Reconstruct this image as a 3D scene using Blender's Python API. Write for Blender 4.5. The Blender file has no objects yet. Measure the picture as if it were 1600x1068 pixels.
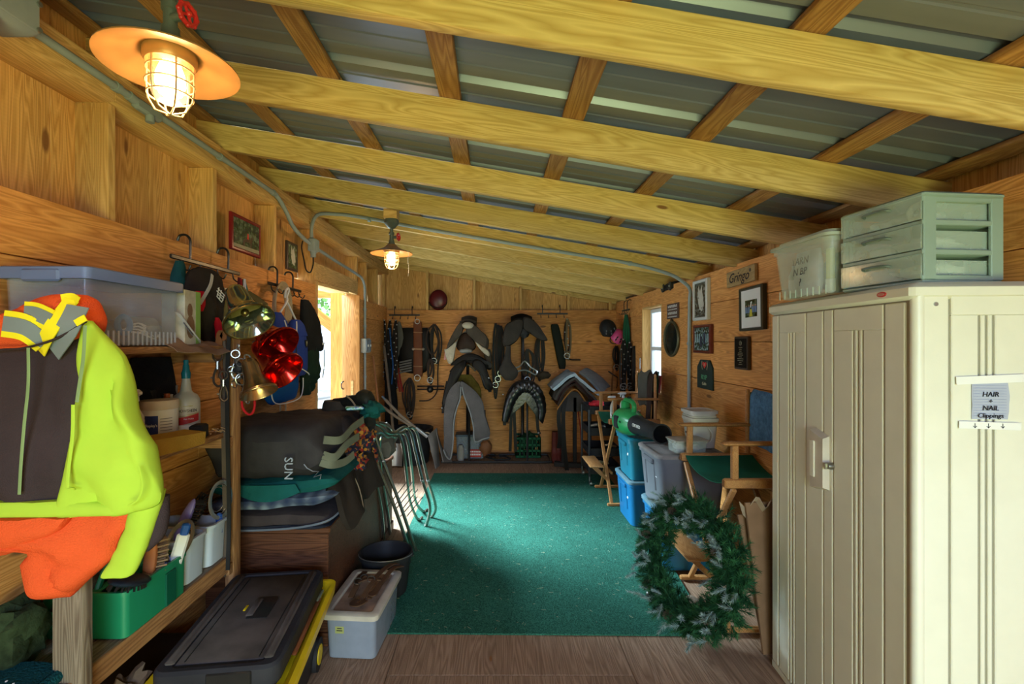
import bpy, bmesh, math, random
from mathutils import Vector, Matrix, Euler, noise
random.seed(7)
PI = math.pi
D = math.radians
C = bpy.context.scene.collection
SC = bpy.context.scene

# ------------------------------------------------------------------ camera
F = 740.0; EYE = 1.62; VX, VY = 772.0, 533.0
cam_d = bpy.data.cameras.new('camera'); cam = bpy.data.objects.new('camera', cam_d); C.objects.link(cam)
cam.location = (0, 0, EYE); cam.rotation_euler = (PI/2, 0, 0)
cam_d.lens = F/1600*36; cam_d.sensor_width = 36; cam_d.shift_x = (800-VX)/1600; cam_d.shift_y = (VY-534)/1600
cam_d.clip_start = 0.05; cam_d.clip_end = 200
SC.camera = cam

# ------------------------------------------------------------------ world and daylight
w = bpy.data.worlds.new('sky'); SC.world = w; w.use_nodes = True
bg = w.node_tree.nodes['Background']
bg.inputs[0].default_value = (0.72, 0.84, 1.0, 1); bg.inputs[1].default_value = 1.3
SC.view_settings.view_transform = 'Standard'; SC.view_settings.look = 'None'
SC.view_settings.gamma = 1; SC.view_settings.use_curve_mapping = False
SC.view_settings.exposure = 0.55

def area(name, loc, target, sx, sy, power, col):
    l = bpy.data.lights.new(name, 'AREA'); l.shape = 'RECTANGLE'; l.size = sx; l.size_y = sy
    l.energy = power; l.color = col
    o = bpy.data.objects.new(name, l); C.objects.link(o); o.location = loc
    o.rotation_euler = (Vector(target)-Vector(loc)).to_track_quat('-Z', 'Z').to_euler()
    return o
# sky light falling through the open side door, cool
area('door_daylight', (-8.0, 7.4, 6.4), (0.0, 4.3, 0.0), 3.6, 3.6, 8200, (0.62, 0.86, 1.0))
# big open doorway behind the camera: blue sky from above, sunlit grass from below
area('doorway_sky', (0.6, -3.3, 2.3), (0.9, 1.6, 0.7), 2.4, 1.0, 150, (0.48, 0.66, 1.0))
area('doorway_grass', (0.6, -2.2, 0.25), (0.6, 3.2, 2.7), 3.0, 1.2, 105, (0.90, 1.0, 0.38))
# eaves gap / window on the right-hand side
area('window_daylight', (2.9, 5.3, 1.9), (0.6, 5.0, 1.0), 1.0, 1.2, 40, (0.75, 0.88, 1.0))

# ------------------------------------------------------------------ materials
MATS = {}
def new_mat(name):
    m = bpy.data.materials.new(name); m.use_nodes = True
    nt = m.node_tree; b = nt.nodes['Principled BSDF']
    MATS[name] = m
    return m, nt, b
def nd(nt, t, **k):
    n = nt.nodes.new(t)
    for a, v in k.items():
        if a in n.inputs: n.inputs[a].default_value = v
        else: setattr(n, a, v)
    return n
def lk(nt, a, b): nt.links.new(a, b)
def plain(name, col, rough=0.6, metal=0.0, var=0.12, scale=9.0, bump=0.0, bscale=60, alpha=1.0, trans=0.0, coat=0.0, sheen=0.0):
    """principled material with soft large-scale tone variation and optional fine relief"""
    if name in MATS: return MATS[name]
    m, nt, b = new_mat(name)
    tc = nd(nt, 'ShaderNodeTexCoord'); no = nd(nt, 'ShaderNodeTexNoise'); no.inputs['Scale'].default_value = scale
    no.inputs['Detail'].default_value = 4
    lk(nt, tc.outputs['Object'], no.inputs['Vector'])
    r = nd(nt, 'ShaderNodeValToRGB'); c = Vector(col)
    r.color_ramp.elements[0].position = 0.3; r.color_ramp.elements[1].position = 0.7
    r.color_ramp.elements[0].color = (*(c*(1-var)), 1); r.color_ramp.elements[1].color = (*[min(1, x*(1+var)) for x in c], 1)
    lk(nt, no.outputs[0], r.inputs[0]); lk(nt, r.outputs[0], b.inputs['Base Color'])
    b.inputs['Roughness'].default_value = rough; b.inputs['Metallic'].default_value = metal
    b.inputs['Alpha'].default_value = alpha; b.inputs['Transmission Weight'].default_value = trans
    b.inputs['Coat Weight'].default_value = coat
    b.inputs['Sheen Weight'].default_value = sheen
    b.inputs['Specular IOR Level'].default_value = 0.5 if (rough < 0.42 or metal > 0.5) else 0.12
    if bump:
        n2 = nd(nt, 'ShaderNodeTexNoise'); n2.inputs['Scale'].default_value = bscale; n2.inputs['Detail'].default_value = 3
        bp = nd(nt, 'ShaderNodeBump'); bp.inputs['Strength'].default_value = bump; bp.inputs['Distance'].default_value = 0.01
        lk(nt, tc.outputs['Object'], n2.inputs['Vector']); lk(nt, n2.outputs[0], bp.inputs['Height']); lk(nt, bp.outputs[0], b.inputs['Normal'])
    return m
def wood(name, c1, c2, knot=(0.25, 0.11, 0.04), rough=0.6, grain=1.0, vary=0.18, kn=0.10, saw=0.25):
    """grain runs along the object's local X; each board object gets its own offset and tone"""
    if name in MATS: return MATS[name]
    m, nt, b = new_mat(name)
    tc = nd(nt, 'ShaderNodeTexCoord'); oi = nd(nt, 'ShaderNodeObjectInfo')
    off = nd(nt, 'ShaderNodeVectorMath', operation='SCALE'); cmb = nd(nt, 'ShaderNodeCombineXYZ')
    for i in range(3): lk(nt, oi.outputs['Random'], cmb.inputs[i])
    lk(nt, cmb.outputs[0], off.inputs[0]); off.inputs['Scale'].default_value = 37.0
    add = nd(nt, 'ShaderNodeVectorMath', operation='ADD'); lk(nt, tc.outputs['Object'], add.inputs[0]); lk(nt, off.outputs[0], add.inputs[1])
    # distortion around knots
    mp = nd(nt, 'ShaderNodeMapping'); mp.inputs['Scale'].default_value = (1.7, 5.2, 5.2); lk(nt, add.outputs[0], mp.inputs[0])
    vo = nd(nt, 'ShaderNodeTexVoronoi'); vo.inputs['Scale'].default_value = 1.0; lk(nt, mp.outputs[0], vo.inputs['Vector'])
    kr = nd(nt, 'ShaderNodeMapRange'); kr.inputs['From Min'].default_value = kn*0.6; kr.inputs['From Max'].default_value = kn; kr.inputs['To Min'].default_value = 1; kr.inputs['To Max'].default_value = 0
    lk(nt, vo.outputs['Distance'], kr.inputs['Value'])
    mp2 = nd(nt, 'ShaderNodeMapping'); mp2.inputs['Scale'].default_value = (0.5*grain, 9*grain, 9*grain); lk(nt, add.outputs[0], mp2.inputs[0])
    n1 = nd(nt, 'ShaderNodeTexNoise'); n1.inputs['Scale'].default_value = 1.6; n1.inputs['Detail'].default_value = 2; n1.inputs['Distortion'].default_value = 0.6
    lk(nt, mp2.outputs[0], n1.inputs['Vector'])
    sw = nd(nt, 'ShaderNodeMath', operation='MULTIPLY_ADD'); lk(nt, n1.outputs[0], sw.inputs[0]); sw.inputs[1].default_value = 14.0
    kd = nd(nt, 'ShaderNodeMath', operation='MULTIPLY'); lk(nt, vo.outputs['Distance'], kd.inputs[0]); kd.inputs[1].default_value = 3.5
    lk(nt, kd.outputs[0], sw.inputs[2])
    fr = nd(nt, 'ShaderNodeMath', operation='PINGPONG'); lk(nt, sw.outputs[0], fr.inputs[0]); fr.inputs[1].default_value = 0.5
    f2 = nd(nt, 'ShaderNodeMath', operation='MULTIPLY'); lk(nt, fr.outputs[0], f2.inputs[0]); f2.inputs[1].default_value = 1.6
    fine = nd(nt, 'ShaderNodeTexNoise'); fine.inputs['Scale'].default_value = 1.0; fine.inputs['Detail'].default_value = 5
    mp3 = nd(nt, 'ShaderNodeMapping'); mp3.inputs['Scale'].default_value = (4, 90, 90); lk(nt, add.outputs[0], mp3.inputs[0]); lk(nt, mp3.outputs[0], fine.inputs['Vector'])
    mixf = nd(nt, 'ShaderNodeMath', operation='MULTIPLY_ADD'); lk(nt, fine.outputs[0], mixf.inputs[0]); mixf.inputs[1].default_value = 0.35; 
    lk(nt, f2.outputs[0], mixf.inputs[2])
    big = nd(nt, 'ShaderNodeTexNoise'); big.inputs['Scale'].default_value = 0.8; lk(nt, mp2.outputs[0], big.inputs['Vector'])
    ramp = nd(nt, 'ShaderNodeValToRGB'); lk(nt, mixf.outputs[0], ramp.inputs[0])
    ramp.color_ramp.elements[0].position = 0.1; ramp.color_ramp.elements[1].position = 1.0
    ramp.color_ramp.elements[0].color = (*c1, 1); ramp.color_ramp.elements[1].color = (*c2, 1)
    mk = nd(nt, 'ShaderNodeMixRGB'); lk(nt, kr.outputs[0], mk.inputs[0]); lk(nt, ramp.outputs[0], mk.inputs[1]); mk.inputs[2].default_value = (*knot, 1)
    hs = nd(nt, 'ShaderNodeHueSaturation'); lk(nt, mk.outputs[0], hs.inputs['Color'])
    mr = nd(nt, 'ShaderNodeMapRange'); lk(nt, oi.outputs['Random'], mr.inputs['Value']); mr.inputs['To Min'].default_value = 1-vary; mr.inputs['To Max'].default_value = 1+vary
    mb_ = nd(nt, 'ShaderNodeMath', operation='MULTIPLY_ADD'); lk(nt, big.outputs[0], mb_.inputs[0]); mb_.inputs[1].default_value = 0.5; lk(nt, mr.outputs[0], mb_.inputs[2])
    ms = nd(nt, 'ShaderNodeMath', operation='SUBTRACT'); lk(nt, mb_.outputs[0], ms.inputs[0]); ms.inputs[1].default_value = 0.25
    lk(nt, ms.outputs[0], hs.inputs['Value'])
    lk(nt, hs.outputs[0], b.inputs['Base Color']); b.inputs['Roughness'].default_value = rough
    b.inputs['Specular IOR Level'].default_value = 0.3
    # saw marks across the grain
    sm = nd(nt, 'ShaderNodeTexWave'); sm.inputs['Scale'].default_value = 22; sm.inputs['Distortion'].default_value = 3; sm.inputs['Detail'].default_value = 2
    lk(nt, add.outputs[0], sm.inputs['Vector'])
    am = nd(nt, 'ShaderNodeMath', operation='MULTIPLY_ADD'); lk(nt, sm.outputs[0], am.inputs[0]); am.inputs[1].default_value = 0.15; lk(nt, mixf.outputs[0], am.inputs[2])
    bp = nd(nt, 'ShaderNodeBump'); bp.inputs['Strength'].default_value = saw; bp.inputs['Distance'].default_value = 0.004
    lk(nt, am.outputs[0], bp.inputs['Height']); lk(nt, bp.outputs[0], b.inputs['Normal'])
    return m
def emis(name, col, s):
    m, nt, b = new_mat(name)
    b.inputs['Base Color'].default_value = (*col, 1); b.inputs['Emission Color'].default_value = (*col, 1); b.inputs['Emission Strength'].default_value = s
    return m
def clear(name, col, a=0.35, rough=0.12):
    """thin cloudy clear plastic: a mix of see-through and a glossy tinted skin"""
    if name in MATS: return MATS[name]
    m, nt, b = new_mat(name)
    b.inputs['Base Color'].default_value = (*col, 1); b.inputs['Roughness'].default_value = rough; b.inputs['Alpha'].default_value = a
    tc = nd(nt, 'ShaderNodeTexCoord'); no = nd(nt, 'ShaderNodeTexNoise'); no.inputs['Scale'].default_value = 14; lk(nt, tc.outputs['Object'], no.inputs['Vector'])
    mr = nd(nt, 'ShaderNodeMapRange'); mr.inputs['To Min'].default_value = a*0.8; mr.inputs['To Max'].default_value = min(1, a*1.2)
    lk(nt, no.outputs[0], mr.inputs['Value']); lk(nt, mr.outputs[0], b.inputs['Alpha'])
    return m

W_RAFT = wood('rafter_wood', (0.52, 0.33, 0.10), (0.74, 0.53, 0.21), vary=0.08, kn=0.07, saw=0.15)
W_PURL = wood('purlin_wood', (0.27, 0.12, 0.04), (0.47, 0.25, 0.09), vary=0.2, kn=0.1, saw=0.4)
W_PINE = wood('pine_plank', (0.50, 0.195, 0.045), (0.76, 0.36, 0.11), vary=0.13, kn=0.095)
W_SIDE = wood('pine_siding', (0.52, 0.26, 0.075), (0.76, 0.45, 0.17), vary=0.16, kn=0.1)
W_STUD = wood('stud_wood', (0.55, 0.31, 0.10), (0.78, 0.50, 0.20), vary=0.1, kn=0.08)
W_DARK = wood('chest_wood', (0.055, 0.018, 0.007), (0.15, 0.055, 0.024), rough=0.55, vary=0.1, kn=0.03)
W_GREY = wood('weathered_wood', (0.14, 0.10, 0.07), (0.30, 0.235, 0.17), vary=0.12, kn=0.09)
W_SHELF = wood('shelf_wood', (0.22, 0.10, 0.04), (0.42, 0.22, 0.09), vary=0.1, kn=0.09)
W_FLOOR = wood('floor_plywood', (0.20, 0.115, 0.07), (0.36, 0.23, 0.15), rough=0.65, vary=0.08, kn=0.05, saw=0.35)
W_BEECH = wood('beech', (0.33, 0.14, 0.045), (0.48, 0.24, 0.09), rough=0.4, grain=1.5, vary=0.05, kn=0.02, saw=0.05)
def roof_mat():
    m, nt, b = new_mat('roof_steel')
    tc = nd(nt, 'ShaderNodeTexCoord'); mp = nd(nt, 'ShaderNodeMapping'); mp.inputs['Scale'].default_value = (0.8, 7, 1)
    no = nd(nt, 'ShaderNodeTexNoise'); no.inputs['Scale'].default_value = 2
    lk(nt, tc.outputs['Object'], mp.inputs[0]); lk(nt, mp.outputs[0], no.inputs['Vector'])
    r = nd(nt, 'ShaderNodeValToRGB'); r.color_ramp.elements[0].color = (0.13, 0.15, 0.21, 1); r.color_ramp.elements[1].color = (0.23, 0.27, 0.36, 1)
    lk(nt, no.outputs[0], r.inputs[0]); lk(nt, r.outputs[0], b.inputs['Base Color'])
    b.inputs['Metallic'].default_value = 0.35; b.inputs['Roughness'].default_value = 0.38
    return m
M_ROOF = roof_mat()
M_BLK = plain('black_leather', (0.010, 0.008, 0.007), 0.42, bump=0.15, bscale=90)
M_BLKM = plain('black_metal', (0.02, 0.02, 0.022), 0.35, 0.3)
M_BRN = plain('brown_leather', (0.06, 0.025, 0.012), 0.5, bump=0.15)
M_TAN = plain('tan_leather', (0.17, 0.068, 0.028), 0.5, bump=0.12)
M_CHR = plain('chrome', (0.36, 0.36, 0.35), 0.34, 1.0, var=0.03)
M_STL = plain('dull_steel', (0.42, 0.44, 0.44), 0.35, 0.9)
M_CON = plain('grey_conduit', (0.30, 0.35, 0.37), 0.5, var=0.06)
M_BLKP = plain('black_plastic', (0.022, 0.022, 0.024), 0.5)
M_WHP = plain('white_plastic', (0.72, 0.72, 0.70), 0.4, var=0.04)
M_RED = plain('red_paint', (0.55, 0.02, 0.02), 0.35)
M_PAPER = plain('white_paper', (0.80, 0.80, 0.78), 0.7, var=0.03)
M_INK = plain('black_ink', (0.02, 0.02, 0.03), 0.6)
M_GRNP = plain('green_canvas', (0.012, 0.115, 0.07), 0.75, bump=0.2, bscale=300)

# ------------------------------------------------------------------ mesh builder
def rot_to(v, up=(0, 0, 1)):
    """matrix whose X axis is v"""
    x = Vector(v).normalized(); u = Vector(up)
    if abs(x.dot(u)) > 0.99: u = Vector((0, 1, 0))
    y = u.cross(x).normalized(); z = x.cross(y)
    return Matrix((x, y, z)).transposed()
def spline(pts, n=6, closed=False):
    """Catmull-Rom resampling"""
    P = [Vector(p) for p in pts]; out = []
    N = len(P); segs = N if closed else N-1
    for i in range(segs):
        if closed: a, b, c, d = P[(i-1) % N], P[i], P[(i+1) % N], P[(i+2) % N]
        else: a, b, c, d = P[max(i-1, 0)], P[i], P[i+1], P[min(i+2, N-1)]
        for k in range(n):
            t = k/n; out.append(0.5*((2*b)+(c-a)*t+(2*a-5*b+4*c-d)*t*t+(3*b-a-3*c+d)*t*t*t))
    if not closed: out.append(P[-1])
    return out
def rrect(wd, dp, r=0.02, n=3, cx=0, cy=0):
    r = min(r, wd/2-1e-4, dp/2-1e-4); o = []
    for sx, sy, a0 in ((1, 1, 0), (-1, 1, 90), (-1, -1, 180), (1, -1, 270)):
        for k in range(n+1):
            a = D(a0+90*k/n); o.append((cx+sx*(wd/2-r)+r*math.cos(a), cy+sy*(dp/2-r)+r*math.sin(a)))
    return o
class MB:
    def __init__(s): s.v = []; s.f = []; s.mi = []; s.m = 0; s.X = Matrix.Identity(4)
    def at(s, loc=(0, 0, 0), rot=(0, 0, 0)):
        s.X = Matrix.Translation(loc) @ Euler(rot).to_matrix().to_4x4(); return s
    def add(s, vs, fs):
        o = len(s.v); s.v += [tuple(s.X @ Vector(p)) for p in vs]; s.f += [tuple(i+o for i in f) for f in fs]; s.mi += [s.m]*len(fs)
        return s
    def box(s, c, size, rot=(0, 0, 0), bev=0.0):
        hx, hy, hz = size[0]/2, size[1]/2, size[2]/2
        R = Euler(rot).to_matrix() if not isinstance(rot, Matrix) else rot
        if bev <= 0:
            vs = [Vector(c)+R @ Vector((x*hx, y*hy, z*hz)) for z in (-1, 1) for x, y in ((-1, -1), (1, -1), (1, 1), (-1, 1))]
            return s.add(vs, [(3, 2, 1, 0), (4, 5, 6, 7), (0, 1, 5, 4), (1, 2, 6, 5), (2, 3, 7, 6), (3, 0, 4, 7)])
        b = min(bev, hx*.9, hy*.9, hz*.9)
        rings = []
        for z, i in ((-hz, b), (-hz+b, 0), (hz-b, 0), (hz, b)):
            rings.append([Vector(c)+R @ Vector((x, y, z)) for x, y in rrect(2*(hx-i), 2*(hy-i), b, 1)])
        return s.loft(rings)
    def loft(s, rings, cap=True, closed=False):
        n = len(rings[0]); vs = [p for r in rings for p in r]; fs = []
        m = len(rings)
        for j in range(m if closed else m-1):
            a = j*n; b = ((j+1) % m)*n
            for i in range(n):
                k = (i+1) % n; fs.append((a+i, a+k, b+k, b+i))
        if cap and not closed: fs.append(tuple(reversed(range(n)))); fs.append(tuple(range((m-1)*n, m*n)))
        return s.add(vs, fs)
    def rings(s, spec, n=3):
        """rounded-rect loft: spec rows (z, w, d, r)"""
        return s.loft([[Vector((x, y, z)) for x, y in rrect(a, b, r, n)] for z, a, b, r in spec])
    def tub(s, wd, dp, h, taper=0.88, wall=0.004, r=0.03, lip=0.012, lz=0.02, n=4):
        """open container with inner walls and a rolled lip"""
        b, d = wd*taper, dp*taper
        sp = [(0, b-.02, d-.02, r), (0.006, b, d, r), (h-lz, wd-2*lip, dp-2*lip, r), (h-lz, wd, dp, r+lip), (h, wd, dp, r+lip), (h, wd-2*lip-2*wall, dp-2*lip-2*wall, r),
              (0.01, b-2*wall, d-2*wall, r)]
        return s.rings(sp, n)
    def lathe(s, prof, seg=20, M=None):
        """profile (r, z) about local Z; M optional 4x4"""
        rings = []
        for r, z in prof:
            rings.append([Vector((max(r, 1e-4)*math.cos(2*PI*i/seg), max(r, 1e-4)*math.sin(2*PI*i/seg), z)) for i in range(seg)])
        if M: rings = [[M @ p for p in q] for q in rings]
        return s.loft(rings)
    def tube(s, pts, r, seg=8, closed=False, flat=None):
        P = [Vector(p) for p in pts]; n = len(P); rings = []
        up = None
        for i in range(n):
            if closed: t = (P[(i+1) % n]-P[i-1])
            else: t = P[min(i+1, n-1)]-P[max(i-1, 0)]
            if t.length < 1e-9: t = Vector((0, 0, 1))
            t.normalize()
            if up is None:
                up = Vector((0, 0, 1)) if abs(t.z) < 0.9 else Vector((0, 1, 0))
                if flat is not None and not isinstance(flat, float): up = Vector(flat[1])
            u = up-t*up.dot(t)
            if u.length < 1e-6: u = t.orthogonal()
            u.normalize(); up = u; b = t.cross(u)
            rr = r[i] if isinstance(r, (list, tuple)) else r
            fl = 1.0 if flat is None else (flat if isinstance(flat, float) else flat[0])
            rings.append([P[i]+(b*math.cos(2*PI*k/seg)*rr+u*math.sin(2*PI*k/seg)*rr*fl) for k in range(seg)])
        return s.loft(rings, closed=closed)
    def strap(s, pts, wd, th, up=(0, 0, 1)):
        """flat strap: rectangular section along a path, broad side perpendicular to 'up' reference"""
        P = [Vector(p) for p in pts]; n = len(P); rings = []
        for i in range(n):
            t = (P[min(i+1, n-1)]-P[max(i-1, 0)])
            if t.length < 1e-9: t = Vector((0, 0, 1))
            t.normalize(); b = Vector(up).cross(t)
            if b.length < 1e-3: b = t.orthogonal()
            b.normalize(); u = t.cross(b)
            rings.append([P[i]+b*x*wd/2+u*y*th/2 for x, y in ((-1, -1), (1, -1), (1, 1), (-1, 1))])
        return s.loft(rings)
    def torus(s, R, r, seg=24, sub=8, M=None, arc=2*PI):
        pts = [Vector((R*math.cos(arc*i/seg), R*math.sin(arc*i/seg), 0)) for i in range(seg+(0 if arc > 6.28 else 1))]
        if M: pts = [M @ p for p in pts]
        return s.tube(pts, r, sub, closed=arc > 6.28)
    def prism(s, poly, th, M=None):
        """polygon in local XZ, thickness along Y (front face at y=0, back at +th)"""
        a = [Vector((x, 0, z)) for x, z in poly]; b = [Vector((x, th, z)) for x, z in poly]
        if M: a = [M @ p for p in a]; b = [M @ p for p in b]
        n = len(poly); area2 = sum(poly[i][0]*poly[(i+1) % n][1]-poly[(i+1) % n][0]*poly[i][1] for i in range(n))
        if area2 < 0: a.reverse(); b.reverse()
        return s.add(a+b, [tuple(range(n)), tuple(reversed(range(n, 2*n)))]+[(i, i+n, (i+1) % n+n, (i+1) % n) for i in range(n)])
    def sheet(s, fn, nu, nv, th=0.004):
        """solid sheet from fn(u,v) -> point, offset along normals by th"""
        G = [[Vector(fn(i/nu, j/nv)) for i in range(nu+1)] for j in range(nv+1)]
        vs = []; back = []
        for j in range(nv+1):
            for i in range(nu+1):
                du = G[j][min(i+1, nu)]-G[j][max(i-1, 0)]; dv = G[min(j+1, nv)][i]-G[max(j-1, 0)][i]
                n = du.cross(dv)
                if n.length > 1e-12: n.normalize()
                vs.append(G[j][i]); back.append(G[j][i]-n*th)
        W_ = nu+1; o = len(vs); fs = []
        for j in range(nv):
            for i in range(nu):
                a = j*W_+i; fs.append((a, a+1, a+1+W_, a+W_)); fs.append((o+a+W_, o+a+1+W_, o+a+1, o+a))
        for i in range(nu): fs.append((i+1, i, o+i, o+i+1)); q = nv*W_+i; fs.append((q, q+1, o+q+1, o+q))
        for j in range(nv): a = j*W_; fs.append((a, a+W_, o+a+W_, o+a)); a += nu; fs.append((a+W_, a, o+a, o+a+W_))
        return s.add(vs+back, fs)
    def slab(s, rows, nv=20, nu=14, wr=0.006, fq=9.0, seed=0.0, pw=0.75):
        """hanging or lying cloth body. rows: (z, xl, xr, depth, yc); closed puffy section facing -Y"""
        rr = spline([(r[0], r[1], r[2]) for r in rows], max(1, nv//(len(rows)-1)))
        dd = spline([(r[3], r[4], 0) for r in rows], max(1, nv//(len(rows)-1)))
        rings = []
        for (z, xl, xr), (dp, yc, _) in zip(rr, dd):
            ring = []
            for k in range(2*nu):
                a = 2*PI*k/(2*nu); c, sn = math.cos(a), math.sin(a)
                x = (xl+xr)/2+(xr-xl)/2*(abs(c)**pw*(1 if c > 0 else -1)); y = yc+dp/2*(abs(sn)**pw*(1 if sn > 0 else -1))
                q = noise.noise(Vector((x*fq*1.6+seed, y*fq*.6, z*fq*.55+seed))); q = .55*q+.75*(.35-abs(noise.noise(Vector((x*fq*2.1+z*fq*.9+seed, y*fq*.5, z*fq*1.1-x*fq*.5+seed)))))
                ring.append(Vector((x+q*wr*.4, y+q*wr*(1.6 if sn < 0 else .4), z+q*wr*.3)))
            rings.append(ring)
        return s.loft(rings)
    def plate(s, poly, y, th, bulge=.012):
        """padded panel: outline (x, z) facing -Y with softened rim"""
        P = spline([(p[0], p[1], 0) for p in poly], 3, closed=True); cx = sum(p.x for p in P)/len(P); cz = sum(p.y for p in P)/len(P)
        rings = []
        for f, yy in ((.0, y-bulge), (.55, y-bulge*.9), (.90, y-bulge*.4), (1, y+th*.3), (1, y+th*.8), (.93, y+th)):
            rings.append([Vector((cx+(p.x-cx)*max(f, .02), yy, cz+(p.y-cz)*max(f, .02))) for p in P])
        return s.loft(rings)
    def blob(s, c, r, seg=14, rn=9, wr=0.0, seed=0):
        rx, ry, rz = r if isinstance(r, (tuple, list)) else (r, r, r); rings = []
        for j in range(rn+1):
            t = PI*j/rn; rings.append([])
            for i in range(seg):
                a = 2*PI*i/seg; p = Vector((math.sin(t)*math.cos(a), math.sin(t)*math.sin(a), -math.cos(t)))
                k = 1+wr*noise.noise(p*2.3+Vector((seed, 0, 0)))
                rings[-1].append(Vector(c)+Vector((p.x*rx*k, p.y*ry*k, p.z*rz*k)))
        for i in range(seg): rings[0][i] = rings[0][i]+(Vector((rings[1][i].x, rings[1][i].y, rings[0][i].z))-rings[0][i])*.02; rings[-1][i] = rings[-1][i]+(Vector((rings[-2][i].x, rings[-2][i].y, rings[-1][i].z))-rings[-1][i])*.02
        return s.loft(rings)
    def build(s, name, mats, parent=None, sharp=38):
        me = bpy.data.meshes.new(name); me.from_pydata(s.v, [], s.f)
        if not isinstance(mats, (list, tuple)): mats = [mats]
        for m in mats: me.materials.append(m)
        bm = bmesh.new(); bm.from_mesh(me); bm.faces.ensure_lookup_table()
        for f, k in zip(bm.faces, s.mi): f.material_index = k
        bmesh.ops.recalc_face_normals(bm, faces=bm.faces); bm.to_mesh(me); bm.free()
        me.polygons.foreach_set('use_smooth', [True]*len(me.polygons)); me.set_sharp_from_angle(angle=D(sharp)); me.update()
        o = bpy.data.objects.new(name, me); C.objects.link(o)
        if parent: o.parent = parent
        return o
def tag(o, label=None, cat=None, group=None, kind=None):
    for k, v in (('label', label), ('category', cat), ('group', group), ('kind', kind)):
        if v: o[k] = v
    return o
def thing(name, label, cat, loc=(0, 0, 0), rz=0.0, group=None, rot=None):
    o = bpy.data.objects.new(name, None); o.empty_display_size = 0.05; C.objects.link(o); o.location = loc
    o.rotation_euler = rot if rot else (0, 0, rz)
    return tag(o, label, cat, group)
def copy_tree(o, parent=None):
    c = o.copy(); C.objects.link(c); c.parent = parent
    for ch in list(o.children): copy_tree(ch, c)
    return c
def struct(name, parent=None):
    o = bpy.data.objects.new(name, None); o.empty_display_size = 0.05; C.objects.link(o); o['kind'] = 'structure'
    return o
def board(name, parent, a, b, wd, th, m, up=(0, 0, 1), bev=0.0015, shift=(0, 0, 0)):
    """a board from a to b: width along 'up', thickness sideways; own local X = grain"""
    a, b = Vector(a), Vector(b); L = (b-a).length
    mb = MB(); mb.box((0, 0, 0), (L, th, wd), bev=bev)
    o = mb.build(name, m, parent)
    M = rot_to(b-a, up).to_4x4(); M.translation = (a+b)/2+Vector(shift); o.matrix_local = M
    return o
def text(body, size, m, parent, loc, rot, name='lettering', ext=0.0006, align='CENTER', shear=0.0, sx=1.0, off=0.0):
    cu = bpy.data.curves.new('t', 'FONT'); cu.body = body; cu.size = size; cu.extrude = ext; cu.align_x = align; cu.align_y = 'CENTER'; cu.shear = shear; cu.resolution_u = 2; cu.offset = off
    t = bpy.data.objects.new('t', cu); C.objects.link(t)
    dg = bpy.context.evaluated_depsgraph_get(); me = bpy.data.meshes.new_from_object(t.evaluated_get(dg))
    bpy.data.objects.remove(t); bpy.data.curves.remove(cu)
    me.materials.clear(); me.materials.append(m)
    o = bpy.data.objects.new(name, me); C.objects.link(o); o.parent = parent; o.location = loc; o.rotation_euler = rot; o.scale = (sx, 1, 1)
    return o
def at(px, py, Y): return Vector(((px-VX)/F*Y, Y, EYE-(py-VY)/F*Y))
# ------------------------------------------------------------------ room
XL, XR, YB, YR = -1.56, 1.78, 6.9, -1.3     # inner faces of left, right, back and rear walls
SLOPE = 0.168; Z0 = 2.468                   # underside of the rafters at x = 0
def zr(x): return Z0-SLOPE*x
# floor: plywood sheets on a dark base
fl = MB().box((0.1, 2.9, -0.035), (3.7, 8.8, 0.03)).build('floor', plain('sub_floor', (0.03, 0.02, 0.015), 0.9)); fl['kind'] = 'structure'
for i in range(3):
    for j in range(4):
        x0 = -1.72+i*1.2; y0 = -1.4+j*2.4-(1.1 if i == 1 else 0)
        x1 = min(x0+1.197, 1.90); y1 = min(y0+2.397, 7.05); y0 = max(y0, -1.4)
        if y1 > y0: board('plywood_sheet', fl, ((x0+x1)/2, y0, -0.01), ((x0+x1)/2, y1, -0.01), x1-x0, 0.02, W_FLOOR, up=(1, 0, 0), bev=0.002)
# left wall
wl = struct('wall_left')
rows = [2.115, 1.90, 1.60, 1.30, 1.00, 0.70, 0.40, 0.10]
for k, zt in enumerate(rows):
    zb = rows[k+1] if k+1 < len(rows) else 0.0
    cuts = [YR, 0.6+0.35*(k % 3), 2.9-0.4*(k % 2), 4.14] if k else [YR, 1.1, 4.14]
    for a, b in zip(cuts, cuts[1:]):
        board('plank', wl, (XL-0.0125+random.uniform(-.001, .001), a+.0015, (zt+zb)/2), (XL-0.0125, b-.0015, (zt+zb)/2), zt-zb-0.004, 0.025, W_PINE)
    board('plank', wl, (XL-0.0125, 5.49, (zt+zb)/2), (XL-0.0125, YB, (zt+zb)/2), zt-zb-0.004, 0.025, W_PINE)
y = YR
while y < 7.03:
    wd = random.choice((0.19, 0.22, 0.25, 0.28)); yy = min(y+wd, 7.04)
    if not (y > 4.05 and y < 5.46):
        board('siding_board', wl, (-1.735, (y+yy)/2, -0.02), (-1.735, (y+yy)/2, 2.93), yy-y-0.003, 0.022, W_SIDE, up=(0, 1, 0))
    else:
        board('siding_board', wl, (-1.735, (y+yy)/2, 2.17), (-1.735, (y+yy)/2, 2.93), yy-y-0.003, 0.022, W_SIDE, up=(0, 1, 0))
    y += wd
for y in (-0.9, -0.2, 0.50, 1.22, 1.965, 2.69, 3.43, 4.165, 5.49, 5.9, 6.45):
    board('stud', wl, (-1.655, y, 0), (-1.655, y, 2.6), 0.038, 0.138, W_STUD, up=(0, 1, 0))
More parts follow.
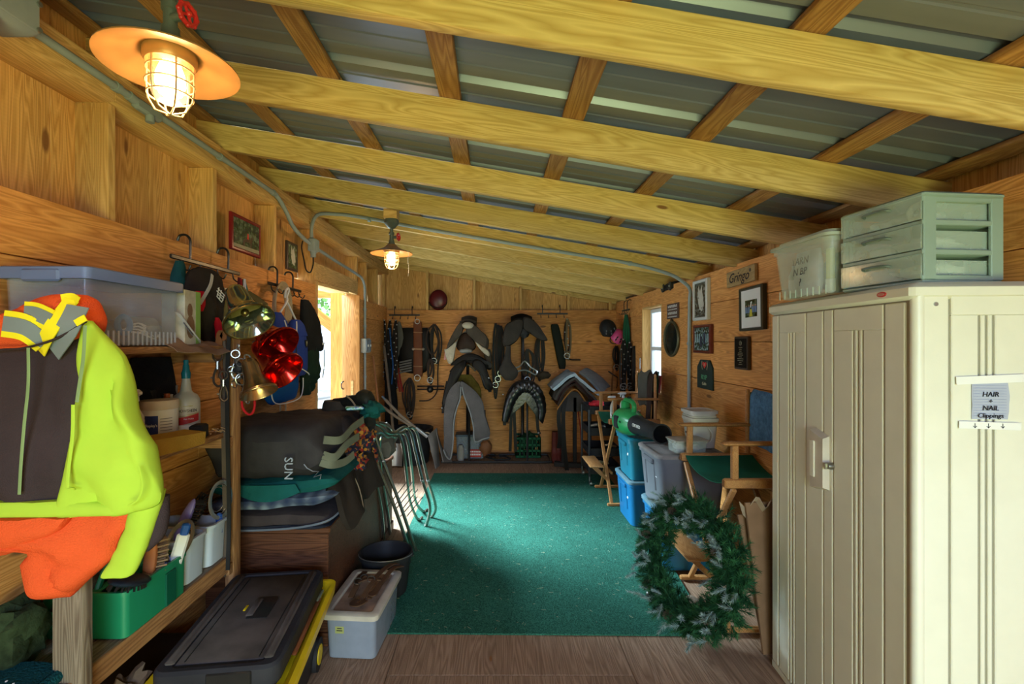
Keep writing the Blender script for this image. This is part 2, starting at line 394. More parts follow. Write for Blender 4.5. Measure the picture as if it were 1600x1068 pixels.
for (a, b, z) in ((YR, 1.95, 2.633), (1.95, 4.2, 2.633), (4.2, 7.0, 2.633), (YR, 2.7, 2.70), (2.7, 7.0, 2.70)):
    board('top_plate', wl, (-1.645, a+.001, z), (-1.645, b-.001, z), 0.06, 0.17, W_STUD)
board('header', wl, (-1.60, 4.19, 2.24), (-1.60, 5.47, 2.24), 0.16, 0.04, W_STUD)
# door opening lining and the plank-built door folded open outside
d1 = struct('door_1')
board('jamb', d1, (-1.65, 4.155, 0), (-1.65, 4.155, 2.15), 0.03, 0.20, W_STUD, up=(0, 1, 0))
board('jamb', d1, (-1.65, 5.465, 0), (-1.65, 5.465, 2.15), 0.03, 0.20, W_PINE, up=(0, 1, 0))
board('jamb_head', d1, (-1.65, 4.17, 2.13), (-1.65, 5.05, 2.15), 0.03, 0.20, W_STUD)
h = MB().tube(spline([(-1.73, 5.46, 1.16), (-1.74, 5.42, 1.15), (-1.745, 5.41, 1.12), (-1.74, 5.42, 1.08), (-1.73, 5.46, 1.07)]), 0.007, 6).build('door_handle', M_BLKM, d1)
MB().box((-1.63, 5.445, 1.06), (0.03, 0.012, 0.22), bev=.003).build('latch_plate', W_STUD, d1)
# back wall
wb = struct('wall_back')
rb = [2.077, 1.885, 1.583, 1.27, 0.95, 0.635, 0.32, 0.0]
for k, (zt, zb) in enumerate(zip(rb, rb[1:])):
    cuts = [XL, XR] if k % 3 == 0 else ([XL, 0.3, XR] if k % 3 == 1 else [XL, -0.55, XR])
    for a, b in zip(cuts, cuts[1:]):
        board('plank', wb, (a+.001, YB+.0125, (zt+zb)/2), (b-.001, YB+.0125, (zt+zb)/2), zt-zb-.004, .025, W_PINE)
x = -1.76
while x < 1.95:
    wd = random.choice((.17, .2, .23)); x2 = min(x+wd, 1.95)
    g = 0.006 if (abs(x2+0.52) < .11 or abs(x2+0.2) < .11) else -0.006; yo = 7.055+.012*(int(x*100) % 2)
    board('siding_board', wb, ((x+x2)/2, yo, 0), ((x+x2)/2, yo, zr((x+x2)/2)+.16), x2-x-g, .022, W_SIDE, up=(1, 0, 0))
    x += wd
for x in (-1.62, -0.98, -0.29, 0.39, 1.09, 1.70):
    board('stud', wb, (x, 6.985, 0), (x, 6.985, zr(x)+0.02), 0.038, 0.115, W_STUD, up=(1, 0, 0))
# right wall with the window opening
wr_ = struct('wall_right')
WY0, WY1, WZ0, WZ1 = 5.03, 5.70, 1.05, 2.02
rr_ = [2.19, 1.933, 1.616, 1.30, 0.98, 0.66, 0.34, 0.0]
for k, (zt, zb) in enumerate(zip(rr_, rr_[1:])):
    c0 = [YR, 0.9+0.3*(k % 2), 3.05+0.85*((k+1) % 2), WY0]
    z0, z1 = zb, zt
    for a, b in zip(c0, c0[1:]): board('plank', wr_, (XR+.0125, a+.001, (zt+zb)/2), (XR+.0125, b-.001, (zt+zb)/2), zt-zb-.004, .025, W_PINE)
    board('plank', wr_, (XR+.0125, WY1, (zt+zb)/2), (XR+.0125, YB, (zt+zb)/2), zt-zb-.004, .025, W_PINE)
    za = max(zb, WZ1) if zt > WZ1 else None
    if zt > WZ1: board('plank', wr_, (XR+.0125, WY0, (zt+WZ1)/2), (XR+.0125, WY1, (zt+WZ1)/2), zt-WZ1-.004, .025, W_PINE)
    elif zt <= WZ0+.3 and zb < WZ0:
        t = min(zt, WZ0); board('plank', wr_, (XR+.0125, WY0, (t+zb)/2), (XR+.0125, WY1, (t+zb)/2), t-zb-.004, .025, W_PINE)
y = YR
while y < YB:
    yy = min(y+.24, 7.04)
    if yy < WY0+.02 or y > WY1-.02: board('siding_board', wr_, (1.945, (y+yy)/2, 0), (1.945, (y+yy)/2, 2.33), yy-y-.003, .022, W_SIDE, up=(0, 1, 0))
    else:
        board('siding_board', wr_, (1.945, (y+yy)/2, 0), (1.945, (y+yy)/2, WZ0-.04), yy-y-.003, .022, W_SIDE, up=(0, 1, 0))
        board('siding_board', wr_, (1.945, (y+yy)/2, WZ1+.04), (1.945, (y+yy)/2, 2.33), yy-y-.003, .022, W_SIDE, up=(0, 1, 0))
    y += .24
board('top_plate', wr_, (1.87, YR, 2.08), (1.87, 3.3, 2.08), .07, .13, W_STUD)
board('top_plate', wr_, (1.87, 3.3, 2.08), (1.87, 7.0, 2.08), .07, .13, W_STUD)
w1 = struct('window_1')
board('jamb', w1, (1.86, WY1-.01, WZ0), (1.86, WY1-.01, WZ1), .02, .16, W_STUD, up=(0, 1, 0))
board('jamb', w1, (1.86, WY0+.01, WZ0), (1.86, WY0+.01, WZ1), .02, .16, W_STUD, up=(0, 1, 0))
board('jamb_head', w1, (1.86, WY0+.02, WZ1-.01), (1.86, WY1-.02, WZ1-.01), .02, .16, W_STUD)
board('window_sill', w1, (1.85, WY0+.02, WZ0+.01), (1.85, WY1-.02, WZ0+.01), .02, .18, W_STUD)
M_SASH = plain('white_sash', (0.70, 0.76, 0.80), .4, var=.03)
sx_ = 1.90; ym = (WY0+WY1)/2; zm = (WZ0+WZ1)/2
mb = MB()
for yy in (WY0+.045, WY1-.045): mb.box((sx_, yy, zm), (.05, .05, WZ1-WZ0-.05), bev=.004)
for zz in (WZ0+.045, zm, WZ1-.045): mb.box((sx_, ym, zz), (.05, WY1-WY0-.1, .045), bev=.004)
mb.build('window_frame', M_SASH, w1)
gl = plain('window_glass', (0.8, 0.9, 0.95), .05, var=0.0, alpha=0.12)
for za, zb in ((WZ0+.07, zm-.02), (zm+.02, WZ1-.07)): MB().box((sx_+.005, ym, (za+zb)/2), (.004, WY1-WY0-.1, zb-za)).build('pane', gl, w1)
# rear wall with a wide opening the daylight enters through
we = struct('wall_rear')
for k in range(8):
    za = k*.3; zb = za+.297
    board('plank', we, (XL, YR-.0125, (za+zb)/2), (-0.75, YR-.0125, (za+zb)/2), zb-za, .025, W_PINE)
    board('plank', we, (1.45, YR-.0125, (za+zb)/2), (XR, YR-.0125, (za+zb)/2), zb-za, .025, W_PINE)
    if za > 2.05: board('plank', we, (-.75, YR-.0125, (za+zb)/2), (1.45, YR-.0125, (za+zb)/2), zb-za, .025, W_PINE)
board('plank', we, (XL, YR-.0125, 2.55), (XR, YR-.0125, 2.40), .25, .025, W_PINE)
# ceiling: rafters, purlins, ribbed steel sheets
ce = struct('ceiling')
RY = [-.88, -.16, 0.56, 1.30, 2.0, 2.74, 3.47, 4.20, 4.93, 5.66, 6.39, 6.96]
RT, RH = 0.042, 0.145
for y in RY:
    yc = y+RT/2
    board('rafter', ce, (-1.78, yc, zr(-1.78)+RH/2), (2.05, yc, zr(2.05)+RH/2), RH, RT, W_RAFT)
for x in (-1.66, -1.22, -.70, -.185, .335, .87, 1.41, 1.86):
    z = zr(x)+RH*1.02+.012
    a = 0.0
    cuts = [YR-.1, 2.02+(.72 if int(x*7) % 2 else 0), 7.1]
    for p, q in zip(cuts, cuts[1:]):
        o = board('purlin', ce, (x, p+.001, z), (x, q-.001, z), .092, .022, W_PURL, up=(1, 0, -SLOPE))
# ribbed sheet profile along Y
prof = []
P_ = 0.30
y = YR-.15
ns = 0
while y < 7.15:
    w_ = [y, y+.018, y+.036, y+.054]
    prof += [(y, 0), (y+.014, .024), (y+.044, .024), (y+.058, 0), (y+.125, 0), (y+.130, .004), (y+.142, .004), (y+.147, 0), (y+.21, 0), (y+.215, .004), (y+.227, .004), (y+.232, 0)]
    y += P_
SW = P_*3
y0 = YR-.15
n = 0
while y0+n*SW < 7.1:
    seg = [(p, h) for p, h in prof if y0+n*SW-1e-6 <= p < y0+(n+1)*SW-1e-6]
    seg.append((seg[-1][0]+.068, 0)); seg.append((seg[-1][0]+.014, .024))
    mb = MB(); zb = RH*1.02+.026+.0015*(n % 2)
    A = [Vector((-1.95, p, zr(-1.95)+zb+h)) for p, h in seg]; B = [Vector((2.2, p, zr(2.2)+zb+h)) for p, h in seg]
    k = len(seg); up = Vector((0, 0, .001))
    mb.add(A+B+[a+up for a in A]+[b+up for b in B], [(i, i+1, k+i+1, k+i) for i in range(k-1)]+[(2*k+i, 3*k+i, 3*k+i+1, 2*k+i+1) for i in range(k-1)])
    mb.build('roof_sheet', M_ROOF, ce, sharp=20); n += 1
# carpet
cx0 = -0.72
def carpet():
    m, nt, b = new_mat('green_turf')
    tc = nd(nt, 'ShaderNodeTexCoord'); n1 = nd(nt, 'ShaderNodeTexNoise'); n1.inputs['Scale'].default_value = 160; n1.inputs['Detail'].default_value = 4
    n2 = nd(nt, 'ShaderNodeTexNoise'); n2.inputs['Scale'].default_value = 2.2; n2.inputs['Detail'].default_value = 4
    for n_ in (n1, n2): lk(nt, tc.outputs['Object'], n_.inputs['Vector'])
    r = nd(nt, 'ShaderNodeValToRGB'); r.color_ramp.elements[0].position = .32; r.color_ramp.elements[1].position = .72
    r.color_ramp.elements[0].color = (.006, .055, .036, 1); r.color_ramp.elements[1].color = (.055, .235, .165, 1)
    lk(nt, n1.outputs[0], r.inputs[0])
    mx = nd(nt, 'ShaderNodeMixRGB', blend_type='MULTIPLY'); mx.inputs[0].default_value = .6
    r2 = nd(nt, 'ShaderNodeValToRGB'); r2.color_ramp.elements[0].position = .35; r2.color_ramp.elements[0].color = (.6, .62, .6, 1); r2.color_ramp.elements[1].position = .65
    lk(nt, n2.outputs[0], r2.inputs[0]); lk(nt, r.outputs[0], mx.inputs[1]); lk(nt, r2.outputs[0], mx.inputs[2])
    lk(nt, mx.outputs[0], b.inputs['Base Color']); b.inputs['Roughness'].default_value = .95; b.inputs['Specular IOR Level'].default_value = .15
    bp = nd(nt, 'ShaderNodeBump'); bp.inputs['Strength'].default_value = 1; bp.inputs['Distance'].default_value = .01; lk(nt, n1.outputs[0], bp.inputs['Height']); lk(nt, bp.outputs[0], b.inputs['Normal'])
    return m
mb = MB()
cor = [(-0.60, 2.62), (-0.66, 2.66), (-0.72, 2.78), (-0.74, 4.2), (-0.735, 5.8), (1.36, 5.78), (1.36, 4.4), (1.28, 3.4), (1.20, 2.60), (0.3, 2.61)]
vs = [(x, y, .001) for x, y in cor]+[(x, y, .010) for x, y in cor]
k = len(cor)
mb.add(vs, [tuple(range(k-1, -1, -1)), tuple(range(k, 2*k))]+[(i, (i+1) % k, k+(i+1) % k, k+i) for i in range(k)])
tag(mb.build('carpet', carpet()), 'dark green artificial turf carpet lying flat across the wooden floor', 'carpet')
# straw and shavings trodden into the turf: nobody could count them
mb = MB()
for i in range(420):
    x = random.uniform(-.65, 1.2); y = random.uniform(2.65, 5.6); a = random.uniform(0, PI); L = random.uniform(.006, .03)
    mb.box((x, y, .0125), (L, .0012, .001), rot=(0, 0, a))
tag(mb.build('straw_bits', plain('straw', (.42, .40, .26), .8)), 'pale straw bits scattered over the green turf carpet', 'straw', kind='stuff')

# ------------------------------------------------------------------ outside the side door
g = MB().box((-8, 6, -.16), (14, 22, .1)).build('ground', plain('pale_gravel', (.50, .49, .47), .95, bump=.4, bscale=20)); g['kind'] = 'structure'
g = MB().box((0, -8, -.16), (10, 12, .1)).build('ground', plain('lawn', (.10, .22, .05), .95, bump=.4, bscale=20)); g['kind'] = 'structure'
t = thing('porch_frame', 'honey-coloured timber porch post with knee brace outside the side door', 'porch frame', (-1.90, 5.80, -.11))
board('post', t, (0, 0, 0), (0, 0, 2.6), .16, .14, W_PINE, up=(1, 0, 0))
board('beam', t, (-1.6, -.01, 2.36), (.1, -.01, 2.36), .2, .09, W_PINE)
board('knee_brace', t, (-.72, -.02, 2.42), (-.02, -.02, 1.87), .12, .07, W_PINE)
M_BARK = plain('bark', (.16, .13, .11), .9, bump=.6, bscale=25)
M_LEAF = plain('leaves', (.13, .27, .07), .8, var=.4)
def tree(x, y, h, label, s):
    t = thing('tree', label, 'tree', (x, y, -.12))
    mb = MB(); mb.tube([(0, 0, 0), (.05, 0, h*.3), (-.05, .05, h*.6), (.1, 0, h)], [.28*s, .2*s, .15*s, .04*s], 9)
    for k in range(9):
        a = k*2.4; z = h*(.35+.06*k); mb.tube([(0, 0, z), (math.cos(a)*.8*s, math.sin(a)*.8*s, z+.4), (math.cos(a)*1.7*s, math.sin(a)*1.5*s, z+1.0)], [.09*s, .06*s, .02*s], 6)
    mb.build('trunk', M_BARK, t)
    lf = MB(); rnd = random.Random(int(x*10))
    for k in range(1400):
        a = rnd.uniform(0, 2*PI); r = rnd.uniform(.3, 2.4)*s; z = rnd.uniform(h*.42, h*1.15)
        c = Vector((math.cos(a)*r, math.sin(a)*r, z)); u = Vector((rnd.uniform(-1, 1), rnd.uniform(-1, 1), rnd.uniform(-1, 1))).normalized()*.10; v = u.orthogonal().normalized()*.06
        lf.add([c-u, c-v, c+u, c+v], [(0, 1, 2, 3)])
    o = lf.build('foliage', M_LEAF, t); o['kind'] = 'stuff'
tree(-5.6, 13.5, 5.5, 'grey-barked leafy tree standing near the porch post outside the door', 1.0)
tree(-9.5, 17.0, 6.0, 'more distant leafy tree seen through the side door', 1.2)
t = thing('rail_fence', 'thin white wire and rail fence crossing the yard beyond the door', 'fence', (-6.2, 11.0, -.11))
for x in (-1.8, -.2, 1.4, 3.0): MB().box((x, 0, .6), (.09, .09, 1.2), bev=.01).build('post', M_WHP, t)
for z in (.5, .85, 1.12): MB().box((.6, 0, z), (5.0, .03, .05), bev=.004).build('rail', M_WHP, t)
# ------------------------------------------------------------------ lamps
M_GALV = plain('galvanised_green', (.16, .19, .18), .4, .5)
M_SHADE = plain('lamp_shade_enamel', (.40, .21, .07), .35, .2)
M_BRASS = plain('cage_brass', (.62, .45, .25), .35, .6)
M_BULB = emis('bulb_glow', (1.0, .72, .38), 9.0)
def make_lamp():
    t = thing('pendant_lamp', 'x', 'lamp')
    # origin at the rim of the shade, centre
    MB().lathe([(.0, .255), (.05, .255), (.055, .245), (.055, .225), (.03, .195), (.016, .185), (0, .185)], 20).build('canopy', M_GALV, t)
    MB().lathe([(0, .19), (.013, .19), (.013, .16), (.021, .158), (.021, .142), (.016, .14), (.016, .10), (.021, .098), (.021, .086), (.026, .07), (.03, .055), (0, .055)], 16).build('pipe_stem', M_GALV, t)
    v = MB().tube([(0.01, -.005, .12), (.05, -.015, .12)], .011, 10)
    v.build('valve_body', M_GALV, t)
    hw = MB(); M = Matrix.Translation((.056, -.018, .12)) @ Euler((0, PI/2, -.25)).to_matrix().to_4x4()
    hw.torus(.024, .006, 20, 8, M)
    for k in range(8):
        a = k*PI/4; hw.blob(M @ Vector((.026*math.cos(a), .026*math.sin(a), 0)), .0065, 8, 6)
    for k in range(4):
        a = k*PI/2+.4; hw.tube([M @ Vector((0, 0, 0)), M @ Vector((.024*math.cos(a), .024*math.sin(a), 0))], .004, 6)
    hw.blob(M @ Vector((0, 0, .004)), .008, 8, 6); hw.build('hand_wheel', M_RED, t)
    MB().lathe([(.0, .068), (.033, .066), (.052, .045), (.085, .028), (.150, .004), (.156, .0), (.157, -.004), (.154, -.004), (.084, .020), (.052, .038), (.046, .04), (0, .04)], 40).build('shade', M_SHADE, t)
    MB().lathe([(.0, .036), (.060, .034), (.060, .012), (.054, .004), (.048, .004), (.046, .014), (0, .016)], 28).build('collar', M_SHADE, t)
    MB().lathe([(.0, .01), (.022, .008), (.032, -.02), (.034, -.045), (.026, -.068), (.012, -.078), (0, -.08)], 20).build('bulb', M_BULB, t)
    jar = MB().lathe([(.042, .012), (.043, -.05), (.040, -.075), (.025, -.09), (.0, -.093)], 24)
    jg = clear('jar_glass', (1, .93, .8), .10, .03); jar.build('glass_jar', jg, t)
    cg = MB()
    for z, r in ((-.012, .052), (-.045, .053), (-.075, .050)): cg.torus(r, .0022, 24, 6, Matrix.Translation((0, 0, z)))
    for k in range(3):
        a = k*PI/3+.3; pts = [(.052, .008), (.053, -.05), (.049, -.085), (.034, -.112), (.0, -.122), (-.034, -.112), (-.049, -.085), (-.053, -.05), (-.052, .008)]
        cg.tube([(r*math.cos(a), r*math.sin(a), z) for r, z in pts], .0024, 6)
    cg.build('wire_cage', M_BRASS, t)
    return t
L1 = make_lamp(); L1.location = (-.82, 1.20, 2.315); L1['label'] = 'large near caged lamp with red valve wheel, lit, at upper left'
L2 = copy_tree(L1); L2.location = (-.775, 3.58, 2.285); L2['label'] = 'farther small caged lamp with red valve wheel hanging above the blankets'
for i, L in enumerate((L1, L2)):
    L['group'] = 'industrial caged pendant lamps'
    pl = bpy.data.lights.new('bulb_light', 'POINT'); pl.energy = 5 if i == 0 else 7; pl.color = (1, .62, .28); pl.shadow_soft_size = .03
    po = bpy.data.objects.new('bulb_light', pl); C.objects.link(po); po.location = Vector(L.location)+Vector((0, 0, -.105))
# extra blocking that each canopy is screwed to
for (x, y, za) in ((-.82, 1.20, 2.57), (-.775, 3.58, 2.54)):
    o = board('mounting_block', ce, (x-.05, y, za+.045), (x+.05, y, za+.045), .09, .10, W_STUD)
# string on the far lamp
tag(MB().tube(spline([(-.645, 3.50, 2.282), (-.628, 3.49, 2.27), (-.636, 3.49, 2.22), (-.630, 3.49, 2.17), (-.633, 3.49, 2.10)]), .0014, 5).build('pull_string', M_PAPER), 'thin twine dangling from the rim of the far lamp', 'string')

# ------------------------------------------------------------------ conduit and boxes
def conduit(pts, r, label, name='conduit', n=8):
    o = MB().tube(spline(pts, n), r, 10).build(name, M_CON); return tag(o, label, 'conduit')
xc = XL+.022
t = thing('conduit', 'long grey conduit running down the top of the left wall', 'conduit')
pa = [(xc, 1.47, 2.655), (xc, 1.7, 2.655), (xc, 2.0, 2.655), (xc, 3.2, 2.655), (xc, 3.36, 2.645), (xc, 3.50, 2.58), (xc, 3.62, 2.50), (xc, 3.80, 2.455), (xc, 3.98, 2.435)]
MB().tube(spline(pa, 8), .0155, 10).build('pipe', M_CON, t)
MB().tube(spline([(xc, 4.02, 2.43), (xc, 4.6, 2.40), (xc, 5.36, 2.37), (xc, 5.54, 2.34), (xc, 5.63, 2.26), (xc, 5.64, 2.1), (xc, 5.64, 1.66)], 8), .015, 10).build('pipe', M_CON, t)
MB().tube([(xc, 5.64, 1.48), (xc, 5.64, .02)], .015, 10).build('pipe', M_CON, t)
def clamp(t, p, ax):
    p = Vector(p); ax = Vector(ax).normalized()
    mb = MB(); mb.tube([p-ax*.012, p+ax*.012], .0205, 12); mb.build('clamp', M_STL if False else M_CON, t)
for y in (1.93, 2.66, 3.30): clamp(t, (xc, y, 2.655), (0, 1, 0))
for z in (2.0, 1.8, 1.2, .8, .3): clamp(t, (xc, 5.64, z), (0, 0, 1))
# in-line splice fitting
f = MB(); f.box((xc, 2.10, 2.645), (.035, .16, .05), bev=.01); f.tube([(xc, 1.99, 2.655), (xc, 2.03, 2.65)], .02, 12); f.lathe([(0, 0), (.018, 0), (.018, .03), (0, .03)], 14, Matrix.Translation((xc+.005, 2.11, 2.595))); f.build('inline_fitting', M_CON, t)
tb = thing('junction_box', 'grey ribbed junction box with black plug lead on the left wall', 'junction box', (xc+.01, 4.0, 2.43))
mb = MB(); mb.box((0, 0, 0), (.06, .10, .11), bev=.008)
for k in range(5): mb.box((.032, -.04+.02*k, 0), (.008, .006, .10), bev=.002)
mb.lathe([(0, 0), (.022, 0), (.022, .03), (.026, .03), (.026, .05), (0, .05)], 14, Matrix.Translation((0, 0, -.10))); mb.build('box_body', M_CON, tb)
MB().tube(spline([(0, 0, -.10), (0, .0, -.16), (0, -.06, -.235), (0, -.15, -.23), (0, -.19, -.16), (-.02, -.19, -.06), (-.02, -.17, .0)], 6), .006, 6).build('black_lead', M_BLKP, tb)
t = thing('conduit', 'grey conduit crossing under the ceiling from the junction box to the right wall', 'conduit')
yr = 4.20
pts = [(xc, 3.99, 2.48), (xc, 4.0, 2.60), (xc+.03, 4.05, 2.70), (xc+.12, yr-.03, 2.74), (xc+.35, yr-.02, zr(xc+.35)+.05)]
for x in (-.6, 0, .6, 1.2): pts.append((x, yr-.02, zr(x)+.04))
pts += [(1.52, yr-.02, zr(1.52)+.01), (1.66, yr-.02, 2.15), (1.745, 4.22, 2.08), (1.758, 4.26, 1.95), (1.758, 4.27, 1.4), (1.758, 4.27, .5)]
MB().tube(spline(pts, 8), .0145, 10).build('pipe', M_CON, t)
for x in (-1.1, -.3, .5, 1.2): clamp(t, (x, yr-.02, zr(x)+.04), (1, 0, -SLOPE))
clamp(t, (1.758, 4.27, 1.60), (0, 0, 1))
# top-left panel box and dark cable
tb = thing('electrical_panel', 'pale grey electrical box at the top left corner above the rack', 'electrical box', (-1.485, 1.275, 2.665))
mb = MB(); mb.box((0, 0, 0), (.13, .42, .20), bev=.012); mb.box((.068, 0, 0), (.008, .40, .18), bev=.003); mb.build('housing', plain('panel_grey', (.33, .37, .42), .5), tb)
for yy in (.195,):
    for zz in (-.08, .0, .08): MB().lathe([(0, 0), (.008, 0), (.008, .008), (0, .008)], 10, Matrix.Translation((.07, yy, zz)) @ Euler((0, PI/2, 0)).to_matrix().to_4x4()).build('screw', M_STL, tb)
MB().lathe([(0, 0), (.022, 0), (.026, .02), (.026, .035), (0, .035)], 14, Matrix.Translation((.03, .08, -.135))).build('cable_gland', M_CON, tb)
MB().tube(spline([(.03, .08, -.12), (.03, .06, -.20), (.0, -.03, -.26)]), .009, 8).build('black_cable', M_BLKP, tb)
# switch boxes on the far conduit
tb = thing('switch_box', 'grey double switch box on the conduit beside the door', 'switch', (XL+.02, 5.64, 1.57))
MB().box((.012, 0, 0), (.06, .22, .17), bev=.006).build('housing', plain('switch_grey', (.40, .42, .42), .45), tb)
for yy in (-.055, .055):
    MB().box((.046, yy, 0), (.01, .09, .14), bev=.004).build('cover_plate', plain('cover_grey', (.22, .26, .30), .4), tb)
    MB().box((.056, yy, .0), (.014, .012, .03), bev=.002).build('toggle', M_WHP, tb)
# ------------------------------------------------------------------ resin cabinet
def WM(t):
    """mesh builder that takes world coordinates for a part of an unrotated thing"""
    m = MB(); m.X = Matrix.Translation(-Vector(t.location)); return m
RR = (PI/2, 0, -PI/2)      # text on a face looking towards -X
M_RES = plain('almond_resin', (.74, .73, .62), .38, var=.03, bump=.04, bscale=250)
M_RES2 = plain('resin_groove', (.36, .33, .26), .5, var=.03)
cab = thing('storage_cabinet', 'tall almond plastic cabinet with vertical grooves and a taped paper note', 'cabinet', (1.31, 1.47, 0), math.atan2(.9, .08))
CW, CD, CH = .90, .385, 1.775
mb = MB(); mb.box((CW/2, -CD/2, CH/2), (CW-.012, CD-.012, CH)); mb.build('body', M_RES2, cab)
def strips(pos, z0, z1, put, th=.006):
    mb = MB()
    for a, b in pos:
        if a < b: put(mb, a, b, z0, z1, th)
    return mb
def sideput(mb, a, b, z0, z1, th): mb.box((.006-th/2, -(a+b)/2, (z0+z1)/2), (th+.004, b-a, z1-z0), bev=.0025)
def frontput(mb, a, b, z0, z1, th): mb.box(((a+b)/2, -.006+th/2, (z0+z1)/2), (b-a, th+.004, z1-z0), bev=.0025)
sp = MB()
for q in ((.018, .092), (.323, .385)): sideput(sp, *q, .03, CH, .006)
sideput(sp, .100, .315, 1.70, CH, .006)
for q in ((.100, .176), (.184, .196), (.204, .216), (.224, .315)): sideput(sp, *q, .03, 1.702, .006)
sp.build('side_panel', M_RES, cab)
for q0, slots, lst in ((0, .265, [(.045, .130), (.140, .405)]), (1, .714, [(.480, .595), (.605, .828), (.840, .895)])):
    dm = MB()
    for a, b in lst:
        if a < slots < b:
            frontput(dm, a, b, 1.66, 1.745, .006)
            frontput(dm, a, slots-.030, .04, 1.662, .006); frontput(dm, slots+.030, b, .04, 1.662, .006)
            frontput(dm, slots-.020, slots-.006, .04, 1.662, .006); frontput(dm, slots+.006, slots+.020, .04, 1.662, .006)
        else: frontput(dm, a, b, .04, 1.745, .006)
    if q0 == 0: frontput(dm, .415, .470, .04, 1.745, .006)
    door = dm.build('door', M_RES, cab)
    if q0 == 1:
        hm = MB(); hm.loft([[Vector((.478+x, y, z)) for x, z in ((-.045, 1.02+k), (.045, 1.0+k), (.045, 1.26-k), (-.045, 1.24-k))] for y, k in ((-.002, 0), (.028, .012))])
        hm.build('handle', plain('resin_handle', (.58, .52, .44), .4), door)
        MB().box((.500, .031, 1.135), (.030, .006, .15), bev=.002).build('grip', M_RES, door)
lk_ = MB().lathe([(0, 0), (.012, 0), (.014, .008), (.012, .022), (0, .024)], 16, Matrix.Translation((.412, .0, 1.125)) @ Euler((-PI/2, 0, 0)).to_matrix().to_4x4())
lk_.box((.412, .028, 1.125), (.006, .012, .026), bev=.002); lk_.build('lock_knob', M_CHR, cab)
MB().tube([(.012, -.012, .01), (.012, -.012, CH)], .018, 14).build('corner_post', M_RES, cab)
tp = MB(); tp.box((CW/2, -CD/2+.006, CH+.0), (CW+.012, CD+.024, .05), bev=.012); tp.box((CW/2, -CD/2, CH+.022), (CW-.02, CD-.02, .016), bev=.005); tp.build('top_cap', M_RES, cab)
MB().lathe([(0, 0), (.022, 0), (.020, .004), (0, .004)], 20, Matrix.Translation((.12, .017, CH+.002)) @ Euler((-PI/2, 0, 0)).to_matrix().to_4x4() @ Matrix.Diagonal((1, .42, 1, 1))).build('red_badge', M_RED, cab)
MB().lathe([(0, 0), (.017, 0), (.016, .0055), (0, .0055)], 20, Matrix.Translation((.12, .017, CH+.002)) @ Euler((-PI/2, 0, 0)).to_matrix().to_4x4() @ Matrix.Diagonal((1, .28, 1, 1))).build('badge_face', plain('badge_face', (.6, .25, .2), .3), cab)
for yy in (-.055, -.350):
    MB().lathe([(0, 0), (.007, 0), (.006, .004), (0, .004)], 12, Matrix.Translation((-.001, yy, 1.735)) @ Euler((0, -PI/2, 0)).to_matrix().to_4x4()).build('screw', M_STL, cab)
MB().box((CW/2, -CD/2, .02), (CW+.004, CD+.004, .04), bev=.006).build('base', M_RES, cab)
# taped note
nt_ = thing('paper_note', 'lined paper note reading hair and nail clippings taped to cabinet side', 'note', (1.31, 1.47, 1.38), cab.rotation_euler.z)
def noterow(y0, y1, z0, z1, m, name, tilt=0, th=.0012, x=-.0035):
    return MB().box((x, (y0+y1)/2, (z0+z1)/2-1.38), (th, abs(y1-y0), z1-z0), rot=(tilt, 0, 0)).build(name, m, nt_)
mp_ = plain('lined_paper', (.42, .45, .56), .7, var=.05)
nm = MB()
nm.sheet(lambda u, v: (-.0035-.003*noise.noise(Vector((u*3, v*4, 1)))-.001, -.155-.100*u-.006*math.sin(v*3)*(u > .9), .122-.120*v), 10, 10, .0008); nm.build('paper', mp_, nt_)
lm = MB()
for k in range(13): lm.box((-.0072, -.204, .012+.0085*k), (.0002, .094, .0007))
lm.build('ruled_lines', plain('rule_blue', (.25, .30, .45), .7), nt_)
noterow(-.108, -.302, 1.492, 1.516, M_PAPER, 'tape', tilt=-.05, x=-.0085)
noterow(-.116, -.290, 1.352, 1.374, M_PAPER, 'tape', tilt=.02, x=-.0085)
for s, z, sz in (('HAIR', 1.458, .021), ('+', 1.437, .02), ('NAIL', 1.416, .021), ('Clippings', 1.393, .020)):
    text(s, sz, M_INK, nt_, (-.0085, -.205, z-1.38), RR, shear=.15)
for yy in (-.160, -.198, -.238):
    a = MB(); a.tube([(-.0098, yy, -.010), (-.0098, yy, -.024)], .0008, 5); a.tube([(-.0098, yy-.005, -.018), (-.0098, yy, -.024), (-.0098, yy+.005, -.018)], .0008, 5); a.build('arrow_mark', M_INK, nt_)

# ------------------------------------------------------------------ three-drawer unit on top
M_DRW = plain('seafoam_plastic', (.27, .37, .33), .35, var=.04)
M_DCL = clear('drawer_clear', (.60, .74, .66), .34, .15)
ZC = 1.806
du = thing('drawer_unit', 'three-drawer translucent green plastic unit standing on the tall cabinet', 'drawer unit', (1.36, 1.50, ZC), D(96))
DW, DD, DH = .31, .285, .29
fm = MB()
fm.box((DW/2, -DD/2, DH-.008), (DW+.01, DD+.01, .018), bev=.006); fm.box((DW/2, -DD/2, .006), (DW, DD, .012), bev=.004)
for z in (DH*.345, DH*.67): fm.box((DW/2, -DD/2, z), (DW-.004, DD-.004, .014), bev=.002)
for x in (.006, DW-.006):
    for y in (-.025, -DD+.018): fm.box((x, y, DH/2), (.012, .045, DH-.02), bev=.003)
for z in (.018, DH*.345, DH*.67, DH-.022): fm.box((.006, -DD/2, z), (.010, DD, .018), bev=.003)
fm.box((DW/2, -DD+.004, DH/2), (DW-.01, .005, DH-.02)); fm.build('frame', M_DRW, du)
